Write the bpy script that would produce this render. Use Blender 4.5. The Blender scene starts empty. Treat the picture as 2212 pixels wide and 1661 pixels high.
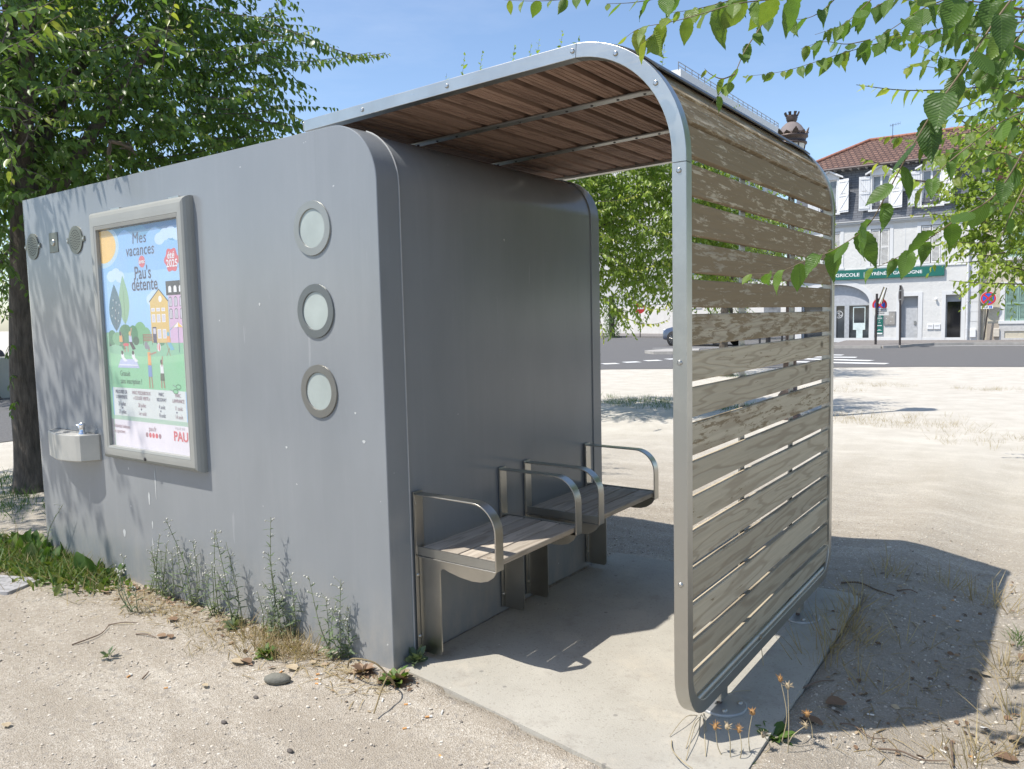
import bpy, math, random
import numpy as np
from mathutils import Vector, Matrix
R = math.radians
scene = bpy.context.scene
COL = scene.collection
random.seed(7)
rng = np.random.default_rng(11)

# ---------------------------------------------------------------- camera
CAM = np.array([2.4880, -2.4652, 1.6])
_rx, _ry, _rz, FPX = -0.0849, -0.0226, 0.6258, 1677.0      # pitch, roll, yaw, focal length in 2212-px-wide pixels
FWD = np.array([-math.sin(_rz) * math.cos(_rx), math.cos(_rz) * math.cos(_rx), math.sin(_rx)])
_r0 = np.array([math.cos(_rz), math.sin(_rz), 0.0])
_u0 = np.cross(_r0, FWD)
RGT = _r0 * math.cos(_ry) + _u0 * math.sin(_ry)
UPV = -_r0 * math.sin(_ry) + _u0 * math.cos(_ry)
cam = bpy.data.cameras.new('camera')
cam.sensor_width = 36.0
cam.lens = FPX / 2212.0 * 36.0
cam.clip_start, cam.clip_end = 0.05, 3000.0
camo = bpy.data.objects.new('camera', cam)
COL.objects.link(camo)
m = Matrix.Identity(4)
for i in range(3):
    m[i][0], m[i][1], m[i][2], m[i][3] = RGT[i], UPV[i], -FWD[i], CAM[i]
camo.matrix_world = m
scene.camera = camo

# ---------------------------------------------------------------- world, sun, exposure
SUND = np.array([-0.356, -0.470, 1.0]); SUND /= np.linalg.norm(SUND)      # towards the sun
ELEV = math.asin(SUND[2]); AZ = math.atan2(SUND[0], SUND[1])
world = bpy.data.worlds.new('World'); scene.world = world; world.use_nodes = True
wn, wl = world.node_tree.nodes, world.node_tree.links
wn.clear()
sky = wn.new('ShaderNodeTexSky'); sky.sky_type = 'NISHITA'; sky.sun_disc = False
sky.sun_elevation = ELEV; sky.sun_rotation = AZ
sky.altitude = 200; sky.air_density = 1.0; sky.dust_density = 0.9; sky.ozone_density = 2.6
bg = wn.new('ShaderNodeBackground'); bg.inputs['Strength'].default_value = 0.15
wo = wn.new('ShaderNodeOutputWorld')
tcw = wn.new('ShaderNodeTexCoord'); mpw = wn.new('ShaderNodeMapping'); mpw.inputs['Scale'].default_value = (1.3, 1.3, 6.0)
nzw = wn.new('ShaderNodeTexNoise'); nzw.inputs['Scale'].default_value = 2.2; nzw.inputs['Detail'].default_value = 7; nzw.inputs['Roughness'].default_value = 0.62
crw = wn.new('ShaderNodeValToRGB'); crw.color_ramp.elements[0].position = 0.50; crw.color_ramp.elements[1].position = 0.95
crw.color_ramp.elements[0].color = (0, 0, 0, 1); crw.color_ramp.elements[1].color = (0.14, 0.14, 0.14, 1)
mxw = wn.new('ShaderNodeMix'); mxw.data_type = 'RGBA'; mxw.inputs['B'].default_value = (6.5, 6.6, 7.0, 1)
wl.new(tcw.outputs['Generated'], mpw.inputs['Vector']); wl.new(mpw.outputs['Vector'], nzw.inputs['Vector'])
wl.new(nzw.outputs['Fac'], crw.inputs['Fac']); wl.new(crw.outputs['Color'], mxw.inputs['Factor'])
wl.new(sky.outputs['Color'], mxw.inputs['A']); wl.new(mxw.outputs['Result'], bg.inputs['Color'])
wl.new(bg.outputs['Background'], wo.inputs['Surface'])
sl = bpy.data.lights.new('sun', 'SUN'); sl.energy = 4.3; sl.angle = R(0.53); sl.color = (1.0, 0.95, 0.87)
so = bpy.data.objects.new('sun', sl); COL.objects.link(so)
so.rotation_euler = Vector(SUND).to_track_quat('Z', 'Y').to_euler(); so.location = (-6, -8, 18)
vs = scene.view_settings
scene.display_settings.display_device = 'sRGB'
vs.view_transform = 'Standard'; vs.look = 'None'; vs.exposure = 0.50; vs.gamma = 1.0; vs.use_curve_mapping = False
scene.cycles.max_bounces = 8; scene.cycles.transparent_max_bounces = 12
scene.cycles.use_denoising = True

# ---------------------------------------------------------------- measuring helpers (a pixel of the 2212-px photograph as a line of sight)
def ray(px, py):
    return FWD + RGT * (px - 1106.0) / FPX - UPV * (py - 830.5) / FPX
def at(px, py, depth):
    return CAM + ray(px, py) * depth
def onz(px, py, z=0.0):
    d = ray(px, py); return CAM + d * (z - CAM[2]) / d[2]
def ony(px, py, y):
    d = ray(px, py); return CAM + d * (y - CAM[1]) / d[1]
def onx(px, py, x):
    d = ray(px, py); return CAM + d * (x - CAM[0]) / d[0]

# ---------------------------------------------------------------- object helpers
WL = {}
def tag(o, label=None, cat=None, group=None, kind=None):
    if label: o['label'] = label
    if cat: o['category'] = cat
    if group: o['group'] = group
    if kind: o['kind'] = kind
    return o
def empty(name, loc, label=None, cat=None, group=None):
    o = bpy.data.objects.new(name, None); COL.objects.link(o)
    o.location = loc; o.empty_display_size = 0.1; WL[o] = np.array(loc, float)
    return tag(o, label, cat, group)
def copy_tree(o, parent=None):
    c = o.copy(); COL.objects.link(c)
    if parent is not None: c.parent = parent
    for ch in list(o.children): copy_tree(ch, c)
    return c

class MB:
    def __init__(s): s.v = []; s.f = []; s.sm = []
    def add(s, vs, fs, smooth=False):
        b = len(s.v); s.v.extend([tuple(map(float, q)) for q in vs])
        for f in fs: s.f.append([b + i for i in f]); s.sm.append(smooth)
        return s
    def box(s, c, size, rot=None):
        c = np.array(c, float); h = np.array(size, float) / 2
        pts = np.array([[x, y, z] for x in (-1, 1) for y in (-1, 1) for z in (-1, 1)]) * h
        if rot is not None: pts = pts @ np.array(rot).T
        return s.add(pts + c, [(0, 1, 3, 2), (4, 6, 7, 5), (0, 4, 5, 1), (2, 3, 7, 6), (0, 2, 6, 4), (1, 5, 7, 3)])
    def bb(s, x0, x1, y0, y1, z0, z1):
        return s.box(((x0 + x1) / 2, (y0 + y1) / 2, (z0 + z1) / 2), (x1 - x0, y1 - y0, z1 - z0))
    def prism(s, pts, ext, smooth=False):          # closed polygon of 3-D points, extruded by the vector ext
        pts = [np.array(q, float) for q in pts]; n = len(pts); e = np.array(ext, float)
        s.add(pts + [q + e for q in pts], [tuple(range(n))[::-1], tuple(range(n, 2 * n))])
        return s.add(pts + [q + e for q in pts], [(i, (i + 1) % n, n + (i + 1) % n, n + i) for i in range(n)], smooth)
    def loft(s, secs, closed=True, caps=True, smooth=True):
        n = len(secs[0]); vs = [q for sec in secs for q in sec]; fs = []
        for k in range(len(secs) - 1):
            for i in range(n if closed else n - 1):
                j = (i + 1) % n; fs.append((k * n + i, k * n + j, (k + 1) * n + j, (k + 1) * n + i))
        s.add(vs, fs, smooth)
        if caps and closed:
            s.add(secs[0], [tuple(range(n))[::-1]]); s.add(secs[-1], [tuple(range(n))])
        return s
    def tube(s, path, radii, seg=8, caps=True, smooth=True):
        path = [np.array(q, float) for q in path]
        if not hasattr(radii, '__len__'): radii = [radii] * len(path)
        secs = []; ref = None
        for k, q in enumerate(path):
            t = path[min(k + 1, len(path) - 1)] - path[max(k - 1, 0)]; t /= (np.linalg.norm(t) + 1e-9)
            if ref is None: ref = np.array([0, 0, 1.]) if abs(t[2]) < 0.9 else np.array([1., 0, 0])
            u = np.cross(t, ref); u /= (np.linalg.norm(u) + 1e-9); w = np.cross(u, t); ref = w
            secs.append([q + radii[k] * (u * math.cos(a) + w * math.sin(a)) for a in [2 * math.pi * i / seg for i in range(seg)]])
        return s.loft(secs, True, caps, smooth)
    def lathe(s, prof, c, seg=24, axis='z', smooth=True):      # prof: (radius, height)
        secs = []
        for r, h in prof:
            ring = []
            for i in range(seg):
                a = 2 * math.pi * i / seg; x, y = r * math.cos(a), r * math.sin(a)
                q = (x, y, h) if axis == 'z' else ((x, h, y) if axis == 'y' else (h, x, y))
                ring.append(np.array(q) + np.array(c, float))
            secs.append(ring)
        return s.loft(secs, True, True, smooth)
    def ell(s, c, r, seg=10, rings=6, jit=0.0, rot=None):
        vs = []; fs = []
        for i in range(rings + 1):
            a = math.pi * i / rings
            for j in range(seg):
                b = 2 * math.pi * j / seg
                vs.append(np.array([math.sin(a) * math.cos(b), math.sin(a) * math.sin(b), math.cos(a)]) * (1 + jit * (random.random() - .5) * (0 < i < rings)))
        vs = np.array(vs) * np.array(r)
        if rot is not None: vs = vs @ np.array(rot).T
        for i in range(rings):
            for j in range(seg): fs.append((i * seg + j, (i + 1) * seg + j, (i + 1) * seg + (j + 1) % seg, i * seg + (j + 1) % seg))
        return s.add(vs + np.array(c), fs, True)
    def build(s, name, mat, parent=None, bevel=0.0, seg=2, autosmooth=None):
        off = np.zeros(3); q = parent
        if parent is not None:
            while q is not None and q not in WL: q = q.parent
            off = WL.get(q, np.zeros(3))
        me = bpy.data.meshes.new(name)
        me.from_pydata([tuple(np.array(v) - off) for v in s.v], [], s.f)
        me.polygons.foreach_set('use_smooth', s.sm); me.validate(); me.update()
        if mat is not None: me.materials.append(mat)
        o = bpy.data.objects.new(name, me); COL.objects.link(o)
        if parent is not None: o.parent = parent
        if bevel > 0:
            b = o.modifiers.new('bevel', 'BEVEL'); b.width = bevel; b.segments = seg; b.limit_method = 'ANGLE'; b.angle_limit = R(35)
        return o
def rotm(axis, a):
    return np.array(Matrix.Rotation(a, 3, axis))

# ---------------------------------------------------------------- materials
def new_mat(name):
    mt = bpy.data.materials.new(name); mt.use_nodes = True
    nt = mt.node_tree; nt.nodes.clear()
    out = nt.nodes.new('ShaderNodeOutputMaterial'); b = nt.nodes.new('ShaderNodeBsdfPrincipled')
    nt.links.new(b.outputs[0], out.inputs[0])
    return mt, nt, b, out
def N(nt, typ, **kw):
    n = nt.nodes.new(typ)
    for k, v in kw.items():
        if k in n.inputs: n.inputs[k].default_value = v
        else: setattr(n, k, v)
    return n
def ramp(nt, fac, stops):
    r = nt.nodes.new('ShaderNodeValToRGB')
    while len(r.color_ramp.elements) < len(stops): r.color_ramp.elements.new(0.5)
    for e, (p, c) in zip(r.color_ramp.elements, stops):
        e.position = p; e.color = (*c, 1) if len(c) == 3 else c
    nt.links.new(fac, r.inputs['Fac']); return r.outputs['Color']
def mixc(nt, fac, a, b, blend='MIX'):
    mx = nt.nodes.new('ShaderNodeMix'); mx.data_type = 'RGBA'; mx.blend_type = blend
    for sk, v in (('Factor', fac), ('A', a), ('B', b)):
        if isinstance(v, (int, float)): mx.inputs[sk].default_value = v
        elif isinstance(v, tuple): mx.inputs[sk].default_value = (*v, 1) if len(v) == 3 else v
        else: nt.links.new(v, mx.inputs[sk])
    return mx.outputs['Result']
def coords(nt, scale=(1, 1, 1), kind='Object', loc=(0, 0, 0)):
    tc = nt.nodes.new('ShaderNodeTexCoord'); mp = nt.nodes.new('ShaderNodeMapping')
    mp.inputs['Scale'].default_value = scale; mp.inputs['Location'].default_value = loc
    nt.links.new(tc.outputs[kind], mp.inputs['Vector']); return mp.outputs['Vector']
def noise(nt, vec, scale, detail=4, rough=0.55, dist=0.0):
    n = N(nt, 'ShaderNodeTexNoise', Scale=scale, Detail=detail, Roughness=rough, Distortion=dist)
    nt.links.new(vec, n.inputs['Vector']); return n.outputs['Fac']
def bump(nt, b, h, strength=0.3, dist=0.01):
    bp = N(nt, 'ShaderNodeBump', Strength=strength, Distance=dist)
    nt.links.new(h, bp.inputs['Height']); nt.links.new(bp.outputs['Normal'], b.inputs['Normal'])
MATS = {}
def simple(name, col, rough=0.6, metal=0.0, var=0.12, scale=8.0, bstr=0.0, bscale=60.0, spec=0.5, kind='Object'):
    if name in MATS: return MATS[name]
    mt, nt, b, _ = new_mat(name)
    v = coords(nt, kind=kind); f = noise(nt, v, scale, 5)
    d = tuple(max(0, c * (1 - var)) for c in col); u = tuple(min(1, c * (1 + var)) for c in col)
    nt.links.new(ramp(nt, f, [(0.3, d), (0.7, u)]), b.inputs['Base Color'])
    b.inputs['Roughness'].default_value = rough; b.inputs['Metallic'].default_value = metal
    b.inputs['Specular IOR Level'].default_value = spec
    if bstr: bump(nt, b, noise(nt, v, bscale, 3), bstr, 0.01)
    MATS[name] = mt; return mt

def m_paint():
    mt, nt, b, _ = new_mat('grey_paint'); v = coords(nt)
    f = noise(nt, coords(nt, (1.2, 1.2, 0.5)), 2.0, 5)
    st = noise(nt, coords(nt, (9, 9, 0.35)), 2.2, 6, 0.6)                # rain streaks running down
    c = ramp(nt, f, [(0.3, (0.216, 0.230, 0.240)), (0.7, (0.250, 0.264, 0.274))])
    c = mixc(nt, ramp(nt, st, [(0.52, (0, 0, 0)), (0.78, (0.15, 0.15, 0.15))]), c, (0.315, 0.325, 0.33))
    # white limescale bloom near the top of the front wall
    g = N(nt, 'ShaderNodeVectorMath', operation='SUBTRACT'); nt.links.new(v, g.inputs[0]); g.inputs[1].default_value = (-0.78, 0, 2.36)
    g2 = N(nt, 'ShaderNodeVectorMath', operation='MULTIPLY'); nt.links.new(g.outputs[0], g2.inputs[0]); g2.inputs[1].default_value = (6.0, 3.0, 5.0)
    gl = N(nt, 'ShaderNodeVectorMath', operation='LENGTH'); nt.links.new(g2.outputs[0], gl.inputs[0])
    gm = N(nt, 'ShaderNodeMapRange'); gm.inputs['From Min'].default_value = 0.25; gm.inputs['From Max'].default_value = 1.0; gm.inputs['To Min'].default_value = 1; gm.inputs['To Max'].default_value = 0
    nt.links.new(gl.outputs['Value'], gm.inputs['Value'])
    wn_ = noise(nt, coords(nt, (16, 16, 6)), 2.5, 7, 0.7)
    mm = N(nt, 'ShaderNodeMath', operation='MULTIPLY'); nt.links.new(gm.outputs[0], mm.inputs[0])
    nt.links.new(ramp(nt, wn_, [(0.47, (0, 0, 0)), (0.66, (0.9, 0.9, 0.9))]), mm.inputs[1])
    c = mixc(nt, mm.outputs[0], c, (0.46, 0.48, 0.48))
    sep_ = nt.nodes.new('ShaderNodeSeparateXYZ'); nt.links.new(v, sep_.inputs[0])
    dz = N(nt, 'ShaderNodeMapRange'); dz.inputs['From Min'].default_value = .02; dz.inputs['From Max'].default_value = .42; dz.inputs['To Min'].default_value = .62; dz.inputs['To Max'].default_value = 0.0; nt.links.new(sep_.outputs[2], dz.inputs['Value'])
    sn = noise(nt, coords(nt, (3, 3, 1.2)), 4.0, 8, .7); dm = N(nt, 'ShaderNodeMath', operation='MULTIPLY'); nt.links.new(dz.outputs[0], dm.inputs[0]); nt.links.new(ramp(nt, sn, [(.35, (0, 0, 0)), (.7, (1, 1, 1))]), dm.inputs[1])
    c = mixc(nt, dm.outputs[0], c, (0.36, 0.335, 0.29))
    sc_ = noise(nt, coords(nt, (1.0, 1.0, .10), loc=(3, 1, 0)), 24.0, 3, .5)
    c = mixc(nt, ramp(nt, sc_, [(.735, (0, 0, 0)), (.76, (.30, .30, .30))]), c, (0.38, 0.39, 0.39))
    dk_ = noise(nt, coords(nt, (5, 5, .22), loc=(7, 2, 1)), 1.8, 6, .62)
    c = mixc(nt, ramp(nt, dk_, [(.62, (0, 0, 0)), (.82, (.22, .22, .22))]), c, (0.135, 0.135, 0.14))
    ch = noise(nt, v, 21.0, 2, 0.4)                                       # paint chips
    c = mixc(nt, ramp(nt, ch, [(0.80, (0, 0, 0)), (0.81, (0.7, 0.7, 0.7))]), c, (0.6, 0.6, 0.58))
    nt.links.new(c, b.inputs['Base Color'])
    b.inputs['Roughness'].default_value = 0.20; b.inputs['Specular IOR Level'].default_value = 0.5
    bump(nt, b, noise(nt, v, 120, 3), 0.06, 0.004)
    return mt
def m_steel(name='brushed_steel', col=(0.54, 0.52, 0.475), rough=0.30, stretch=(2, 2, 60)):
    mt, nt, b, _ = new_mat(name)
    f = noise(nt, coords(nt, stretch), 6, 4); g = noise(nt, coords(nt), 5, 5)
    nt.links.new(ramp(nt, g, [(0.3, tuple(c * .86 for c in col)), (0.7, tuple(min(1, c * 1.08) for c in col))]), b.inputs['Base Color'])
    mr = N(nt, 'ShaderNodeMapRange'); mr.inputs['To Min'].default_value = rough - .08; mr.inputs['To Max'].default_value = rough + .12
    nt.links.new(f, mr.inputs['Value']); nt.links.new(mr.outputs[0], b.inputs['Roughness'])
    b.inputs['Metallic'].default_value = 1.0
    bump(nt, b, f, 0.04, 0.002)
    return mt
def m_wood(name, pale, dark, stain, axis='y', grooves=False):
    mt, nt, b, _ = new_mat(name)
    tc = nt.nodes.new('ShaderNodeTexCoord'); oi = nt.nodes.new('ShaderNodeObjectInfo')
    off = N(nt, 'ShaderNodeVectorMath', operation='SCALE'); off.inputs[0].default_value = (13.0, 37.0, 7.0); nt.links.new(oi.outputs['Random'], off.inputs['Scale'])
    ad = N(nt, 'ShaderNodeVectorMath', operation='ADD'); nt.links.new(tc.outputs['Object'], ad.inputs[0]); nt.links.new(off.outputs[0], ad.inputs[1])
    def mp(sc):
        q = nt.nodes.new('ShaderNodeMapping'); q.inputs['Scale'].default_value = sc; nt.links.new(ad.outputs[0], q.inputs['Vector']); return q.outputs['Vector']
    L = {'y': (1, .09, 1), 'x': (.09, 1, 1), 'p': (1, .16, 1)}[axis]
    vg = mp(L)
    # growth rings: a distance field warped along the board, then sliced into bands
    warp = noise(nt, mp(tuple(a * 1.0 for a in L)), 9.0, 3, 0.5)
    mul = N(nt, 'ShaderNodeMath', operation='MULTIPLY'); nt.links.new(warp, mul.inputs[0]); mrr = N(nt, 'ShaderNodeMath', operation='MULTIPLY_ADD'); nt.links.new(oi.outputs['Random'], mrr.inputs[0]); mrr.inputs[1].default_value = 15.0; mrr.inputs[2].default_value = 8.0; nt.links.new(mrr.outputs[0], mul.inputs[1])
    fr = N(nt, 'ShaderNodeMath', operation='PINGPONG'); nt.links.new(mul.outputs[0], fr.inputs[0]); fr.inputs[1].default_value = 1.0
    fine = noise(nt, mp(tuple(a * 1.0 for a in (L[0], L[1] * .3, L[2]))), 90.0, 4, 0.6)
    c = mixc(nt, ramp(nt, fr.outputs[0], [(0.0, (1, 1, 1)), (0.20, (.75, .75, .75)), (0.42, (0, 0, 0))]), pale, dark)
    c = mixc(nt, ramp(nt, fine, [(0.35, (.0, .0, .0)), (0.7, (.55, .55, .55))]), c, tuple(a * .72 for a in pale))
    hv = N(nt, 'ShaderNodeMath', operation='MULTIPLY'); nt.links.new(oi.outputs['Random'], hv.inputs[0]); hv.inputs[1].default_value = 7.31
    fr2_ = N(nt, 'ShaderNodeMath', operation='FRACT'); nt.links.new(hv.outputs[0], fr2_.inputs[0])
    vr = N(nt, 'ShaderNodeMapRange'); vr.inputs['To Min'].default_value = .80; vr.inputs['To Max'].default_value = 1.12; nt.links.new(fr2_.outputs[0], vr.inputs['Value'])
    hs_ = N(nt, 'ShaderNodeHueSaturation'); nt.links.new(vr.outputs[0], hs_.inputs['Value']); nt.links.new(c, hs_.inputs['Color']); c = hs_.outputs['Color']
    # remaining stain in flakes; amount comes from the object's colour (red)
    sp = nt.nodes.new('ShaderNodeSeparateColor'); nt.links.new(oi.outputs['Color'], sp.inputs[0])
    p1 = noise(nt, mp((3.0, 1.3, 7.0)), 5.5, 9, 0.75, 0.4)
    p2 = noise(nt, mp((4, .5, 10.)), 8.0, 5, 0.65)
    am = N(nt, 'ShaderNodeMath', operation='MULTIPLY_ADD'); nt.links.new(p2, am.inputs[0]); am.inputs[1].default_value = 0.45; nt.links.new(p1, am.inputs[2])
    ad2 = N(nt, 'ShaderNodeMath', operation='ADD'); nt.links.new(am.outputs[0], ad2.inputs[0]); nt.links.new(sp.outputs[0], ad2.inputs[1])
    msk = ramp(nt, ad2.outputs[0], [(0.90 - .02, (0, 0, 0)), (0.90 + .02, (1, 1, 1))])
    msk_n = nt.nodes.new('ShaderNodeMath'); msk_n.operation = 'MULTIPLY'; nt.links.new(msk, msk_n.inputs[0]); msk_n.inputs[1].default_value = .92
    sc = mixc(nt, fine, stain, tuple(a * 1.35 for a in stain))
    c = mixc(nt, msk_n.outputs[0], c, sc)
    kn = N(nt, 'ShaderNodeTexVoronoi', Scale=3.2, Randomness=1.0); nt.links.new(mp((1.0, .55, 1.0)), kn.inputs['Vector'])
    c = mixc(nt, ramp(nt, kn.outputs['Distance'], [(0.03, (.85, .85, .85)), (0.075, (0, 0, 0))]), c, tuple(a * .55 for a in stain))
    gh = None
    if grooves:      # milled decking grooves running along the board
        wv = N(nt, 'ShaderNodeTexWave', Scale=26.0, Distortion=0.0); wv.bands_direction = 'X'; nt.links.new(tc.outputs['Object'], wv.inputs['Vector'])
        gh = ramp(nt, wv.outputs['Fac'], [(0.02, (0, 0, 0)), (0.22, (1, 1, 1))])
    nt.links.new(c, b.inputs['Base Color'])
    b.inputs['Roughness'].default_value = 0.78; b.inputs['Specular IOR Level'].default_value = 0.25
    h = N(nt, 'ShaderNodeMath', operation='ADD'); nt.links.new(fine, h.inputs[0]); nt.links.new(fr.outputs[0], h.inputs[1])
    if gh is not None: bump(nt, b, gh, 0.9, 0.006)
    else: bump(nt, b, h.outputs[0], 0.25, 0.004)
    return mt
def m_ground():
    mt, nt, b, _ = new_mat('pale_gravel'); v = coords(nt)
    big = noise(nt, v, 0.35, 6, 0.6); mid = noise(nt, v, 2.4, 6, 0.62); fin = noise(nt, v, 60, 6, 0.7)
    c = ramp(nt, big, [(0.25, (0.33, 0.288, 0.232)), (0.5, (0.42, 0.375, 0.31)), (0.75, (0.49, 0.45, 0.385))])
    c = mixc(nt, ramp(nt, mid, [(0.35, (0.38,) * 3), (0.65, (0, 0, 0))]), c, (0.31, 0.262, 0.205))
    vo = N(nt, 'ShaderNodeTexVoronoi', Scale=150.0); nt.links.new(v, vo.inputs['Vector'])
    sp = nt.nodes.new('ShaderNodeSeparateColor'); nt.links.new(vo.outputs['Color'], sp.inputs[0])
    c = mixc(nt, ramp(nt, sp.outputs[0], [(0.0, (.8,) * 3), (0.34, (0, 0, 0))]), c, (0.25, 0.215, 0.17))
    c = mixc(nt, ramp(nt, sp.outputs[1], [(0.70, (0, 0, 0)), (1.0, (.75,) * 3)]), c, (0.63, 0.59, 0.52))
    v2 = N(nt, 'ShaderNodeTexVoronoi', Scale=46.0); nt.links.new(v, v2.inputs['Vector'])
    s2 = nt.nodes.new('ShaderNodeSeparateColor'); nt.links.new(v2.outputs['Color'], s2.inputs[0])
    c = mixc(nt, ramp(nt, s2.outputs[2], [(0.90, (0, 0, 0)), (0.96, (.6,) * 3)]), c, (0.27, 0.25, 0.225))
    c = mixc(nt, ramp(nt, fin, [(0.3, (.45,) * 3), (0.6, (0, 0, 0))]), c, (0.24, 0.205, 0.165))
    tr_ = noise(nt, coords(nt, (.9, 3.4, 1), loc=(2, 5, 0)), 1.1, 7, .68)
    c = mixc(nt, ramp(nt, tr_, [(.40, (.55,) * 3), (.56, (0, 0, 0))]), c, (0.285, 0.245, 0.195))
    c = mixc(nt, ramp(nt, tr_, [(.56, (0, 0, 0)), (.72, (.55,) * 3)]), c, (0.56, 0.515, 0.44))
    fa = N(nt, 'ShaderNodeVectorMath', operation='LENGTH'); nt.links.new(v, fa.inputs[0])
    fm_ = N(nt, 'ShaderNodeMapRange'); fm_.inputs['From Min'].default_value = 3.5; fm_.inputs['From Max'].default_value = 8.0; fm_.inputs['To Max'].default_value = .75; nt.links.new(fa.outputs['Value'], fm_.inputs['Value'])
    c = mixc(nt, fm_.outputs[0], c, ramp(nt, mid, [(0.3, (0.52, 0.485, 0.42)), (0.7, (0.66, 0.625, 0.56))]))
    # darker brown patch in the ground colour beside the slab, fading outwards
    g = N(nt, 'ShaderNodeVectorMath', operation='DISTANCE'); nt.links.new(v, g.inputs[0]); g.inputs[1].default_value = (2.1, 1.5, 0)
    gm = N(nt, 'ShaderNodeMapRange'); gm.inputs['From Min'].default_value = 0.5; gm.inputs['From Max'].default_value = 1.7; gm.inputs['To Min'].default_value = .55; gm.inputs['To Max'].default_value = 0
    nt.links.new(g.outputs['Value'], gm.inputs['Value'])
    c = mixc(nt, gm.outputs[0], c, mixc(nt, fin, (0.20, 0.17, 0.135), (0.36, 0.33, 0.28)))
    nt.links.new(c, b.inputs['Base Color']); b.inputs['Roughness'].default_value = 0.95; b.inputs['Specular IOR Level'].default_value = 0.1
    h = N(nt, 'ShaderNodeMath', operation='ADD'); nt.links.new(vo.outputs['Distance'], h.inputs[0]); nt.links.new(fin, h.inputs[1])
    h2 = N(nt, 'ShaderNodeMath', operation='ADD'); nt.links.new(h.outputs[0], h2.inputs[0]); nt.links.new(noise(nt, v, 14, 5), h2.inputs[1])
    bump(nt, b, h2.outputs[0], 0.55, 0.010)
    return mt
def m_concrete():
    mt, nt, b, _ = new_mat('slab_concrete'); v = coords(nt)
    f = noise(nt, v, 2.0, 6, 0.6); g = noise(nt, v, 130, 3, 0.6)
    c = ramp(nt, f, [(0.3, (0.345, 0.325, 0.28)), (0.7, (0.44, 0.418, 0.365))])
    c = mixc(nt, ramp(nt, g, [(0.30, (.5,) * 3), (0.42, (0, 0, 0))]), c, (0.25, 0.228, 0.195))
    vo = N(nt, 'ShaderNodeTexVoronoi', Scale=120.0); nt.links.new(v, vo.inputs['Vector'])
    sp = nt.nodes.new('ShaderNodeSeparateColor'); nt.links.new(vo.outputs['Color'], sp.inputs[0])
    c = mixc(nt, ramp(nt, sp.outputs[1], [(0.90, (0, 0, 0)), (0.98, (.4,) * 3)]), c, (0.24, 0.22, 0.19))
    c = mixc(nt, ramp(nt, noise(nt, v, 1.1, 6, .65), [(0.50, (0, 0, 0)), (0.7, (.35,) * 3)]), c, (0.33, 0.30, 0.26))
    c = mixc(nt, ramp(nt, noise(nt, coords(nt, loc=(4, 9, 0)), 4.5, 7, .7), [(.56, (0, 0, 0)), (.66, (.45,) * 3)]), c, (0.27, 0.245, 0.21))
    c = mixc(nt, ramp(nt, noise(nt, coords(nt, loc=(1, 3, 0)), 1.7, 8, .75), [(.54, (0, 0, 0)), (.62, (.5,) * 3)]), c, (0.46, 0.42, 0.35))
    gum = N(nt, 'ShaderNodeTexVoronoi', Scale=5.5); nt.links.new(v, gum.inputs['Vector'])
    c = mixc(nt, ramp(nt, gum.outputs['Distance'], [(0.045, (.7,) * 3), (0.07, (0, 0, 0))]), c, (0.20, 0.19, 0.175))
    nt.links.new(c, b.inputs['Base Color']); b.inputs['Roughness'].default_value = 0.9; b.inputs['Specular IOR Level'].default_value = 0.15
    bump(nt, b, g, 0.35, 0.006); return mt
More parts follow.
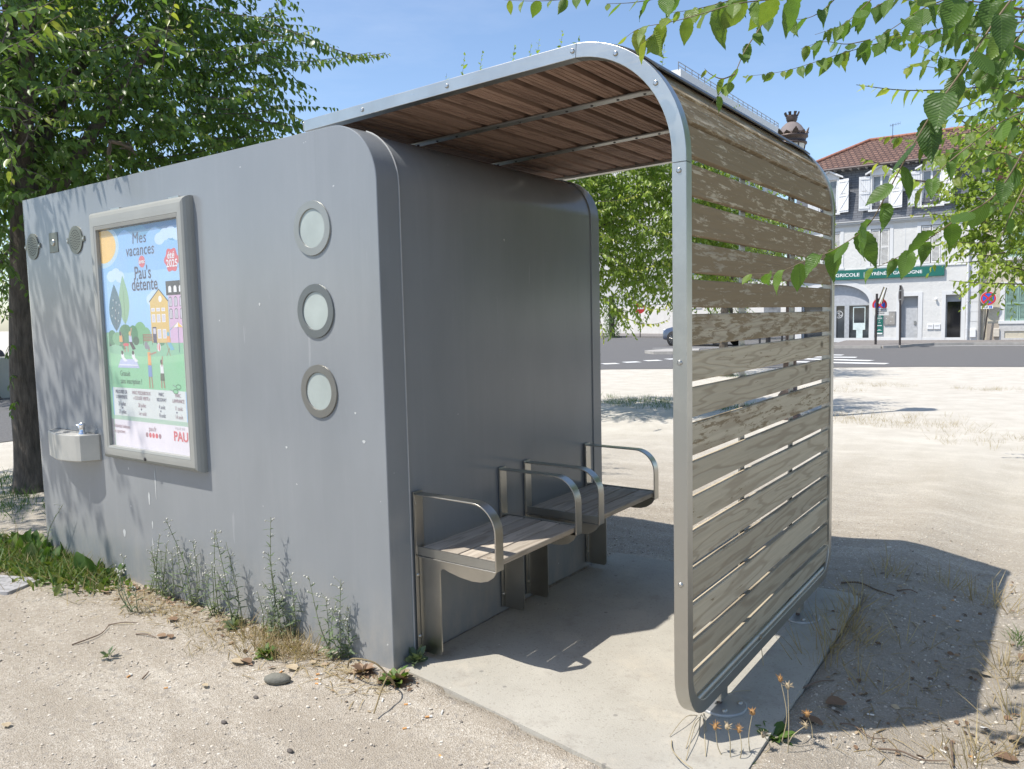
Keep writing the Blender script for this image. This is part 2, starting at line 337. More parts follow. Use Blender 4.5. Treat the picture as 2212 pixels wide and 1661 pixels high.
def m_leaf(name, c_dark, c_mid, c_young, trans=0.38, rough=0.42, veins=False):
    mt, nt, b, out = new_mat(name)
    at_ = nt.nodes.new('ShaderNodeAttribute'); at_.attribute_name = 'tint'
    c = ramp(nt, at_.outputs['Fac'], [(0.0, c_dark), (0.55, c_mid), (1.0, c_young)])
    f = noise(nt, coords(nt), 60, 3); c = mixc(nt, ramp(nt, f, [(.35, (.25,) * 3), (.65, (0, 0, 0))]), c, tuple(a * .6 for a in c_mid))
    if veins:
        lu = nt.nodes.new('ShaderNodeAttribute'); lu.attribute_name = 'luv'; sx = nt.nodes.new('ShaderNodeSeparateXYZ'); nt.links.new(lu.outputs['Vector'], sx.inputs[0])
        ab = N(nt, 'ShaderNodeMath', operation='ABSOLUTE'); nt.links.new(sx.outputs[0], ab.inputs[0])
        ml = N(nt, 'ShaderNodeMath', operation='MULTIPLY_ADD'); nt.links.new(ab.outputs[0], ml.inputs[0]); ml.inputs[1].default_value = -1.05; nt.links.new(sx.outputs[1], ml.inputs[2])
        m3 = N(nt, 'ShaderNodeMath', operation='MULTIPLY'); nt.links.new(ml.outputs[0], m3.inputs[0]); m3.inputs[1].default_value = 26.0
        pg = N(nt, 'ShaderNodeMath', operation='PINGPONG'); nt.links.new(m3.outputs[0], pg.inputs[0]); pg.inputs[1].default_value = 1.0
        vn = ramp(nt, pg.outputs[0], [(0.0, (1, 1, 1)), (0.35, (0, 0, 0))]); mid_ = ramp(nt, ab.outputs[0], [(0.004, (1, 1, 1)), (0.014, (0, 0, 0))])
        mxv = N(nt, 'ShaderNodeMix', data_type='RGBA', blend_type='LIGHTEN'); mxv.inputs['Factor'].default_value = 1; nt.links.new(vn, mxv.inputs['A']); nt.links.new(mid_, mxv.inputs['B'])
        vm = N(nt, 'ShaderNodeMath', operation='MULTIPLY'); nt.links.new(mxv.outputs['Result'], vm.inputs[0]); vm.inputs[1].default_value = .30
        vm.inputs[1].default_value = .15
        c = mixc(nt, vm.outputs[0], c, tuple(min(1, a * 1.9 + .03) for a in c_mid)); bump(nt, b, pg.outputs[0], .35, .004)
    nt.links.new(c, b.inputs['Base Color']); b.inputs['Roughness'].default_value = rough; b.inputs['Specular IOR Level'].default_value = 0.45
    tr = nt.nodes.new('ShaderNodeBsdfTranslucent'); nt.links.new(mixc(nt, 1.0, c, (1.25, 1.35, .55), 'MULTIPLY'), tr.inputs['Color'])
    mx = nt.nodes.new('ShaderNodeMixShader'); mx.inputs[0].default_value = trans
    nt.links.new(b.outputs[0], mx.inputs[1]); nt.links.new(tr.outputs[0], mx.inputs[2]); nt.links.new(mx.outputs[0], out.inputs[0])
    return mt
def m_bark():
    mt, nt, b, _ = new_mat('bark'); v = coords(nt, (1, 1, .22)); f = noise(nt, v, 26, 7, .65)
    nt.links.new(ramp(nt, f, [(.3, (.045, .038, .03)), (.7, (.15, .125, .10))]), b.inputs['Base Color']); b.inputs['Roughness'].default_value = .9
    bump(nt, b, f, .9, .03); return mt
def m_glass(name='clear_glass', tint=(1, 1, 1), refl=0.10):
    mt, nt, b, out = new_mat(name); nt.nodes.remove(b)
    tr = N(nt, 'ShaderNodeBsdfTransparent'); tr.inputs[0].default_value = (*tint, 1)
    gl = N(nt, 'ShaderNodeBsdfGlossy'); gl.inputs['Roughness'].default_value = .03
    fr = N(nt, 'ShaderNodeFresnel', IOR=1.5); mx = nt.nodes.new('ShaderNodeMixShader')
    ge = nt.nodes.new('ShaderNodeNewGeometry'); bf = N(nt, 'ShaderNodeMath', operation='SUBTRACT'); bf.inputs[0].default_value = 1.0; nt.links.new(ge.outputs['Backfacing'], bf.inputs[1])
    fm = N(nt, 'ShaderNodeMath', operation='MULTIPLY'); nt.links.new(fr.outputs[0], fm.inputs[0]); nt.links.new(bf.outputs[0], fm.inputs[1])
    nt.links.new(fm.outputs[0], mx.inputs[0]); nt.links.new(tr.outputs[0], mx.inputs[1]); nt.links.new(gl.outputs[0], mx.inputs[2])
    du = N(nt, 'ShaderNodeBsdfDiffuse'); du.inputs[0].default_value = (.7, .7, .68, 1); m2 = nt.nodes.new('ShaderNodeMixShader')
    nt.links.new(ramp(nt, noise(nt, coords(nt, (1, 1, .5)), 3.5, 6, .65), [(.3, (.03,) * 3), (.75, (.13,) * 3)]), m2.inputs[0])
    nt.links.new(mx.outputs[0], m2.inputs[1]); nt.links.new(du.outputs[0], m2.inputs[2]); nt.links.new(m2.outputs[0], out.inputs[0])
    return mt
def m_window(name='window_glass', col=(0.03, 0.035, 0.04), rough=.06):
    mt, nt, b, _ = new_mat(name); f = noise(nt, coords(nt), 1.5, 4)
    nt.links.new(ramp(nt, f, [(.3, tuple(c * .6 for c in col)), (.7, tuple(c * 1.6 for c in col))]), b.inputs['Base Color'])
    b.inputs['Roughness'].default_value = rough; b.inputs['Specular IOR Level'].default_value = .8; return mt
def m_brick(name, c1, c2, mortar, sx, sz, mort=.03, rough=.6, bstr=.4, offset=.5):
    mt, nt, b, _ = new_mat(name)
    tc = nt.nodes.new('ShaderNodeTexCoord'); sep = nt.nodes.new('ShaderNodeSeparateXYZ'); nt.links.new(tc.outputs['Object'], sep.inputs[0])
    cb = nt.nodes.new('ShaderNodeCombineXYZ'); nt.links.new(sep.outputs[0], cb.inputs[0]); nt.links.new(sep.outputs[2], cb.inputs[1])
    br = N(nt, 'ShaderNodeTexBrick', Scale=1.0); br.offset = offset
    br.inputs['Color1'].default_value = (*c1, 1); br.inputs['Color2'].default_value = (*c2, 1); br.inputs['Mortar'].default_value = (*mortar, 1)
    br.inputs['Mortar Size'].default_value = mort * sz; br.inputs['Brick Width'].default_value = sx; br.inputs['Row Height'].default_value = sz; br.inputs['Bias'].default_value = 0
    nt.links.new(cb.outputs[0], br.inputs['Vector'])
    f = noise(nt, coords(nt), 1.6, 5)
    nt.links.new(mixc(nt, ramp(nt, f, [(.35, (.3,) * 3), (.65, (0, 0, 0))]), br.outputs['Color'], tuple(a * .6 for a in c1)), b.inputs['Base Color'])
    b.inputs['Roughness'].default_value = rough; bump(nt, b, br.outputs['Fac'], -bstr, .02); return mt

PAINT = m_paint(); STEEL = m_steel(); STEELD = m_steel('worn_steel', (0.42, 0.41, 0.38), 0.42)
ALU = simple('frame_aluminium_paint', (0.30, 0.30, 0.275), .38, .0, .04, 6, .06, 160)
WOODW = m_wood('weathered_board', (0.50, 0.425, 0.305), (0.36, 0.29, 0.20), (0.205, 0.150, 0.085))
WOODC = m_wood('stained_board', (0.43, 0.285, 0.215), (0.28, 0.18, 0.135), (0.19, 0.112, 0.082), grooves=True)
WOODS = m_wood('seat_board', (0.50, 0.44, 0.365), (0.36, 0.31, 0.25), (0.22, 0.18, 0.14))
GROUND = m_ground(); CONC = m_concrete(); BARK = m_bark()
ASPH = simple('asphalt', (0.135, 0.132, 0.13), .9, 0, .22, 30, .4, 220, .2)
PAVE = simple('pavement_asphalt', (0.20, 0.185, 0.175), .9, 0, .2, 6, .3, 120, .2)
KERB = simple('kerb_stone', (0.36, 0.34, 0.31), .85, 0, .15, 4, .2, 60)
ROADW = simple('road_paint', (0.74, 0.74, 0.72), .7, 0, .12, 9)
DARKM = simple('dark_metal', (0.045, 0.043, 0.045), .45, .3, .2, 10)
RUBBER = simple('rubber', (0.02, 0.02, 0.02), .8)
BLACK = simple('black_hole', (0.008, 0.008, 0.008), .9)
WHITE = simple('white_paint', (0.78, 0.78, 0.77), .55, 0, .05, 4)
GLASS = m_glass()
ELM = m_leaf('elm_leaf', (0.090, 0.155, 0.045), (0.135, 0.220, 0.050), (0.42, 0.41, 0.08), .46, .36)
ELM2 = m_leaf('young_elm_leaf', (0.15, 0.24, 0.048), (0.30, 0.39, 0.075), (0.58, 0.54, 0.15), .46, .36)
WEED = m_leaf('weed_leaf', (0.06, 0.10, 0.05), (0.15, 0.20, 0.11), (0.33, 0.36, 0.13), .25, .6)
GREEN = m_leaf('grass_leaf', (0.045, 0.10, 0.02), (0.10, 0.18, 0.035), (0.26, 0.27, 0.08), .3, .55)
STRAW = m_leaf('dry_grass_leaf', (0.20, 0.145, 0.08), (0.38, 0.29, 0.155), (0.52, 0.43, 0.25), .25, .7)
DEADL = m_leaf('dead_leaf', (0.10, 0.065, 0.042), (0.25, 0.155, 0.095), (0.50, 0.41, 0.28), .12, .75)
# ================================================================ SETTING: ground, roads, pavements
def sstep(a, b, x):
    t = np.clip((x - a) / (b - a), 0, 1); return t * t * (3 - 2 * t)
def gz(x, y):
    x = np.asarray(x, float); y = np.asarray(y, float)
    drop = -0.095 * sstep(1.50, 2.15, x) * sstep(-0.1, 0.55, y) * (1 - sstep(4.0, 8.5, y)) * (1 - sstep(5, 9, x))
    back = -0.05 * sstep(1.95, 2.35, y) * (1 - sstep(4.0, 8.5, y)) * (1 - sstep(1.15, 1.75, x)) * sstep(-3, -1, x)
    front = -0.012 * (1 - sstep(-.25, .1, y)) * sstep(-.2, .4, x)
    rel = 0.012 * (np.sin(x * 2.1 + 1.3) * np.sin(y * 1.7) + .6 * np.sin(x * 4.3 - y * 3.1)) * (1 - sstep(9, 14, np.hypot(x, y)))
    return drop + back + front + rel * .7 - 0.004
def graded(lo, hi, fine_lo, fine_hi, step):
    a = list(np.arange(fine_lo, fine_hi + 1e-6, step)); s = step; q = fine_hi
    while q < hi: s *= 1.22; q += s; a.append(min(q, hi))
    s = step; q = fine_lo; b = []
    while q > lo: s *= 1.22; q -= s; b.append(max(q, lo))
    return np.array(b[::-1] + a)
gx = graded(-900, 900, -5.0, 4.6, 0.05); gy = graded(-300, 1200, -2.6, 5.0, 0.05)
X, Y = np.meshgrid(gx, gy, indexing='ij'); Z = gz(X, Y)
rough = rng.normal(0, 1, X.shape)
near = (np.hypot(X, Y) < 7)
Z = Z + near * rough * 0.0022
under = (X > .02 + 0 * Y) & (X < 1.58) & (Y > .04 - .12 * X) & (Y < 2.10)      # the slab's bed is dug out
Z = np.where(under, Z - .09, Z)
cab_ = (X > -3.45) & (X < -.02) & (Y > .05) & (Y < 1.92); Z = np.where(cab_, Z - .06, Z)
nx, ny = X.shape
idx = np.arange(nx * ny).reshape(nx, ny)
F = np.stack([idx[:-1, :-1], idx[1:, :-1], idx[1:, 1:], idx[:-1, 1:]], -1).reshape(-1, 4)
def np_mesh(name, V, F, mat, parent=None, smooth=True, attr=None):
    me = bpy.data.meshes.new(name); V = np.asarray(V, np.float32); F = np.asarray(F, np.int32)
    q = parent
    while q is not None and q not in WL: q = q.parent
    if q is not None: V = V - WL[q].astype(np.float32)
    k = F.shape[1]
    me.vertices.add(len(V)); me.vertices.foreach_set('co', V.ravel())
    me.loops.add(F.size); me.loops.foreach_set('vertex_index', F.ravel())
    me.polygons.add(len(F)); me.polygons.foreach_set('loop_start', np.arange(0, F.size, k, dtype=np.int32))
    try: me.polygons.foreach_set('loop_total', np.full(len(F), k, np.int32))
    except Exception: pass
    me.polygons.foreach_set('use_smooth', np.full(len(F), smooth, bool))
    if attr is not None:
        a = me.attributes.new('tint', 'FLOAT', 'POINT'); a.data.foreach_set('value', np.asarray(attr, np.float32))
    me.update(calc_edges=True); me.validate()
    me.materials.append(mat)
    o = bpy.data.objects.new(name, me); COL.objects.link(o)
    if parent is not None: o.parent = parent
    return o
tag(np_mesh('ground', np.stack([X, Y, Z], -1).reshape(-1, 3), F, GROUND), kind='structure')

def sheet(name, poly, z, mat, thick=0.0, kind='structure', **kw):
    mb = MB()
    if thick: mb.prism([(p[0], p[1], z - thick) for p in poly], (0, 0, thick))
    else: mb.add([(p[0], p[1], z) for p in poly], [tuple(range(len(poly)))])
    o = mb.build(name, mat, **kw); return tag(o, kind=kind)
# the road beyond the square, and the street down its left side
sheet('road', [(-30, -60), (-9.8, -60), (-9.9, 16.6), (-9.6, 17.4), (-8.9, 18.2), (-4.5, 20.1), (-0.8, 21.75), (4, 23.0), (14, 25.0), (60, 33), (60, 70), (-30, 90), (-30, 20)], 0.004, ASPH)
sheet('road', [(-9.7, -12.5), (60, -12.5), (60, -5.2), (-9.7, -4.6)], 0.004, ASPH)      # unseen asphalt strip, added to darken the reflection in the steel post
# pavement in front of the bank, built out towards the crossing
sheet('pavement', [(-6.9, 39.9), (-6.4, 34.2), (-5.8, 33.0), (-4.0, 33.15), (-3.6, 33.6), (-3.35, 34.9), (-2.6, 36.2), (-1.0, 36.9), (1.0, 37.2), (30, 38.4), (30, 43), (2, 42), (-6.9, 41)], 0.10, PAVE, 0.11)
mb = MB()
kl = [(-6.9, 36.5), (-6.4, 34.1), (-5.8, 32.85), (-4.0, 33.0), (-3.48, 33.5), (-3.2, 34.8), (-2.5, 36.05), (-1.0, 36.75), (1.0, 37.05), (30, 38.25)]
for a, b in zip(kl[:-1], kl[1:]):
    a = np.array(a); b = np.array(b); d = (b - a) / np.linalg.norm(b - a); n = np.array([d[1], -d[0]]) * .13
    mb.prism([(*a, 0), (*b, 0), (*(b + n), 0), (*(a + n), 0)], (0, 0, .112))
tag(mb.build('kerb', KERB, bevel=.015), kind='structure')
sheet('far_pavement', [(-60, 57.2), (-17, 47.0), (-16, 48), (-16, 60), (-60, 72)], 0.11, PAVE, 0.11)
sheet('traffic_island', [(-12.2, 27.5), (-11.4, 26.7), (-10.6, 26.9), (-10.0, 28.0), (-10.6, 29.6), (-12.0, 29.2)], 0.12, KERB, 0.13)
mk = MB()
def mark(poly): mk.add([(p[0], p[1], 0.009) for p in poly], [tuple(range(len(poly)))])
# zebra crossing bars (their near-right ends step away from the square)
for (x0, y0), (x1, y1) in [((1782.1 + .19434 * 60, 783.5), (1782.1 + .19434 * 690, 786)), ((1790, 777), (1882, 779.5)), ((1790, 771.8), (1850, 772.3)), ((1790, 767), (1821, 767.3))]:
    a = onz(x0, y0)[:2]; b = onz(x1, y1)[:2]; d = (b - a) / np.linalg.norm(b - a); a = b - d * 4.2; n = np.array([-d[1], d[0]]) * .25
    mark([a - n, b - n, b + n, a + n])
for k in range(6):                                                             # give-way dashes
    a = onz(1300 + k * 46 + 2, 786.5 - k * 3.4)[:2]; b = onz(1300 + k * 46 + 34, 785.3 - k * 3.4)[:2]
    d = (b - a) / np.linalg.norm(b - a); n = np.array([-d[1], d[0]]) * .25; mark([a - n, b - n, b + n, a + n])
mark([(-2.3, 35.2), (-0.8, 35.75), (2, 36.0), (30, 37.2), (30, 37.35), (2, 36.15), (-0.9, 35.9), (-2.4, 35.35)])
mark([(-14.0, 32.0), (-9.4, 33.2), (-9.4, 33.35), (-14.0, 32.15)]); mark([(-9.9, 31.9), (-8.6, 34.6), (-8.75, 34.65), (-10.05, 31.95)])
tag(mk.build('road_marking', ROADW), kind='structure')
# concrete slab under the shelter
sheet('concrete_slab', [(0.005, 0.03), (0.35, -0.01), (1.25, -0.15), (1.62, -0.20), (1.605, 0.26), (1.575, 2.07), (1.53, 2.135), (0.02, 2.12)], 0.0, CONC, .16, bevel=.006)

# loose chippings: crumbs of stone strewn over the near ground, one uncountable mass
def pebbles(name, n, area, smin, smax, mat, exclude=True):
    base = []
    for s in range(4):
        m_ = MB().ell((0, 0, 0), (1, .8, .5), 5, 3, .5); base.append((np.array(m_.v), np.array([f for f in m_.f])))
    VV, FF, k = [], [], 0
    x0, x1, y0, y1 = area
    cnt = 0
    while cnt < n:
        x, y = rng.uniform(x0, x1), rng.uniform(y0, y1)
        if exclude and ((-3.55 < x < 0.0 and 0 < y < 2.0) or (-.02 < x < 1.63 and -.02 - .13 * x < y < 2.14)) : continue
        s = smin * (smax / smin) ** (rng.random() ** 2.2); a = rng.uniform(0, 6.28)
        v, f = base[rng.integers(4)]; ca, sa = math.cos(a), math.sin(a)
        w = np.stack([v[:, 0] * ca - v[:, 1] * sa, v[:, 0] * sa + v[:, 1] * ca, v[:, 2]], 1) * s * rng.uniform(.7, 1.2, 3)
        VV.append(w + np.array([x, y, gz(x, y) + s * .18])); FF.append(f + k); k += len(v); cnt += 1
    att = np.repeat(rng.random(n), [len(v) for v in VV])
    return tag(np_mesh(name, np.concatenate(VV), np.concatenate(FF), mat, None, False, att), kind='stuff')
def m_peb():
    mt, nt, b, _ = new_mat('stone_chips'); a = nt.nodes.new('ShaderNodeAttribute'); a.attribute_name = 'tint'
    nt.links.new(ramp(nt, a.outputs['Fac'], [(0, (.24, .21, .18)), (.3, (.42, .37, .30)), (.7, (.56, .50, .42)), (1, (.57, .53, .46))]), b.inputs['Base Color']); b.inputs['Roughness'].default_value = .9
    return mt
PEB = m_peb()
pebbles('gravel', 20000, (-3.8, 3.4, -2.0, 4.0), .0028, .0105, PEB)
pebbles('sand_grains', 500, (.05, 1.55, -.1, 2.1), .0015, .005, PEB, False)

# ================================================================ foliage tools
def tmpl(kind):
    if kind == 'far':
        V = [(0, 0, 0), (.26, .45, .05), (0, 1, -.12), (-.26, .45, .05), (0, .5, 0)]
        F = [(0, 1, 4, 4), (1, 2, 4, 4), (2, 3, 4, 4), (3, 0, 4, 4)]
        return np.array(V, float), np.array([(0, 1, 2, 4), (0, 4, 2, 3)])
    if kind == 'blade':
        V = []
        for i, (y, w, z) in enumerate([(0, .5, 0), (.35, .5, .02), (.7, .32, -.03), (1, .04, -.12)]): V += [(-w, y, z), (w, y, z)]
        return np.array(V, float), np.array([(0, 1, 3, 2), (2, 3, 5, 4), (4, 5, 7, 6)])
    st = {'mid': [(0, 0), (.18, .20), (.42, .27), (.68, .19), (1, .0)],
          'near': [(0, 0), (.05, .13), (.12, .20), (.16, .19), (.24, .26), (.28, .25), (.36, .295), (.40, .28), (.48, .29), (.52, .27), (.60, .25), (.64, .225), (.71, .195), (.75, .165), (.81, .13), (.86, .085), (.92, .05), (1, 0)],
          'broad': [(0, .06), (.15, .14), (.35, .22), (.55, .27), (.8, .2), (1, .03)],
          'lance': [(0, .02), (.25, .075), (.6, .07), (1, .0)]}[kind]
    V = []; 
    for y, w in st:
        z = -.20 * y * y + .02 * math.sin(y * 9)
        V += [(-w, y, z + w * .34 + .012 * math.sin(y * 37)), (0, y, z), (w, y, z + w * .34 + .012 * math.cos(y * 37))]
    F = []
    for i in range(len(st) - 1):
        a = 3 * i; F += [(a, a + 1, a + 4, a + 3), (a + 1, a + 2, a + 5, a + 4)]
    return np.array(V, float), np.array(F)
TM = {k: tmpl(k) for k in ('far', 'mid', 'near', 'blade', 'broad', 'lance')}
def norm(a): return a / (np.linalg.norm(a, axis=-1, keepdims=True) + 1e-9)
class Leaves:
    def __init__(s): s.P, s.D, s.Nn, s.S, s.T = [], [], [], [], []
    def add(s, p, d, n, size, tint):
        s.P.append(p); s.D.append(d); s.Nn.append(n); s.S.append(size); s.T.append(tint)
    def build(s, name, kind, mat, parent=None, width=1.0):
        P, D, Nn, S, T = (np.array(q, float) for q in (s.P, s.D, s.Nn, s.S, s.T))
        D = norm(D); Xa = norm(np.cross(D, Nn)); Za = np.cross(Xa, D)
        v, f = TM[kind]; n = len(P); k = len(v)
        sw = S * width * rng.uniform(.82, 1.12, n); cz = rng.uniform(-.3, 2.3, n) if kind in ('near', 'mid') else np.ones(n)
        cx = rng.normal(0, .16, n) if kind in ('near', 'mid') else np.zeros(n)
        W = (Xa[:, None, :] * (v[None, :, 0, None] + cx[:, None, None] * v[None, :, 1, None] ** 2) * sw[:, None, None] + D[:, None, :] * v[None, :, 1, None] * S[:, None, None]
             + Za[:, None, :] * v[None, :, 2, None] * (S * cz)[:, None, None] + P[:, None, :])
        Fs = (f[None] + (np.arange(n) * k)[:, None, None]).reshape(-1, f.shape[1])
        o = np_mesh(name, W.reshape(-1, 3), Fs, mat, parent, True, np.repeat(np.clip(T, 0, 1), k))
        if kind == 'near':
            lu = o.data.attributes.new('luv', 'FLOAT_VECTOR', 'POINT'); lu.data.foreach_set('vector', np.tile(np.stack([v[:, 0], v[:, 1], v[:, 1] * 0], 1), (n, 1)).astype(np.float32).ravel())
        return o
UP = np.array([0, 0, 1.0])
def twig_leaves(L, path, size, spacing=.04, tint0=.2, tint1=.9, hang=.55, start=.0, jit=.25, tip=True):
    path = np.array(path, float); seg = np.linalg.norm(np.diff(path, axis=0), axis=1); cum = np.concatenate([[0], np.cumsum(seg)]); tot = cum[-1]
    q = max(start * tot, spacing); side = 1
    while q < tot:
        i = min(np.searchsorted(cum, q) - 1, len(seg) - 1); u = (q - cum[i]) / seg[i]
        p = path[i] * (1 - u) + path[i + 1] * u; t = (path[i + 1] - path[i]) / seg[i]
        sd = np.cross(t, UP); sd = sd / (np.linalg.norm(sd) + 1e-6)
        h = hang * rng.uniform(.5, 1.5)
        d = .42 * t + side * .75 * sd - h * UP + rng.normal(0, jit, 3)
        nn = .75 * UP + side * .45 * sd + .25 * t + rng.normal(0, .35, 3)
        fr = q / tot
        L.add(p, d, nn, size * rng.uniform(.60, 1.15) * (1.0 - .45 * fr ** 3), tint0 + (tint1 - tint0) * fr ** 2 * rng.uniform(.5, 1.1) + rng.normal(0, .07))
        side = -side; q += spacing * rng.uniform(.75, 1.25)
def smooth_path(pts, n=4):
    pts = np.array(pts, float); out = []
    for i in range(len(pts) - 1):
        p0, p1, p2, p3 = pts[max(i - 1, 0)], pts[i], pts[i + 1], pts[min(i + 2, len(pts) - 1)]
        for k in range(n):
            t = k / n; out.append(.5 * ((2 * p1) + (-p0 + p2) * t + (2 * p0 - 5 * p1 + 4 * p2 - p3) * t * t + (-p0 + 3 * p1 - 3 * p2 + p3) * t ** 3))
    out.append(pts[-1]); return np.array(out)
def crown(L, wood, blobs, n, size, tl=(.5, 1.0), spacing=.045, tint=(.1, .75), shell=.55, up=.15, hang=.55, wood_r=.004):
    wts = np.array([b[1][0] * b[1][1] * b[1][2] for b in blobs]) ** (2 / 3); wts /= wts.sum()
    for _ in range(n):
        c, r = blobs[rng.choice(len(blobs), p=wts)]; c = np.array(c, float); r = np.array(r, float)
        u = norm(rng.normal(0, 1, 3)); rad = shell + (1 - shell) * rng.random() ** .7
        p = c + u * r * rad * .86
        l = rng.uniform(*tl)
        d = norm(u * np.array([1, 1, .55]) + rng.normal(0, .38, 3) + UP * up)
        pts = [p]
        for k in range(5):
            d = norm(d + np.array([0, 0, -.07]) + rng.normal(0, .07, 3)); pts.append(pts[-1] + d * l / 5)
        wood.tube(pts, [wood_r * (1 - .8 * k / 5) for k in range(6)], 3, False)
        depth = (rad - shell) / (1 - shell)
        twig_leaves(L, pts, size, spacing, tint[0] + .1 * rng.random(), tint[0] + (tint[1] - tint[0]) * rng.uniform(.35, 1), hang)
def limb_wood(w, base, top, r0, targets, rfac=.5):
    base = np.array(base, float); top = np.array(top, float)
    pts = smooth_path([base, base * .6 + top * .4 + rng.normal(0, .04, 3) * (1, 1, 0), top], 6)
    rr = [r0 * (1.55 if i == 0 else 1.22 if i == 1 else 1.08 if i == 2 else 1.0) * (1 - .32 * i / (len(pts) - 1)) for i in range(len(pts))]
    w.tube(pts, rr, 14)
    for tg in targets:
        tg = np.array(tg, float); s0 = base * .2 + top * .8 if rng.random() < .5 else top
        md = (s0 + tg) / 2 + np.array([0, 0, .12 * np.linalg.norm(tg - s0)]) + rng.normal(0, .06, 3)
        pp = smooth_path([s0, md, tg], 5); w.tube(pp, [r0 * rfac * (1 - .85 * i / (len(pp) - 1)) for i in range(len(pp))], 7)
# ================================================================ the grey public-toilet cabin
LX, HZ, WY = 3.50, 2.49, 1.97
cabin = empty('public_toilet', (-1.75, 0.98, 0), 'grey painted steel toilet cabin with rounded top corner beside the slatted shelter', 'public toilet')
def cab_prof(y, inset=0.0, left=0.0, drop=0.0):
    rr = .28; cx_, cz_ = -rr, HZ - rr
    pts = [(-LX + left, y, -.15)]
    pts += [(-LX + left, y, HZ - drop)]
    for i in range(25):
        a = R(90 - 90 * i / 24); pts.append((cx_ + (rr - inset) * math.cos(a), y, cz_ + (rr - max(inset, drop)) * math.sin(a)))
    pts.append((-inset, y, -.15)); return [np.array(p) for p in pts]
mb = MB(); RC = .07
# order the corner sections from the front face backwards
secs = []
def lf(y): return RC - math.sqrt(max(0, RC * RC - (RC - min(y, RC)) ** 2))
ys = [0.0, .003, .008, .015, .024, .035, .048, .060, RC]
secs += [cab_prof(y, .003 if i == 0 else 0, lf(y), .003 if i == 0 else 0) for i, y in enumerate(ys)]
secs += [cab_prof(.138), cab_prof(.139, .007), cab_prof(1.868, .007), cab_prof(1.869)]
secs += [cab_prof(WY - y, .003 if y == 0 else 0, lf(y), .003 if y == 0 else 0) for y in ys[::-1]]
mb.loft(secs, True, True, True)
body = mb.build('body', PAINT, cabin)
es = body.modifiers.new('edge', 'EDGE_SPLIT'); es.split_angle = R(20)
SEALC = simple('grey_sealant', (.36, .36, .35), .7)
mb = MB()
pth = [(0.001, .1395, 0.0), (0.001, .1395, 2.2)] + [(-.28 + .281 * math.cos(R(a)), .1395, 2.21 + .281 * math.sin(R(a))) for a in range(8, 80, 8)]
mb.tube(pth, .0042, 6); mb.build('weld_seam', SEALC, cabin)
# portholes
RINGC = [(.30, .305, .285), (.16, .17, .165), (.20, .195, .175)]
GLZ = simple('frosted_glass', (.36, .40, .375), .25, 0, .10, 5)
for k, zc in enumerate((2.044, 1.656, 1.273)):
    rg = MB()
    S1 = [np.array((-.432 + .129 * math.cos(t), .0, zc + .129 * math.sin(t))) for t in np.linspace(0, 2 * math.pi, 49)[:-1]]
    S2 = [np.array((-.432 + .127 * math.cos(t), -.008, zc + .127 * math.sin(t))) for t in np.linspace(0, 2 * math.pi, 49)[:-1]]
    S3 = [np.array((-.432 + .092 * math.cos(t), -.008, zc + .092 * math.sin(t))) for t in np.linspace(0, 2 * math.pi, 49)[:-1]]
    S4 = [np.array((-.432 + .089 * math.cos(t), -.0012, zc + .089 * math.sin(t))) for t in np.linspace(0, 2 * math.pi, 49)[:-1]]
    rg.loft([S1, S2, S3, S4], True, False, False)
    ro = rg.build('porthole_ring', simple('porthole_ring_%d' % k, RINGC[k], .4, .5, .06, 6), cabin)
    tag(ro, ('pale grey porthole ring, topmost', 'dark grey porthole ring in the middle', 'taupe porthole ring, lowest')[k])
    MB().add([np.array((-.432 + .0905 * math.cos(t), -.0018, zc + .0905 * math.sin(t))) for t in np.linspace(0, 2 * math.pi, 49)[:-1]], [tuple(range(48))]).build('porthole_glass', GLZ, ro)
# two round wall grilles and the square lock plate between them
GRIL = simple('grille_metal', (.20, .205, .17), .45, .6, .1, 8)
for xc in (-3.325, -2.715):
    g = MB(); zc = 2.165
    ring = [np.array((xc + .088 * math.cos(t), 0, zc + .088 * math.sin(t))) for t in np.linspace(0, 2 * math.pi, 33)[:-1]]
    g.prism(ring, (0, -.007, 0))
    g.bb(xc - .117, xc - .07, -.0062, 0, zc - .017, zc + .017); g.bb(xc + .07, xc + .117, -.0062, 0, zc - .017, zc + .017)
    go = g.build('speaker_grille', GRIL, cabin, bevel=.002)
    hl = MB()
    for rr, nn in ((.012, 5), (.028, 11), (.044, 16), (.060, 22)):
        for i in range(nn):
            t = 2 * math.pi * i / nn; c = (xc + rr * math.cos(t), -.0076, zc + rr * math.sin(t))
            hl.add([np.array(c) + np.array((.0045 * math.cos(q), 0, .0045 * math.sin(q))) for q in np.linspace(0, 2 * math.pi, 7)[:-1]], [tuple(range(6))])
    tag(hl.build('grille_holes', BLACK, go), kind='stuff')
    for sx in (-.103, .103): MB().lathe([(.009, -.0066), (.007, -.011)], (xc + sx, 0, zc), 10, 'y').build('screw', STEEL, go)
lp = MB().bb(-3.078, -2.962, -.005, 0, 2.105, 2.235).build('lock_plate', GRIL, cabin, bevel=.003)
MB().lathe([(.022, -.005), (.022, -.010), (.016, -.013)], (-3.02, 0, 2.17), 16, 'y').build('lock', STEEL, lp)
MB().bb(-3.023, -3.017, -.0138, -.013, 2.158, 2.182).build('keyhole', BLACK, lp)
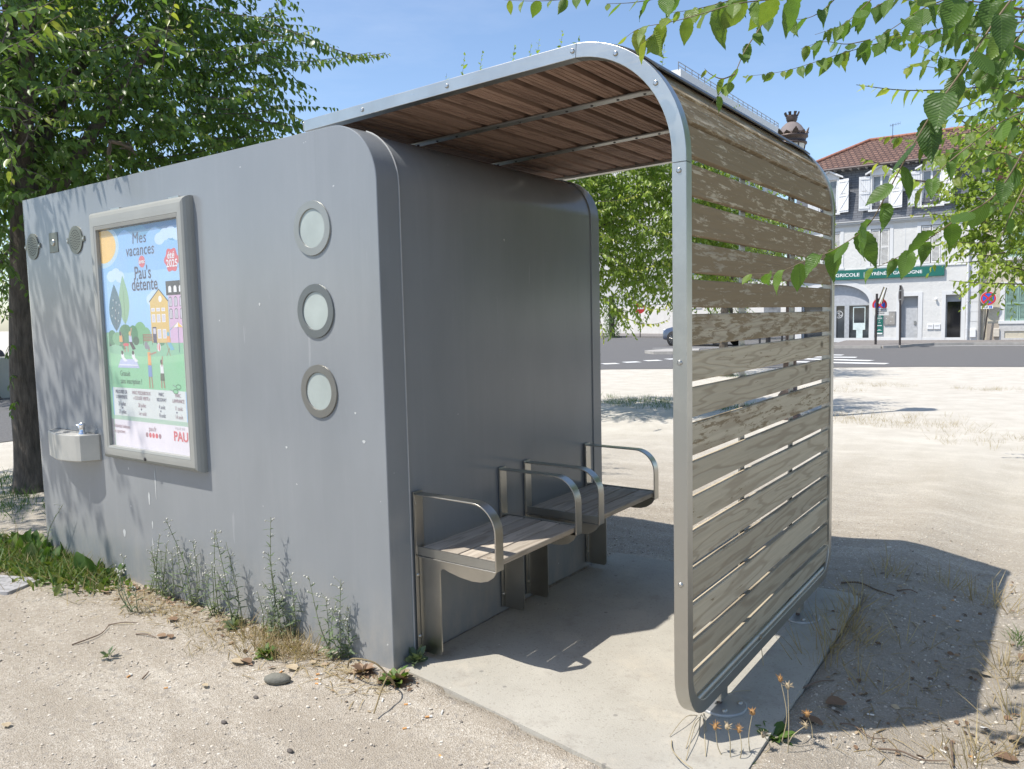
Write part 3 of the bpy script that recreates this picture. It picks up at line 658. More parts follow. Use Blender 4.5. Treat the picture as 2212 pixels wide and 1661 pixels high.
# paint chips and a long white runnel on the front wall are shapes of their own
PRIM = simple('bare_primer', (.50, .51, .50), .7)
for (x, z, w, h) in [(-.86, 1.70, .012, .016), (-.14, 1.05, .02, .016), (-.19, 1.18, .012, .01), (-.70, .98, .014, .012), (-2.03, .56, .02, .08), (-2.01, .40, .012, .05), (-2.02, .27, .008, .10), (-2.35, .30, .03, .05), (-1.95, .66, .010, .2)]:
    MB().add([(x + w * .5 * math.cos(t) * (1 + .25 * math.sin(3 * t)), -.0012, z + h * .5 * math.sin(t)) for t in np.linspace(0, 6.28, 12)[:-1]], [tuple(range(11))]).build('paint_chip', PRIM, cabin)

# ================================================================ poster case on the cabin's front wall
CX0, CX1, CZ0, CZ1 = -2.435, -1.395, 0.785, 2.302
case = empty('poster_case', (-1.915, -.035, .785), 'pale grey framed glazed case holding a colourful holiday poster on the cabin wall', 'poster case')
prof = [(0.0, 0.0), (.0, -.022), (.006, -.042), (.016, -.056), (.032, -.064), (.055, -.0655), (.075, -.0655), (.077, -.063), (.079, -.0655), (.094, -.062), (.096, -.046), (.096, -.012)]
mb = MB()
secs = []
for i, d in prof:
    secs.append([np.array(q) for q in ((CX0 + i, d, CZ0 + i * .92), (CX1 - i * .74, d, CZ0 + i * .92), (CX1 - i * .74, d, CZ1 - i * 1.2), (CX0 + i, d, CZ1 - i * 1.2))])
mb.loft(secs, True, False, False)
fr = mb.build('frame', ALU, case)
MB().bb(CX0 + .02, CX1 - .02, -.037, 0, CZ0 + .02, CZ1 - .02).build('back_panel', DARKM, case)
MB().lathe([(.011, -.0655), (.011, -.069), (.006, -.069)], (-1.93, 0, CZ0 + .035), 14, 'y').build('lock', DARKM, case)
for x in (-2.18, -1.55): MB().bb(x - .05, x + .05, -.02, -.004, CZ1, CZ1 + .008).build('hinge', STEEL, case)
# the printed poster: thin sheets of coloured print, each a hair proud of the one below
PX0, PX1, PZ0, PZ1 = -2.343, -1.468, .868, 2.182
PW, PH = PX1 - PX0, PZ1 - PZ0
_pm = {}
def ink(name, c):
    if name not in _pm:
        mt, nt, b, _ = new_mat('print_' + name); g_ = .3 * c[0] + .59 * c[1] + .11 * c[2]; b.inputs['Base Color'].default_value = (*[.86 * q + .14 * g_ for q in c], 1); b.inputs['Roughness'].default_value = .55; _pm[name] = mt
    return _pm[name]
_lay = [0]
class Print:
    def __init__(s): s.q = []
    def poly(s, uv, col, layer): s.q.append((layer, len(s.q), col, [(min(1, max(0, u)) * PW, min(1, max(0, v)) * PH) for u, v in uv], [tuple(range(len(uv)))])); return s
    def mesh(s, vs, fs, col, layer): s.q.append((layer, len(s.q), col, vs, fs))
    def ell(s, u, v, ru, rv, col, layer, n=24, a0=0, a1=6.2832):
        return s.poly([(u + ru * math.cos(a0 + (a1 - a0) * i / n), v + rv * math.sin(a0 + (a1 - a0) * i / n)) for i in range(n + (1 if a1 < 6.2 else 0))], col, layer)
    def rect(s, u0, v0, u1, v1, col, layer): return s.poly([(u0, v0), (u1, v0), (u1, v1), (u0, v1)], col, layer)
    def line(s, pts, w, col, layer):
        for (a, b), (c, d) in zip(pts[:-1], pts[1:]):
            dx, dy = (c - a) * PW, (d - b) * PH; l = math.hypot(dx, dy) + 1e-9; ox, oy = -dy / l * w / PW, dx / l * w / PH
            s.poly([(a - ox, b - oy), (c - ox, d - oy), (c + ox, d + oy), (a + ox, b + oy)], col, layer)
        return s
    def flush(s, name, parent):
        mb = MB(); cols = []; fm = []
        for k, (layer, _, col, vs, fs) in enumerate(sorted(s.q, key=lambda t: t[:2])):
            if col not in cols: cols.append(col)
            mb.add([(PX0 + x, -.0400 - 6e-6 * k, PZ0 + z) for x, z in vs], fs); fm += [cols.index(col)] * len(fs)
        o = mb.build(name, None, parent)
        for c in cols: o.data.materials.append(ink(c, INK[c]))
        if len(o.data.polygons) == len(fm): o.data.polygons.foreach_set('material_index', fm)
        else: raise ValueError('poster faces changed')
        return o
INK = dict(sky=(.22, .50, .86), sky2=(.30, .58, .90), blue=(.06, .24, .52), cloud=(.52, .70, .93), sun=(.88, .52, .06), halo=(.42, .62, .75), navy=(.025, .025, .10), red=(.72, .06, .09), white=(.82, .82, .84),
           teal=(.02, .14, .22), green=(.22, .46, .26), lawn=(.26, .62, .33), lawn2=(.22, .54, .32), bush=(.03, .24, .09), bush2=(.13, .42, .18), bushd=(.03, .12, .06), yellow=(.72, .48, .10), black=(.03, .03, .04), pink=(.66, .42, .64),
           panel=(.70, .74, .72), sage=(.42, .60, .46), paper=(.80, .74, .80), grey=(.24, .23, .27), mauve=(.35, .18, .22), skin=(.45, .20, .12), skin2=(.62, .34, .22), orange=(.85, .35, .05), bluejean=(.20, .32, .62), olive=(.13, .15, .09), aqua=(.10, .45, .60), brown=(.35, .14, .07), hill=(.10, .36, .60), pane=(.60, .58, .68), hair=(.03, .02, .025), lilac=(.50, .55, .78))
p = Print(); p.rect(0, 0, 1, 1, 'sky', 0)
# sky, top band, sun, clouds
p.rect(.06, .50, 1, .80, 'sky2', 1)
p.poly([(0, 1), (0, .905)] + [(.06 + .94 * i / 24, .955 - .03 * math.sin(i * .62 + .6) - .012 * math.cos(i * .3)) for i in range(25)] + [(1, 1)], 'hill', 2)
p.poly([(.55, 1), (.62, .978), (.72, .985), (.83, .962), (.9, .975), (1, .955), (1, 1)], 'blue', 3)
p.ell(.03, .93, .225, .10, 'halo', 2, 30); p.ell(.04, .93, .175, .078, 'sun', 3, 30)
for u, v in ((.13, .79), (.19, .80), (.24, .785), (.76, .93), (.82, .945), (.89, .95), (.96, .94), (.62, .675), (.66, .69), (.85, .70)):
    p.ell(u, v, .06, .026, 'cloud', 3, 16)
# trees
def leafy(u, v0, v1, w, col, lay):
    pts = []
    for i in range(25):
        t = i / 24; pts.append((u + w * math.sin(math.pi * t) ** .8 * (1 - .45 * t), v0 + (v1 - v0) * t))
    for i in range(24, 0, -1):
        t = i / 24; pts.append((u - w * math.sin(math.pi * t) ** .8 * (1 - .45 * t), v0 + (v1 - v0) * t))
    p.poly(pts, col, lay)
leafy(.275, .57, .79, .085, 'green', 4); leafy(.155, .54, .755, .105, 'teal', 5)
p.line([(.275, .53), (.275, .72)], .0016, 'bushd', 6); p.line([(.152, .50), (.155, .69)], .0016, 'navy', 6); p.line([(.155, .60), (.19, .64)], .0013, 'navy', 6)
for i in range(10): p.rect(.09 + .13 * ((i * 37) % 10) / 10, .57 + .012 * i, .096 + .13 * ((i * 37) % 10) / 10, .579 + .012 * i, 'panel', 7)
# lawn, bushes
p.rect(0, .278, 1, .49, 'lawn', 2); p.ell(.5, .47, .62, .045, 'lawn2', 3)
for i, (u, v, a, b, c) in enumerate([(.03, .50, .06, .035, 'bush2'), (.09, .51, .06, .035, 'bush'), (.16, .505, .07, .03, 'bush2'), (.27, .525, .09, .045, 'bush'), (.20, .50, .05, .03, 'bushd'), (.37, .525, .06, .04, 'bush'), (.46, .53, .08, .05, 'bush2'), (.53, .52, .06, .035, 'bush2'), (.40, .495, .04, .02, 'bushd'), (.05, .488, .05, .018, 'bushd'), (.70, .486, .05, .014, 'bush')]):
    p.ell(u, v, a, b, c, 4 + i % 3, 18)
# houses
p.poly([(.60, .486), (.815, .486), (.815, .665), (.714, .715), (.60, .665)], 'yellow', 6)
p.line([(.592, .664), (.714, .717), (.818, .664)], .003, 'black', 8)
p.ell(.725, .675, .02, .014, 'white', 8, 14)
for v0, v1 in ((.622, .637), (.575, .610), (.505, .545)):
    for u in (.635, .695, .755): p.rect(u - .021, v0, u + .021, v1, 'white', 7); p.rect(u - .016, v0 + .003, u + .016, v1 - .003, 'pane', 8)
p.rect(.615, .486, .66, .555, 'navy', 9); p.rect(.622, .525, .653, .549, 'pane', 10)
p.rect(.822, .486, 1, .69, 'pink', 6); p.rect(.80, .688, 1, .748, 'black', 7)
for u in (.845, .905, .965):
    p.rect(u - .017, .70, u + .017, .718, 'white', 8); p.ell(u, .718, .017, .010, 'white', 8, 10, 0, math.pi)
    for v0, v1 in ((.64, .672), (.588, .622)):
        p.rect(u - .018, v0, u + .018, v1, 'black', 8); p.rect(u - .014, v0 + .002, u + .014, v1 - .001, 'pane', 9); p.ell(u, v1, .018, .010, 'black', 8, 10, 0, math.pi); p.ell(u, v1 - .001, .014, .008, 'pane', 9, 10, 0, math.pi)
        p.line([(u, v0), (u, v1 + .008)], .0012, 'black', 10)
# parasol, deck chair, bench
p.line([(.915, .445), (.915, .575)], .002, 'teal', 11)
for i, c in enumerate(('aqua', 'white', 'sun', 'white', 'sun', 'aqua')):
    a, b = math.pi * i / 6, math.pi * (i + 1) / 6
    p.poly([(.915, .574), (.915 + .105 * math.cos(a), .535 + .018 * math.sin(a)), (.915 + .105 * math.cos(b), .535 + .018 * math.sin(b))], c, 12)
p.line([(.765, .43), (.82, .475)], .002, 'brown', 11); p.line([(.81, .43), (.765, .49)], .002, 'brown', 11)
for k in range(5): p.rect(.49, .494 + k * .0065, .605, .498 + k * .0065, 'brown', 8)
p.line([(.492, .475), (.492, .525)], .002, 'black', 8); p.line([(.603, .475), (.603, .525)], .002, 'black', 8)
def figure(u, v, h, skin, top, low, hairc, arm=None, sit=False):
    p.ell(u, v + h * .9, .012, .011, skin, 13, 12); p.ell(u - .004, v + h * .925, .014, .010, hairc, 14, 12)
    p.poly([(u - .02, v + h * .82), (u + .016, v + h * .82), (u + .02, v + h * .5), (u - .02, v + h * .5)], top, 13)
    if sit: p.poly([(u - .02, v + h * .5), (u + .02, v + h * .5), (u + .06, v + h * .15), (u + .02, v + h * .1)], low, 13)
    else:
        p.poly([(u - .022, v + h * .52), (u + .02, v + h * .52), (u + .024, v + h * .26), (u - .026, v + h * .26)], low, 14)
        p.line([(u - .014, v + h * .27), (u - .016, v)], .005, skin, 13); p.line([(u + .012, v + h * .27), (u + .02, v)], .005, skin, 13)
    if arm: p.line([(u, v + h * .76), (u + arm[0], v + h * .76 + arm[1])], .0045, skin, 15)
figure(.555, .285, .195, 'skin', 'orange', 'bluejean', 'grey', (.09, .012)); p.ell(.525, .475, .022, .018, 'grey', 14, 14)
figure(.70, .288, .125, 'skin', 'white', 'olive', 'hair', (.012, .045))
p.ell(.678, .467, .023, .019, 'white', 13, 18); p.ell(.684, .467, .007, .018, 'red', 14, 14); p.ell(.665, .467, .004, .014, 'red', 14, 12)
figure(.205, .445, .09, 'skin2', 'orange', 'bush', 'hair', None, True); figure(.33, .445, .09, 'skin2', 'lilac', 'hair', 'yellow', (.02, .04), True)
p.ell(.268, .478, .04, .007, 'red', 14, 14); p.line([(.25, .445), (.25, .477)], .003, 'red', 13); p.line([(.29, .445), (.29, .477)], .003, 'red', 13)
p.poly([(.14, .372), (.425, .372), (.385, .412), (.185, .412)], 'lilac', 8); p.line([(.16, .385), (.40, .385)], .003, 'white', 9)
figure(.215, .395, .05, 'skin2', 'white', 'white', 'hair', None, True); figure(.355, .395, .05, 'skin2', 'white', 'white', 'hair', None, True)
figure(.80, .445, .085, 'skin2', 'orange', 'aqua', 'aqua', None, True)
for u, v in ((.88, .297), (.845, .276)):
    p.ell(u, v, .03, .011, 'bushd', 9, 18); p.ell(u, v, .025, .008, 'lawn', 10, 18); p.line([(u - .03, v), (u - .065, v + .008)], .002, 'grey', 10)
# lower panels
p.rect(.055, .148, .955, .279, 'panel', 3); p.rect(0, .128, 1, .148, 'sage', 2); p.rect(0, .0, 1, .1285, 'paper', 3)
p.rect(0, 0, .045, .53, 'lawn2', 9); p.rect(0, 0, .04, .13, 'grey', 10)  # left strip puts the glass reflection into the print colour
# badges
p.ell(.533, .842, .04, .026, 'red', 5, 24)
p.poly([(.885 + .08 * (1 + .10 * math.cos(6 * t)) * math.cos(t), .835 + .049 * (1 + .10 * math.cos(6 * t)) * math.sin(t)) for t in np.linspace(0, 6.283, 49)[:-1]], 'red', 5)
for i in range(5): p.ell(.465 + .04 * i, .072, .017, .0115, 'red' if i in (1, 2, 3) else 'mauve', 5, 16)
for i in range(4): p.poly([(.158 + (.0, .245, .485, .675)[i], .188), (.178 + (.0, .245, .485, .675)[i], .188), (.168 + (.0, .245, .485, .675)[i], .178)], 'navy', 6)
# lettering
def text(s, loc, size, mat, parent, name='lettering', align='CENTER', shear=0.0, bold=0.0, xs=1.0, rot=None, extrude=0.0, spacing=1.0, res=3):
    cu = bpy.data.curves.new(name, 'FONT'); cu.body = s; cu.size = size; cu.align_x = align; cu.align_y = 'CENTER'; cu.shear = shear; cu.offset = bold; cu.extrude = extrude; cu.space_character = spacing; cu.resolution_u = res
    t = bpy.data.objects.new(name, cu); COL.objects.link(t)
    me = bpy.data.meshes.new_from_object(t)
    bpy.data.objects.remove(t); bpy.data.curves.remove(cu)
    M = (rot if rot is not None else Matrix.Rotation(R(90), 4, 'X')) @ Matrix.Diagonal((xs, 1, 1, 1))
    off = np.zeros(3); q = parent
    while q is not None and q not in WL: q = q.parent
    if q is not None: off = WL[q]
    me.transform(Matrix.Translation(Vector(np.array(loc, float) - off)) @ M)
    me.materials.clear(); me.materials.append(mat)
    o = bpy.data.objects.new(name, me); COL.objects.link(o); o.parent = parent; return o
def ptext(s, u, v, h, col, align='CENTER', shear=0.0, bold=0.0, xs=1.0, spacing=1.0):
    cu = bpy.data.curves.new('print', 'FONT'); cu.body = s; cu.size = h; cu.align_x = align; cu.align_y = 'CENTER'; cu.shear = shear; cu.offset = bold; cu.space_character = spacing; cu.resolution_u = 3
    t = bpy.data.objects.new('print', cu); me = bpy.data.meshes.new_from_object(t); bpy.data.objects.remove(t); bpy.data.curves.remove(cu)
    p.mesh([(u * PW + q.co.x * xs, v * PH + q.co.y) for q in me.vertices], [tuple(f.vertices) for f in me.polygons], col, 30); bpy.data.meshes.remove(me)
ptext('Mes', .515, .945, .092, 'navy', shear=.12, xs=.98, spacing=1.08)
ptext('vacances', .515, .893, .094, 'navy', shear=.12, bold=.0004, xs=.88, spacing=1.05)
ptext('avec', .533, .843, .036, 'white', shear=.2, bold=.0006)
ptext("Pau's", .535, .792, .105, 'navy', bold=.0010, xs=.86)
ptext('détente', .548, .742, .105, 'navy', bold=.0010, xs=.86)
ptext('été', .878, .855, .056, 'white', shear=.15, bold=.0008); ptext('2025', .888, .820, .058, 'white', bold=.0008)
ptext('Gratuit', .165, .345, .046, 'bushd', align='LEFT', xs=.85); ptext('sans inscription !', .165, .310, .046, 'bushd', align='LEFT', xs=.78)
for u, a, b, c, d, col in ((.165, 'PELOUSES DE', "L'UNIVERSITÉ", '21 juillet', '25 juillet', 'navy'), (.425, 'PARC PESQUIDOUX', '« COULÉE VERTE »', '28 juillet', '1er août', 'mauve'), (.672, 'PARC', 'RIDGWAY', '4 août', '8 août', 'navy'), (.868, 'PARC', 'LAWRANCE', '11 août', '14 août', 'mauve')):
    ptext(a, u, .259, .029, col, xs=.78, bold=.0003); ptext(b, u, .235, .029, col, xs=.76, bold=.0003); ptext(c, u, .203, .034, col, xs=.74); ptext(d, u, .166, .034, col, xs=.74)
ptext('Activités ludiques', .04, .098, .032, 'mauve', align='LEFT', xs=.82); ptext('et sportives', .04, .073, .032, 'mauve', align='LEFT', xs=.82)
ptext('pau.fr', .54, .101, .042, 'mauve', xs=.85); ptext('VILLE DE', .868, .116, .018, 'grey', spacing=1.4); ptext('PAU', .875, .080, .075, 'red', bold=.0022, xs=1.05)
poster = p.flush('poster', case)
MB().bb(PX0 - .012, PX1 + .012, -.0455, -.0435, PZ0 - .012, PZ1 + .012).build('glass_pane', GLASS, case)

# ================================================================ drinking fountain
fo = empty('drinking_fountain', (-2.87, -.07, .745), 'shallow stainless steel drinking fountain basin on the cabin wall with a push tap', 'fountain')
fx0, fx1, fz0, fz1 = -3.17, -2.575, .745, .918
outl = [(fx1, 0.0), (fx1, -.012), (fx1 - .055, -.105)]
for i in range(9):
    t = i / 8; outl.append((fx1 - .085 - .33 * t, -.118 - .027 * math.sin(math.pi * t)))
outl += [(fx0 + .06, -.085), (fx0 + .015, -.035), (fx0, 0.0)]
mb = MB(); n = len(outl)
ctr = np.array([(fx0 + fx1) / 2, -.0])
def ring(z, s, sy=None): return [np.array(((q[0] - ctr[0]) * s + ctr[0], q[1] * (sy if sy is not None else s) , z)) for q in outl]
mb.loft([ring(fz0, .97), ring(fz0 + .006, 1), ring(fz1 - .004, 1), ring(fz1, .99), ring(fz1, .95, .90), ring(fz1 - .010, .92, .84), ring(fz1 - .018, .6, .55), ring(fz1 - .020, .05)], True, True, False)
bo = mb.build('basin', m_steel('fountain_steel', (.52, .505, .46), .58, (40, 2, 2)), fo, bevel=.004)
[n_ for n_ in bo.data.materials[0].node_tree.nodes if n_.type == 'BSDF_PRINCIPLED'][0].inputs['Metallic'].default_value = .55
tp = MB(); tp.lathe([(.024, 0), (.024, .010), (.017, .014), (.017, .052), (.021, .056), (.021, .066), (.013, .074)], (-2.70, -.052, fz1 - .004), 16)
tp.tube([(-2.71, -.052, fz1 + .02), (-2.735, -.058, fz1 + .05), (-2.755, -.062, fz1 + .056)], [.009, .008, .006], 8)
tp.build('tap', m_steel('chrome', (.75, .75, .76), .14), fo)
MB().add(ring(fz1 - .0025, .945, .89), [tuple(range(n))[::-1]]).build('lit_bowl_plate', simple('dull_steel_lit_plate', (.42, .41, .38), .6, .15, .2, 12), fo)  # flat dull plate added over the hollow so it looks sunlit
MB().lathe([(.02, fz1 - .021), (.02, fz1 - .0015)], (-2.9, -.06, 0), 12).build('drain', DARKM, fo)

# ================================================================ shelter: bent steel frame, boards, roof sheet, feet
sh = empty('shelter', (0.6, 1.16, 0), 'arched open shelter of steel frames and weathered horizontal boards over a concrete slab', 'shelter')
AX, AZ, AR = .918, 2.150, .469
Y0, Y1 = .115, 2.200
# profile in the x-z plane, running from the roof's left end to the foot: returns point, tangent angle, outward normal
ROOFL = -.61; ROOFS = .020
SL = AX - ROOFL
def prof_pt(s, inset=0.0):
    if s < SL:
        z = 2.619 - ROOFS * (SL - s); return np.array((ROOFL + s, z - inset)), np.array((1.0, ROOFS)), np.array((-ROOFS, 1.0))
    s2 = s - SL; al = AR * math.pi / 2
    if s2 < al:
        a = s2 / AR; nrm = np.array((math.sin(a), math.cos(a))); return np.array((AX, AZ)) + nrm * (AR - inset), np.array((math.cos(a), -math.sin(a))), nrm
    return np.array((AX + AR - inset, AZ - (s2 - al))), np.array((0., -1.)), np.array((1., 0.))
S_ARC0, S_ARC1 = SL, SL + AR * math.pi / 2
def frame_piece(name, s0, s1, yc, parent, n=2, w=.054, t=.05):
    secs = []
    for k in range(n + 1):
        s = s0 + (s1 - s0) * k / n; q, tg, nm = prof_pt(s); q2 = q - nm * w
        secs.append([np.array((q[0], yc - t / 2, q[1])), np.array((q[0], yc + t / 2, q[1])), np.array((q2[0], yc + t / 2, q2[1])), np.array((q2[0], yc - t / 2, q2[1]))])
    mb = MB(); mb.loft(secs, True, True, True)
    o = mb.build(name, STEEL, parent, bevel=.0025); e = o.modifiers.new('wn', 'WEIGHTED_NORMAL'); e.weight = 80; return o
for yc in (Y0 + .025, Y1 - .025):
    frame_piece('roof_beam', .012, S_ARC0 + .035, yc, sh, 4)
    frame_piece('corner_arch', S_ARC0 + .0375, S_ARC1 + .02, yc, sh, 20)
# rounded end caps of the roof beams
for yc in (Y0 + .025, Y1 - .025): MB().bb(ROOFL, ROOFL + .0115, yc - .025, yc + .025, 2.619 - ROOFS * SL - .050, 2.619 - ROOFS * SL - .004).build('end_cap', STEELD, sh, bevel=.006)
# the two legs and the bottom rail are one bent loop
xo, xi = AX + AR, AX + AR - .054
path = []
zt = AZ - .0225; rb = .19; zb = .075
def sec(c, nrm, hx=.027, hr=.025):          # rectangle: x by the in-plane normal
    c = np.array(c, float); nrm = np.array(nrm, float); ex = np.array((1., 0, 0))
    return [c - ex * hx - nrm * hr, c + ex * hx - nrm * hr, c + ex * hx + nrm * hr, c - ex * hx + nrm * hr]
xc = (xo + xi) / 2; secs = []
secs.append(sec((xc, Y0 + .025, zt), (0, -1, 0)))
for i in range(11):
    a = R(90 * i / 10); rc = rb - .025
    secs.append(sec((xc, Y0 + rb - rc * math.cos(a), zb + rb - rc * math.sin(a)), (0, -math.cos(a), -math.sin(a))))
for i in range(11):
    a = R(90 * i / 10); rc = rb - .025
    secs.append(sec((xc, Y1 - rb + rc * math.sin(a), zb + rb - rc * math.cos(a)), (0, math.sin(a), -math.cos(a))))
secs.append(sec((xc, Y1 - .025, zt), (0, 1, 0)))
def m_leg():
    mt, nt, b, _ = new_mat('leg_steel'); v = coords(nt); f = noise(nt, coords(nt, (2, 2, 40)), 6, 4)
    st = noise(nt, v, 9, 6, .65)
    c = mixc(nt, ramp(nt, st, [(.55, (0, 0, 0)), (.75, (.5,) * 3)]), (.50, .49, .455), (.62, .60, .55))
    nt.links.new(c, b.inputs['Base Color']); b.inputs['Metallic'].default_value = 1.0; b.inputs['Roughness'].default_value = .36; bump(nt, b, f, .04, .002); return mt
mb = MB(); mb.loft(secs, True, True, True); lg = mb.build('frame_loop', m_leg(), sh, bevel=.0025); e = lg.modifiers.new('wn', 'WEIGHTED_NORMAL'); e.weight = 80
# round tube lying along the bottom rail, and the retaining lips beside the boards
MB().tube([(xc + .004, Y0 + .10, zb + .062), (xc + .004, Y0 + .13, zb + .058), (xc + .004, Y1 - .13, zb + .058), (xc + .004, Y1 - .10, zb + .062)], .017, 10).build('rail_tube', STEELD, sh)
# bolts on the near faces
BOLT = m_steel('bolt_steel', (.5, .5, .49), .3)
for s in (.42, .93, S_ARC0 + .02, S_ARC0 + .22, S_ARC0 + .44, S_ARC1 + .05, ):
    q, tg, nm = prof_pt(s); q = q - nm * .027; MB().lathe([(.0095, Y0), (.0095, Y0 - .003), (.006, Y0 - .006)], (q[0], 0, q[1]), 12, 'y').build('bolt', BOLT, sh)
for z in (1.43, .62): MB().lathe([(.0095, Y0), (.0095, Y0 - .003), (.006, Y0 - .006)], (xc, 0, z), 12, 'y').build('bolt', BOLT, sh)
# wall boards: measured gaps
gaps = [(2.155, 2.131), (2.018, 1.999), (1.888, 1.858), (1.753, 1.726), (1.624, 1.594), (1.488, 1.458), (1.357, 1.325), (1.226, 1.193), (1.084, 1.060), (.952, .922), (.822, .793), (.679, .658), (.543, .529), (.401, .388), (.274, .257)]
GP = .023
fix = []
for g1, g0 in gaps:                      # seen from below the lower lip is true, seen from above the upper one
    fix.append((g0 + GP, g0) if g0 > 1.62 else (g1, g1 - GP))
gaps = fix
stn = [.23, .26, .23, .26, .16, .06, .02, .13, 0, .03, 0, -.01, -.02, -.02, -.04]
by0, by1 = Y0 + .0515, Y1 - .0515
bx1, bx0 = xo - .012, xo - .034
for k in range(15):
    zt_, zb_ = gaps[k][1], (gaps[k + 1][0] if k < 14 else .165)
    w = MB(); warp = [random.uniform(-.0025, .0025) for _ in range(4)]
    n = 6; secs = []
    for i in range(n + 1):
        y = by0 + (by1 - by0) * i / n + (0.0); d = .002 * math.sin(i * 1.1 + k)
        secs.append([np.array(q) for q in ((bx0 + d, y, zb_), (bx1 + d, y, zb_ + .001 * math.sin(i + k)), (bx1 + d, y, zt_ + .001 * math.cos(i * 1.3 + k)), (bx0 + d, y, zt_))])
    w.loft(secs, True, True, False)
    o = w.build('wall_board', WOODW, sh, bevel=.004); o.color = (stn[k], 0, 0, 1)
# boards round the arch and across the roof, following the profile
pitch, bw = .1345, .110
s = S_ARC1 + (AZ - 2.155) - .006
k = 0; arch_open = 0
while s - bw > .05:
    bw = .110 if k < 3 else .094; s1, s0 = s, s - bw; secs = []
    for i in range(5):
        q, tg, nm = prof_pt((s0 + s1) / 2, .012); u = (i / 4 - .5) * bw
        # boards are flat: tangent plane at their middle
        a = q + tg * u; b = a - nm * .026
        secs.append((a, b))
    a0, b0 = secs[0]; a1, b1 = secs[-1]
    und = [b1 * (1 - f) + b0 * f + (a0 - b0) * d for f, d in ((0, 0), (.215, 0), (.225, .24), (.275, .24), (.285, 0), (.465, 0), (.475, .24), (.525, .24), (.535, 0), (.715, 0), (.725, .24), (.775, .24), (.785, 0), (1, 0))]      # milled grooves underneath
    w = MB(); w.prism([(q[0], by0, q[1]) for q in [a0, a1] + und], (0, by1 - by0, 0))
    outside = k < 3
    o = w.build('arch_board' if s1 > S_ARC0 else 'roof_board', WOODW if outside else WOODC, sh, bevel=.003); o.color = ((.22 if k else .26) if outside else random.uniform(-.2, .06), 0, 0, 1)
    s -= pitch * (1.0 if k < 3 else .995); k += 1
# two flat ribs inside the boards, from roof to foot, with the bolts through the boards
for yb in (.735, 1.455):
    secs = []; ss = list(np.linspace(.06, S_ARC0, 6)) + list(np.linspace(S_ARC0, S_ARC1, 16))[1:] + [S_ARC1 + 2.0]
    for s_ in ss:
        q, tg, nm = prof_pt(s_, .0395); q2 = q - nm * .009
        yy = yb + (.065 if s_ > S_ARC1 - .1 else .065 * max(0, (s_ - S_ARC0) / (S_ARC1 - S_ARC0)))
        secs.append([np.array((q[0], yy - .028, q[1])), np.array((q[0], yy + .028, q[1])), np.array((q2[0], yy + .028, q2[1])), np.array((q2[0], yy - .028, q2[1]))])
    rb_ = MB(); rb_.loft(secs, True, True, False); ro = rb_.build('rib', STEELD, sh, bevel=.002)
    s_ = S_ARC1 - .05
    while s_ > .1:
        q, tg, nm = prof_pt(s_, .0395 + .009)
        MB().ell((q[0], yb + .065 * max(0, (s_ - S_ARC0) / (S_ARC1 - S_ARC0)), q[1]), (.008, .008, .005), 8, 5).build('rib_bolt', DARKM, ro); s_ -= pitch
# dark roof sheet on top, ending half-way round the arch
secs = []
for s_ in list(np.linspace(.03, S_ARC0, 8)) + list(np.linspace(S_ARC0, S_ARC0 + AR * R(46), 14))[1:]:
    q, tg, nm = prof_pt(s_, -.004); q2 = q + nm * .006
    secs.append([np.array((q[0], Y0 + .055, q[1])), np.array((q[0], Y1 - .055, q[1])), np.array((q2[0], Y1 - .055, q2[1])), np.array((q2[0], Y0 + .055, q2[1]))])
MB().loft(secs, True, True, False).build('roof_sheet', simple('dark_roof_sheet', (.05, .05, .045), .4, .2, .2, 5), sh)
# feet: block, threaded rod, round plate with bolts
for yf in (.50, 1.62):
    f_ = MB().bb(xc - .022, xc + .022, yf - .035, yf + .035, zb - .055 + .012, zb + .012).build('foot', STEELD, sh, bevel=.003)
    MB().lathe([(.011, .0), (.011, zb)], (xc, yf, 0), 10).build('foot_rod', simple('rusty_rod', (.16, .12, .10), .6, .5), f_)
    pl_ = MB(); pl_.lathe([(.098, 0.0005), (.098, .009), (.094, .011)], (xc + .012, yf, 0), 28)
    pl_.build('foot_plate', simple('galvanised', (.40, .40, .39), .55, .7, .12, 8), f_)
    for t in (0.5, 2.1, 3.6, 5.2): MB().lathe([(.011, .011), (.011, .019), (.006, .022)], (xc + .012 + .07 * math.cos(t), yf + .07 * math.sin(t), 0), 8).build('foot_bolt', STEELD, f_)

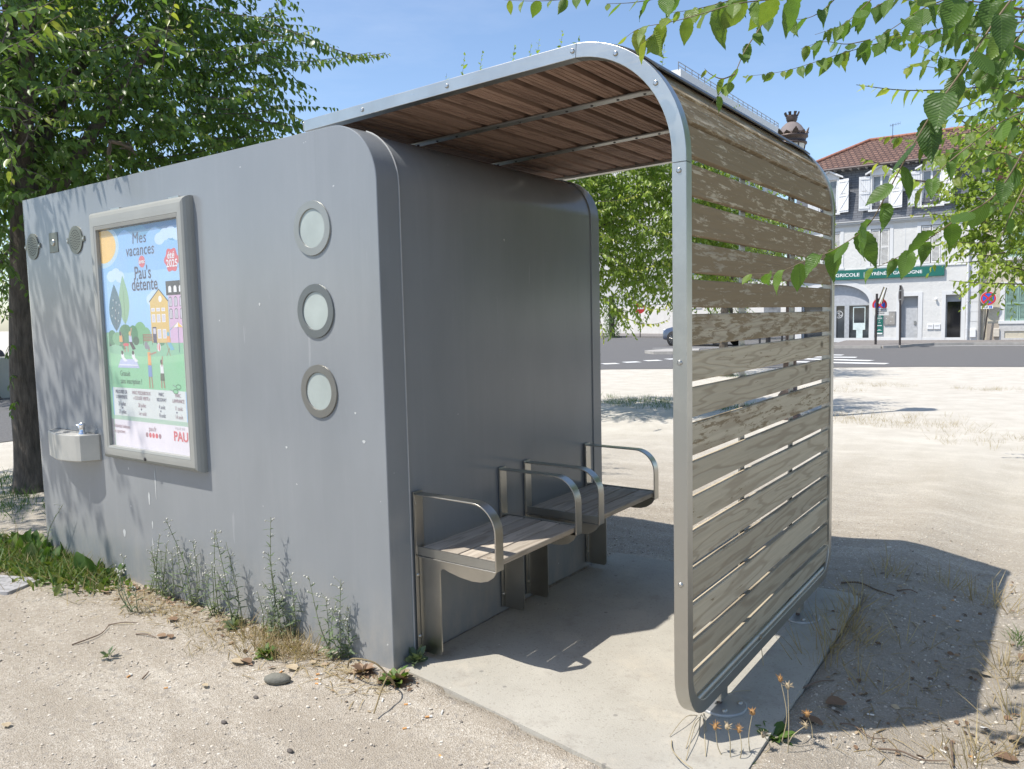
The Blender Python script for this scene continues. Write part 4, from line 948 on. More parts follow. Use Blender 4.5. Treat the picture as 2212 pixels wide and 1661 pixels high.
# ================================================================ two benches bracketed to the cabin's end wall
def bench(y0, y1, label):
    root = empty('bench', (0.22, (y0 + y1) / 2, .0), label, 'bench', 'benches on the cabin end wall')
    AW = .056
    for side in (0, 1):
        ya = y0 if side == 0 else y1 - AW
        # flat bar armrest: up the wall, out, round the corner, down and back under the seat
        outer = [(0.008, .505), (0.008, .792)] + [(.352 + .132 * math.sin(R(a)), .660 + .132 * math.cos(R(a))) for a in range(0, 91, 9)] + [(.484, .497), (.476, .491), (.02, .491)]
        th = .007; secs = []
        P_ = [np.array(q) for q in outer]
        for i, q in enumerate(P_):
            a = P_[max(i - 1, 0)]; b = P_[min(i + 1, len(P_) - 1)]; t = (b - a) / np.linalg.norm(b - a); nn = np.array((t[1], -t[0])) * th
            q2 = q + nn
            secs.append([np.array((q[0], ya, q[1])), np.array((q[0], ya + AW, q[1])), np.array((q2[0], ya + AW, q2[1])), np.array((q2[0], ya, q2[1]))])
        ar = MB(); ar.loft(secs, True, True, True); o = ar.build('armrest', STEEL, root, bevel=.0012); e = o.modifiers.new('wn', 'WEIGHTED_NORMAL'); e.weight = 80
        # seat-end strip
        es_ = MB(); ye = ya + (.004 if side == 0 else AW - .012); es_.bb(.010, .474, ye, ye + .008, .500, .541); es_.build('seat_end', STEELD, root)
        yp = ya + .020
        pts = [(.012, .489), (.470, .489), (.452, .462), (.42, .440), (.38, .428), (.33, .424), (.26, .430), (.19, .444), (.165, .452), (.150, .448), (.140, .436), (.138, .42), (.138, .05), (.132, .032), (.118, .026), (.012, .026)]
        br = MB().prism([(q[0], yp, q[1]) for q in pts], (0, .007, 0)); br.build('bracket', STEEL, root, bevel=.001)
        fl = MB().bb(.002, .008, ya - .002, ya + AW + .004, .03, .80); fl.build('wall_plate', STEELD, root, bevel=.001)
        for z in (.745, .40, .10): MB().lathe([(.009, .008), (.009, .012), (.005, .014)], (0, ya + .012, z), 10, 'x').build('screw', STEEL, root)
    xs_ = [.028, .140, .252, .364]; 
    for k_, x in enumerate(xs_):
        w = MB(); w.bb(x, x + .104, y0 + .014, y1 - .014, .508, .536)
        o = w.build('seat_board', WOODS, root, bevel=.005); o.color = (-.12 + .05 * random.random(), 0, 0, 1)
    return root
bench(.160, .890, 'wooden slatted wall bench with steel armrests, the one nearer the poster wall')
bench(1.070, 1.800, 'wooden slatted wall bench with steel armrests, the one farther back under the shelter')
# ================================================================ the bank building across the road (facade measured in its own u-z plane)
TH = math.atan(.04); FU = np.array([math.cos(TH), math.sin(TH), 0]); FN = np.array([math.sin(TH), -math.cos(TH), 0])   # FN points to the street
FP = np.array([-3.0, 40.0, 0.0])
def fp(u, z, d=0.0): return FP + FU * u + FN * d + UP * z          # d metres proud of the facade
FROT = Matrix.Rotation(TH, 4, 'Z') @ Matrix.Rotation(R(90), 4, 'X')
def fbox(mb, u0, u1, z0, z1, d0, d1):
    P = [fp(u, z, d) for u in (u0, u1) for d in (d0, d1) for z in (z0, z1)]
    return mb.add(P, [(0, 1, 3, 2), (4, 6, 7, 5), (0, 4, 5, 1), (2, 3, 7, 6), (0, 2, 6, 4), (1, 5, 7, 3)])
def fprism(mb, uz, d0, d1): return mb.prism([fp(u, z, d0) for u, z in uz], FN * (d1 - d0))
def m_render(name, col, bs=.6):
    mt, nt, b, _ = new_mat(name); v = coords(nt)
    f = noise(nt, v, .8, 6, .6); g = noise(nt, coords(nt, (1, 1, 1)), 7, 6, .65)
    st = noise(nt, coords(nt, (3, 3, .2)), 1.5, 5, .6)
    c = ramp(nt, f, [(.3, tuple(a * .90 for a in col)), (.7, col)])
    c = mixc(nt, ramp(nt, st, [(.55, (0, 0, 0)), (.8, (.22,) * 3)]), c, tuple(a * .62 for a in col))
    nt.links.new(c, b.inputs['Base Color']); b.inputs['Roughness'].default_value = .9; b.inputs['Specular IOR Level'].default_value = .15
    bump(nt, b, g, bs, .03); return mt
RENDER = m_render('white_roughcast', (.66, .65, .62)); STONEW = m_render('white_stone_trim', (.68, .68, .67), .15)
BEIGE = m_render('beige_roughcast', (.56, .51, .40)); BEIGED = m_render('taupe_plinth', (.40, .35, .29), .3)
SLATE = m_brick('slate_cladding', (.135, .142, .160), (.175, .182, .20), (.06, .063, .07), .36, .12, .10, .5, .5)
SHUT = simple('white_shutter', (.72, .72, .72), .5, 0, .06, 3); SHUTG = simple('grey_green_shutter', (.24, .36, .30), .55, 0, .1, 3)
PANE = m_window('window_pane', (.16, .17, .18), .08); PANED = m_window('dark_shop_glass', (.035, .042, .048), .04)
GREYP = simple('grey_door_paint', (.34, .35, .36), .5, 0, .05, 4)
bank = empty('bank_building', fp(-2, 0, -5), 'white three-storey bank with slate mansard, red tiled roof and long green sign', 'building')
UL, UR = -6.55, 1.98
W = MB()
# ground and first floor wall, with real openings: build it as vertical strips between openings
def wall_strips(mb, u0, u1, z0, z1, holes, d0, d1):
    us = sorted(set([u0, u1] + [h for q in holes for h in q[:2] if u0 < h < u1]))
    for a, b in zip(us[:-1], us[1:]):
        m_ = (a + b) / 2; hs = sorted([(q[2], q[3]) for q in holes if q[0] < m_ < q[1]]); z = z0
        for h0, h1 in hs:
            if h0 > z: fbox(mb, a, b, z, h0, d0, d1)
            z = max(z, h1)
        if z < z1: fbox(mb, a, b, z, z1, d0, d1)
ARC_C, ARC_W, ARC_S, ARC_T = -4.48, 1.64, 1.98, 2.95
holes = [(ARC_C - ARC_W, ARC_C + ARC_W, -.1, ARC_T), (-1.42, -.66, -.1, 2.25), (.52, 1.18, -.1, 2.26), (-2.83, -1.97, 3.80, 5.62), (-.60, .26, 3.80, 5.62), (-5.05, -4.25, 3.80, 5.62)]
wall_strips(W, UL, UR, -.1, 6.0, holes, -.35, 0.0)
fbox(W, UL, UR, 6.0, 6.02, -9.0, 0.0); fbox(W, UL, UL + .3, -.1, 6.0, -9.0, -.35); fbox(W, UR - .3, UR, -.1, 6.0, -9.0, -.35); fbox(W, UL + .3, UR - .3, -.1, 6.0, -9.0, -8.7)
# spandrels that turn the square arch opening into an elliptical one
for sgn in (-1, 1):
    pts = [(ARC_C + sgn * ARC_W, ARC_T)]
    pts += [(ARC_C + sgn * ARC_W * math.cos(R(a)), ARC_S + (ARC_T - ARC_S) * math.sin(R(a))) for a in range(0, 91, 9)]
    fprism(W, pts if sgn > 0 else pts[::-1], -.35, -.001)
W.build('wall', RENDER, bank)
# trim
T = MB()
ro, ri = [], []
for a in range(0, 181, 9):
    ca, sa = math.cos(R(a)), math.sin(R(a)); ri.append((ARC_C + ARC_W * ca, ARC_S + (ARC_T - ARC_S) * sa)); ro.append((ARC_C + (ARC_W + .24) * ca, ARC_S + (ARC_T - ARC_S + .24) * sa))
ri = [(ARC_C + ARC_W, 0)] + ri + [(ARC_C - ARC_W, 0)]; ro = [(ARC_C + ARC_W + .24, 0)] + ro + [(ARC_C - ARC_W - .24, 0)]
secs = [[fp(a[0], a[1], .03), fp(b[0], b[1], .03), fp(b[0], b[1], -.2), fp(a[0], a[1], -.2)] for a, b in zip(ri, ro)]
T.loft(secs, True, True, False)
for u0, u1, zt_, w_ in ((-1.42, -.66, 2.25, .19), (.52, 1.18, 2.26, .17)):
    fbox(T, u0 - w_, u0, 0, zt_ + .19, -.1, .03); fbox(T, u1, u1 + w_, 0, zt_ + .19, -.1, .03); fbox(T, u0, u1, zt_, zt_ + .19, -.1, .032)
for u0, u1 in ((-2.83, -1.97), (-.60, .26), (-5.05, -4.25)):
    fbox(T, u0 - .16, u0, 3.80, 5.78, -.1, .025); fbox(T, u1, u1 + .16, 3.80, 5.78, -.1, .025); fbox(T, u0, u1, 5.62, 5.78, -.1, .027); fbox(T, u0 - .2, u1 + .2, 3.70, 3.80, -.1, .06)
fbox(T, UL, UR + .01, 3.66, 3.70, 0, .04); fbox(T, UL, UR, 0, .22, 0, .015)
for u in (-3.3, -1.3, .62): fbox(T, u, u + .03, 3.9, 5.85, 0, .012)
for k in range(8): fbox(T, UR - .42 - .10 * (k % 2), UR + .012, .05 + k * .46, .05 + k * .46 + .44, 0, .022); 
for k in range(4): fbox(T, UR - .42 - .10 * (k % 2), UR + .012, 3.8 + k * .52, 3.8 + k * .52 + .50, 0, .022)
T.build('stone_trim', STONEW, bank)
Cn = MB(); fbox(Cn, UL - .05, UR + .05, 5.86, 5.93, -.1, .08); fbox(Cn, UL - .1, UR + .1, 5.93, 6.03, -.1, .16); fbox(Cn, UL - .13, UR + .12, 6.03, 6.075, -.1, .22)
Cn.build('cornice', simple('grey_white_cornice', (.52, .52, .51), .7, 0, .08, 2), bank)
# slate mansard, leaning back slightly, with a return at the left end
Mz0, Mz1, lean = 6.075, 8.80, .32
def md(z): return .02 - lean * (z - Mz0) / (Mz1 - Mz0)
M_ = MB()
M_.add([fp(UL, Mz0, md(Mz0)), fp(UR, Mz0, md(Mz0)), fp(UR, Mz1, md(Mz1)), fp(UL + .2, Mz1, md(Mz1)), fp(UL, Mz0, -8.6), fp(UL + .2, Mz1, -8.6), fp(UR, Mz0, -8.6), fp(UR, Mz1, -8.6)], [(0, 1, 2, 3), (4, 0, 3, 5), (1, 6, 7, 2), (6, 4, 5, 7)])
M_.build('mansard', SLATE, bank)
# tiled hip roof
TILE = m_brick('red_roof_tiles', (.14, .078, .056), (.225, .128, .090), (.045, .022, .018), .26, .17, .20, .85, 1.6)
ez = 8.78
def facd(px, py, d):
    r = ray(px, py); p0 = FP + FN * d; t = ((p0 - CAM) @ FN) / (r @ FN); X_ = CAM + r * t; return (X_ - FP) @ FU, X_[2]
ru, rz_ = facd(1879, 304, -4.4)
RF = MB(); e0 = .18
a0, a1 = fp(UL - .15, ez, e0), fp(UR + .25, ez, e0); b0, b1 = fp(UL - .15, ez, -9.0), fp(UR + .25, ez, -9.0); r0, r1 = fp(ru, rz_, -4.4), fp(UR + .25, rz_, -4.4)
RF.add([a0, a1, r1, r0, b0, b1], [(0, 1, 2, 3), (0, 3, 4), (4, 3, 2, 5), (1, 5, 2)])
# edge lip of the tiles
for i, j in ((a0, a1), (b0, a0)): RF.add([i, j, j - UP * .06, i - UP * .06], [(0, 1, 2, 3)])
RF.build('roof', TILE, bank)
rd = MB()
for q, w in ((a0, r0), (r0, r1), (b0, r0)):
    n_ = int(np.linalg.norm(w - q) / .36)
    for i in range(n_): rd.tube([q + (w - q) * i / n_ + UP * .03, q + (w - q) * (i + .96) / n_ + UP * .045], [.10, .085], 8)
rd.build('ridge_tile', simple('ridge_tile_clay', (.30, .13, .085), .8, 0, .2, 2), bank)
ev = MB()
for k in range(24):
    u = UL + .1 + k * .37; fbox(ev, u, u + .085, ez - .13, ez - .055, -.3, .10)
fbox(ev, UL - .1, UR + .2, ez - .05, ez - .02, -.4, .15)
ev.build('rafter_end', simple('white_rafter', (.55, .54, .52), .7), bank)
MB().tube([fp(UL - .1, ez - .05, .24), fp(UR + .25, ez - .05, .24)], .05, 8).build('roof_gutter', simple('zinc_gutter', (.16, .13, .12), .6, .3), bank)
an = MB(); q = fp(-2.5, rz_ - .05, -4.3); an.tube([q, q + UP * .75], .014, 5); an.tube([q + UP * .68 - FU * .15, q + UP * .74 + FU * .38], .008, 4)
for k in range(7): c = q + UP * (.68 + .0114 * k) + FU * (-.12 + .08 * k); an.tube([c - UP * .09 + FN * .03, c + UP * .09 - FN * .03], .005, 3)
an.build('aerial', DARKM, bank)
# dormer windows with open, braced shutters
def dormer(uc, zb=6.62, w=.80, h=1.62):
    fr_ = MB(); d = .06
    zt_ = zb + h
    fbox(fr_, uc - w / 2 - .09, uc - w / 2, zb - .08, zt_, -.5, d); fbox(fr_, uc + w / 2, uc + w / 2 + .09, zb - .08, zt_, -.5, d); fbox(fr_, uc - w / 2 - .16, uc + w / 2 + .16, zb - .14, zb - .05, -.4, d + .05)
    fbox(fr_, uc - w / 2 - .09, uc + w / 2 + .09, zt_, zt_ + .10, -.5, d)
    fprism(fr_, [(uc - .60, zt_ + .10), (uc + .60, zt_ + .10), (uc, zt_ + .42)], -.5, d - .01)
    o = fr_.build('dormer', STONEW, bank)
    pd = MB()
    for s in (-1, 1):
        a = np.array([uc + s * .70, zt_ + .03]); b = np.array([uc, zt_ + .40]); n_ = np.array([0, .085])
        P = [a, b, b + n_, a + n_]; fprism(pd, [tuple(x) for x in (P if s < 0 else P[::-1])], -.55, d + .13)
    pd.build('pediment', simple('pediment_white', (.66, .66, .66), .6), o)
    wf = MB()
    for u0, u1 in ((uc - w / 2, uc - w / 2 + .06), (uc - .045, uc + .045), (uc + w / 2 - .06, uc + w / 2)): fbox(wf, u0, u1, zb, zt_, -.12, -.06)
    fbox(wf, uc - w / 2, uc + w / 2, zb - .05, zb + .06, -.12, -.055); fbox(wf, uc - w / 2, uc + w / 2, zt_ - .06, zt_, -.12, -.055)
    wo_ = wf.build('window_frame', SHUT, o)
    pn = MB(); fbox(pn, uc - w / 2, uc + w / 2, zb, zt_, -.14, -.11); pn.build('pane', PANE, wo_)
    rl = MB()
    for z in (zb + .02, zb + .26): rl.tube([fp(uc - w / 2, z, .03), fp(uc + w / 2, z, .03)], .012, 5)
    for k in range(9):
        u = uc - w / 2 + .05 + k * (w - .1) / 8
        if k % 2: rl.tube([fp(u, zb + .02, .03), fp(u, zb + .26, .03)], .008, 4)
        else: rl.tube([fp(u + .05 * math.cos(t), zb + .13 + .07 * math.sin(t), .03) for t in np.linspace(0, 6.28, 9)], .007, 4)
    rl.build('railing', DARKM, o)
    for s in (-1, 1):
        uh = uc + s * (w / 2 + .09); ang = R(14); wd = .50
        def sp(x, z, t): return fp(uh + s * x * math.cos(ang), z, d + x * math.sin(ang) + t)
        sm = MB(); z0, z1 = zb - .06, zt_ - .02
        P = [sp(x, z, t) for x in (0, wd) for t in (0, .03) for z in (z0, z1)]; sm.add(P, [(0, 1, 3, 2), (4, 6, 7, 5), (0, 4, 5, 1), (2, 3, 7, 6), (0, 2, 6, 4), (1, 5, 7, 3)])
        so_ = sm.build('shutter', SHUT, o)
        br = MB()
        def bar(x0, za, x1, zb_, hw=.035):
            a, b = np.array([x0, za]), np.array([x1, zb_]); dd = (b - a) / np.linalg.norm(b - a); n_ = np.array([-dd[1], dd[0]]) * hw
            q4 = [a - n_, b - n_, b + n_, a + n_]
            P = [sp(x, z, .03) for x, z in q4] + [sp(x, z, .052) for x, z in q4]
            br.add(P, [(3, 2, 1, 0), (4, 5, 6, 7), (0, 1, 5, 4), (1, 2, 6, 5), (2, 3, 7, 6), (3, 0, 4, 7)])
        zs = (z0 + .12, (z0 + z1) / 2, z1 - .12)
        for z in zs: bar(.02, z, wd - .02, z)
        bar(.05, zs[0] + .05, wd - .06, zs[1] - .05, .03); bar(.05, zs[1] + .05, wd - .06, zs[2] - .05, .03)
        br.build('shutter_brace', SHUT, so_)
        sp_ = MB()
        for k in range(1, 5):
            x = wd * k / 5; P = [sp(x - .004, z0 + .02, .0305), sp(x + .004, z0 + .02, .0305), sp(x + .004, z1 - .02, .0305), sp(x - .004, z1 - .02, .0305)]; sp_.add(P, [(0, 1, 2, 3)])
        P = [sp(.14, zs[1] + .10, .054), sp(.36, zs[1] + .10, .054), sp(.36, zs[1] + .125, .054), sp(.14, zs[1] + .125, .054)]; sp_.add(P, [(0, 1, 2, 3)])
        sp_.build('gap_shade_and_bar', simple('gap_shade_bar_grey', (.30, .30, .30), .7), so_)  # grey strips paint the shade in the board gaps; a bar shares the mesh
for uc in (-4.83, -2.40, -.20): dormer(uc)
wp = MB(); fbox(wp, -1.62, -1.02, 7.35, 8.15, -.4, .0); wp.build('patch_panel', SHUT, bank)
# first-floor windows: closed louvred shutters
LOUV = simple('louvre_white', (.66, .65, .62), .6)
for uc in (-4.65, -2.40, -.17):
    o = MB(); fbox(o, uc - .43, uc + .43, 3.80, 5.62, -.15, -.10); wo_ = o.build('window', DARKM, bank)
    for s in (-1, 1):
        lv = MB(); u0, u1 = (uc - .41, uc - .02) if s < 0 else (uc + .02, uc + .41)
        fbox(lv, u0, u0 + .05, 3.82, 5.60, -.06, -.015); fbox(lv, u1 - .05, u1, 3.82, 5.60, -.06, -.015)
        for z in (3.82, 4.68, 5.52): fbox(lv, u0 + .05, u1 - .05, z, z + .08, -.06, -.016)
        z = 3.93
        while z < 5.5:
            P = [fp(u, z + dz, dd) for u in (u0 + .05, u1 - .05) for dz, dd in ((0, -.02), (.032, -.055), (.042, -.055), (.010, -.02))]
            lv.add(P, [(0, 1, 5, 4), (1, 2, 6, 5), (2, 3, 7, 6), (3, 0, 4, 7)]); z += .056
        lv.build('louvred_shutter', LOUV, wo_)
# the long green sign and its lettering
GSIGN = simple('sign_green', (.012, .13, .10), .35, 0, .06, 2)
sg = MB(); fbox(sg, -6.3, .44, 3.17, 3.645, 0, .12); so_ = sg.build('bank_sign', GSIGN, bank, bevel=.01)
def ftext(s, u, z, h, mat, parent, d, **kw): return text(s, fp(u, z, d), h, mat, parent, rot=FROT, **kw)
ftext('CRÉDIT AGRICOLE', -3.30, 3.395, .235, WHITE, so_, .124, align='RIGHT', xs=1.18, bold=.004)
ftext('|', -3.09, 3.40, .30, WHITE, so_, .124, bold=-.003); ftext('PYRÉNÉES GASCOGNE', -2.90, 3.405, .215, WHITE, so_, .124, align='LEFT', xs=1.1, bold=.003)
# arched shop front
sf = MB(); pts = [(ARC_C + ARC_W * math.cos(R(a)), max(1.94, ARC_S + (ARC_T - ARC_S) * math.sin(R(a)))) for a in range(0, 181, 9)]
fprism(sf, [(ARC_C + ARC_W, 1.94)] + pts[1:-1] + [(ARC_C - ARC_W, 1.94)], -.28, -.22)
fo_ = sf.build('shop_front', simple('pale_grey_fascia', (.42, .43, .45), .45), bank)
fm = MB()
for u0, u1 in ((ARC_C - ARC_W, ARC_C - ARC_W + .08), (-4.62, -4.44), (-4.04, -3.82), (ARC_C + ARC_W - .05, ARC_C + ARC_W)): fbox(fm, u0, u1, .0, 1.94, -.30, -.2)
fbox(fm, ARC_C - ARC_W, ARC_C + ARC_W, 1.86, 1.94, -.29, -.195); fbox(fm, ARC_C - ARC_W, ARC_C + ARC_W, 0, .09, -.29, -.195)
fm.build('glazing_bar', simple('aluminium_grey', (.45, .46, .47), .4, .2), fo_)
gl_ = MB(); fbox(gl_, ARC_C - ARC_W, ARC_C + ARC_W, .09, 1.86, -.32, -.27); go_ = gl_.build('shop_glass', PANED, fo_)
th_ = MB()
circ = [(-4.32 + .19 * math.cos(t), 1.42 + .19 * math.sin(t)) for t in np.linspace(0, 6.2832, 33)[:-1]]; circ2 = [(-4.32 + .168 * math.cos(t), 1.42 + .168 * math.sin(t)) for t in np.linspace(0, 6.2832, 33)[:-1]]
th_.loft([[fp(u, z, -.262) for u, z in circ], [fp(u, z, -.262) for u, z in circ2]], True, False, False); th_.build('round_emblem', WHITE, go_)
ftext('24/', -4.37, 1.48, .15, WHITE, go_, -.26, shear=.25); ftext('/24', -4.29, 1.36, .15, WHITE, go_, -.26, shear=.25)
tf = MB(); fbox(tf, -3.64, -3.06, .62, 1.80, -.265, -.24); fbox(tf, -3.48, -3.18, .10, .62, -.265, -.245)
to_ = tf.build('cash_machine_screen', simple('pale_green_white', (.62, .70, .68), .4), fo_)
ts = MB(); fbox(ts, -3.60, -3.10, .98, 1.74, -.24, -.235); ts.build('screen', PANED, to_)
# doors
d1 = MB(); fbox(d1, -1.42, -.66, .02, 2.25, -.32, -.26); do_ = d1.build('grey_door', GREYP, bank)
tag(do_, 'plain grey security door')
dl = MB(); fbox(dl, -1.26, -.70, .05, 1.74, -.26, -.235); dlo = dl.build('door_leaf', simple('grey_door_leaf', (.44, .45, .46), .5), do_)
hd = MB(); fbox(hd, -.85, -.76, .86, 1.04, -.235, -.19); hd.build('handle', STEELD, dlo)
d2 = MB(); fbox(d2, .52, 1.18, .03, 1.93, -.32, -.27); do2 = d2.build('glass_door', m_window('black_door_glass', (.012, .012, .014), .05), bank, ); tag(do2, 'dark glass entrance door under number 28')
tr_ = MB(); fbox(tr_, .52, 1.18, 1.93, 2.26, -.30, -.20); fbox(tr_, .52, .57, .03, 1.93, -.30, -.22); fbox(tr_, 1.14, 1.18, .03, 1.93, -.30, -.22); tr_.build('door_frame', GREYP, do2)
ftext('28', .85, 2.36, .13, DARKM, bank, .034, name='house_number', bold=.003)
# wall furniture
nb = MB(); fbox(nb, -2.15, -1.62, .84, 1.52, 0, .05); nbo = nb.build('notice_board', simple('notice_frame', (.30, .29, .28), .4, .5), bank)
nbp = MB(); fbox(nbp, -2.10, -1.67, .89, 1.47, .05, .055); nbp.build('board', simple('notice_grey', (.33, .31, .28), .3), nbo)
npn = MB()
for u, z in ((-2.06, 1.16), (-1.79, 1.24), (-1.86, 1.02)): fbox(npn, u, u + .03, z, z + .03, .055, .06)
npn.build('note', WHITE, nbo)
ap = MB(); fbox(ap, -2.52, -2.20, .38, 1.40, .01, .05); apo = ap.build('green_plaque', GSIGN, bank)
ftext('ALJ', -2.36, 1.30, .08, WHITE, apo, .054); al = MB()
for z, w_ in ((1.20, .24), (1.16, .24), (1.06, .06), (.96, .12), (.83, .22), (.81, .22), (.62, .10), (.58, .20)): fbox(al, -2.36 - w_ / 2, -2.36 + w_ / 2, z, z + .018, .05, .053)
fbox(al, -2.50, -2.22, .40, .47, .05, .054); al.build('plaque_marking', WHITE, apo)
for k, u in enumerate((-.25, .05)):
    mbx = MB(); fbox(mbx, u, u + .27, .62, .88, 0, .05); mo = mbx.build('letter_box', SHUT, bank, bevel=.008)
    sl_ = MB(); fbox(sl_, u + .05, u + .22, .77, .79, .05, .053); sl_.build('letter_slot', DARKM, mo)
cm = MB(); cm.ell(fp(.11, 2.06, .09), (.06, .06, .06), 10, 7); fbox(cm, .08, .14, 2.06, 2.12, 0, .09); cm.build('security_camera', WHITE, bank)
pp = MB(); pp.tube([fp(1.42, .05, .10), fp(1.42, 5.9, .10)], .055, 10)
for z in (.6, 1.9, 3.75, 5.2): pp.lathe([(.066, z), (.066, z + .05)], (*fp(1.42, 0, .10)[:2], 0), 10)
pp.build('downpipe', simple('white_pipe', (.66, .66, .66), .5), bank)
pq = MB(); pq.tube([fp(1.93, .05, .12), fp(1.93, 8.7, .12)], .06, 10); pq.tube([fp(2.10, .4, .06), fp(2.10, 3.4, .06)], .012, 5)
pq.build('zinc_downpipe', simple('zinc_pipe', (.33, .32, .31), .5, .5), bank)
vb = MB(); fbox(vb, 1.55, 1.80, .22, .62, 0, .10); vb.build('meter_box', SHUT, bank, bevel=.02)

# ---------------------------------------------------------------- neighbour with green shutters
nei = empty('neighbour_house', fp(8, 0, -5), 'beige rendered house with grey green shutters beside the white bank', 'building')
NW = MB(); wall_strips(NW, UR + .01, 16, -.1, 6.4, [(2.92, 4.0, .98, 2.56), (2.92, 4.0, 3.9, 5.5), (6.2, 7.2, .98, 2.56), (6.2, 7.2, 3.9, 5.5)], -.35, -.02); fbox(NW, UR + .01, 16, 6.4, 6.42, -9, -.02); NW.build('wall', BEIGE, nei)
npl = MB(); wall_strips(npl, UR + .25, 16, 0, .86, [(2.72, 4.2, -.1, .9)], -.02, .015); npl.build('plinth', BEIGED, nei)
for u0 in (2.92, 6.2):
    for z0 in (.98, 3.9):
        o = MB(); fbox(o, u0, u0 + 1.08, z0, z0 + 1.58, -.12, -.06); w_ = o.build('window', SHUTG, nei)
        for s in (0, 1):
            lv = MB(); a = u0 + .02 + s * .53; fbox(lv, a, a + .05, z0, z0 + 1.58, -.06, .01); fbox(lv, a + .46, a + .51, z0, z0 + 1.58, -.06, .01)
            for z in (z0, z0 + .74, z0 + 1.5): fbox(lv, a + .05, a + .46, z, z + .08, -.06, .008)
            z = z0 + .09
            while z < z0 + 1.5:
                P = [fp(u, z + dz, dd) for u in (a + .05, a + .46) for dz, dd in ((0, 0), (.03, -.035), (.04, -.035), (.01, 0))]; lv.add(P, [(0, 1, 5, 4), (1, 2, 6, 5), (2, 3, 7, 6), (3, 0, 4, 7)]); z += .056
            lv.build('louvred_shutter', SHUTG, w_)
        st_ = MB(); fbox(st_, u0 - .2, u0, z0 - .1, z0 + 1.78, -.1, .02); fbox(st_, u0 + 1.08, u0 + 1.28, z0 - .1, z0 + 1.78, -.1, .02); fbox(st_, u0, u0 + 1.08, z0 + 1.58, z0 + 1.78, -.1, .022); fbox(st_, u0 - .24, u0 + 1.32, z0 - .14, z0, -.1, .06); st_.build('window_surround', STONEW, w_)
bs = MB(); fbox(bs, 2.72, 4.2, .5, .84, -.1, .02); fbox(bs, 2.72, 2.93, 0, .5, -.1, .018); fbox(bs, 2.93, 4.2, 0, .18, -.1, .018); bs.build('basement_surround', simple('pale_grey_stone', (.50, .49, .47), .8), nei)
bv = MB(); fbox(bv, 2.93, 4.2, .18, .5, -.2, -.08); bvo = bv.build('basement_vent', BLACK, nei)
gr = MB()
for k in range(9): fbox(gr, 2.98 + k * .14, 3.0 + k * .14, .18, .5, -.06, -.04)
fbox(gr, 2.93, 4.2, .33, .35, -.065, -.04); gr.build('vent_bar', simple('grey_bar', (.2, .2, .2), .6, .3), bvo)
mb2 = MB(); fbox(mb2, 2.5, 2.74, .24, .64, 0, .10); mb2.build('meter_box', simple('beige_box', (.55, .50, .42), .6), nei, bevel=.02)
cb = MB(); cb.tube([fp(2.08, 3.0, .05), fp(2.18, 3.2, .06), fp(2.3, 3.36, .07), fp(2.45, 3.22, .08), fp(2.55, 3.40, .06), fp(3.0, 3.44, .05), fp(3.6, 3.40, .05), fp(4.4, 3.55, .05)], .018, 6); cb.tube([fp(2.1, 3.45, .05), fp(2.3, 3.42, .09), fp(2.36, 3.2, .08), fp(2.12, 2.7, .04), fp(2.08, .9, .04)], .012, 5); cb.build('cable', simple('old_cable', (.36, .33, .28), .7), nei)
NR = MB(); NR.add([fp(UR + .3, 6.4, .3), fp(16, 6.4, .3), fp(16, 8.8, -4.5), fp(UR + .3, 8.8, -4.5)], [(0, 1, 2, 3)]); NR.add([fp(UR + .3, 6.33, .3), fp(16, 6.33, .3), fp(16, 6.4, .3), fp(UR + .3, 6.4, .3)], [(0, 1, 2, 3)]); NR.build('roof', TILE, nei)
MB().box(fp(2.65, 8.4, -2.6), (.75, .6, 2.4), rotm('Z', TH)).build('chimney', m_brick('chimney_brick', (.36, .12, .07), (.44, .17, .10), (.4, .3, .24), .22, .07, .14, .85, .3), nei)

# ---------------------------------------------------------------- signs and posts on the far pavement
REDS = simple('sign_red', (.55, .03, .035), .4, 0, .04); BLUES = simple('sign_blue', (.02, .10, .50), .4, 0, .04); POSTM = simple('brown_post', (.055, .045, .042), .5, .3)
def disc(mb, c, r, n, t, seg=32, th=.006):
    c = np.array(c, float); n = norm(np.array(n, float)); a = norm(np.cross(n, UP)); b = np.cross(a, n)
    return mb.prism([c + n * t + r * (a * math.cos(q) + b * math.sin(q)) for q in np.linspace(0, 2 * math.pi, seg + 1)[:-1]], n * th)
s1 = empty('no_stopping_sign', fp(2.13, 0, .28), 'round red and blue no stopping sign with a SAUF disabled plate, before the beige house', 'road sign')
MB().tube([fp(2.13, .10, .28), fp(2.27, 1.6, .28), fp(2.28, 1.95, .28)], .032, 8).build('post', POSTM, s1)
c = fp(2.27, 2.03, .28)
d_ = MB(); disc(d_, c, .305, FN, .035); dp = d_.build('sign_disc', REDS, s1); rm_ = MB(); disc(rm_, c, .318, FN, .030, 32, .004); rm_.build('rim', WHITE, dp)
q_ = MB()
for k in range(4):
    a0_ = math.pi / 2 * k; pts = [c + FN * .0425 + (FU * math.cos(t) + UP * math.sin(t)) * .235 for t in np.linspace(a0_ - .60, a0_ + .60, 9)] + [c + FN * .0425 + (FU * math.cos(a0_) + UP * math.sin(a0_)) * .055]
    q_.add(pts, [tuple(range(len(pts)))])
q_.build('blue_quarter', BLUES, dp)
pl = MB(); P = fp(2.22, 1.62, .28); pl.prism([P + FU * a + UP * b + FN * .03 for a, b in ((-.24, -.075), (.24, -.065), (.24, .075), (-.24, .065))], FN * .006); po = pl.build('plate', WHITE, s1)
text('SAUF', P + FU * -.085 + FN * .039 + UP * -.005, .115, DARKM, po, rot=FROT, bold=.003)
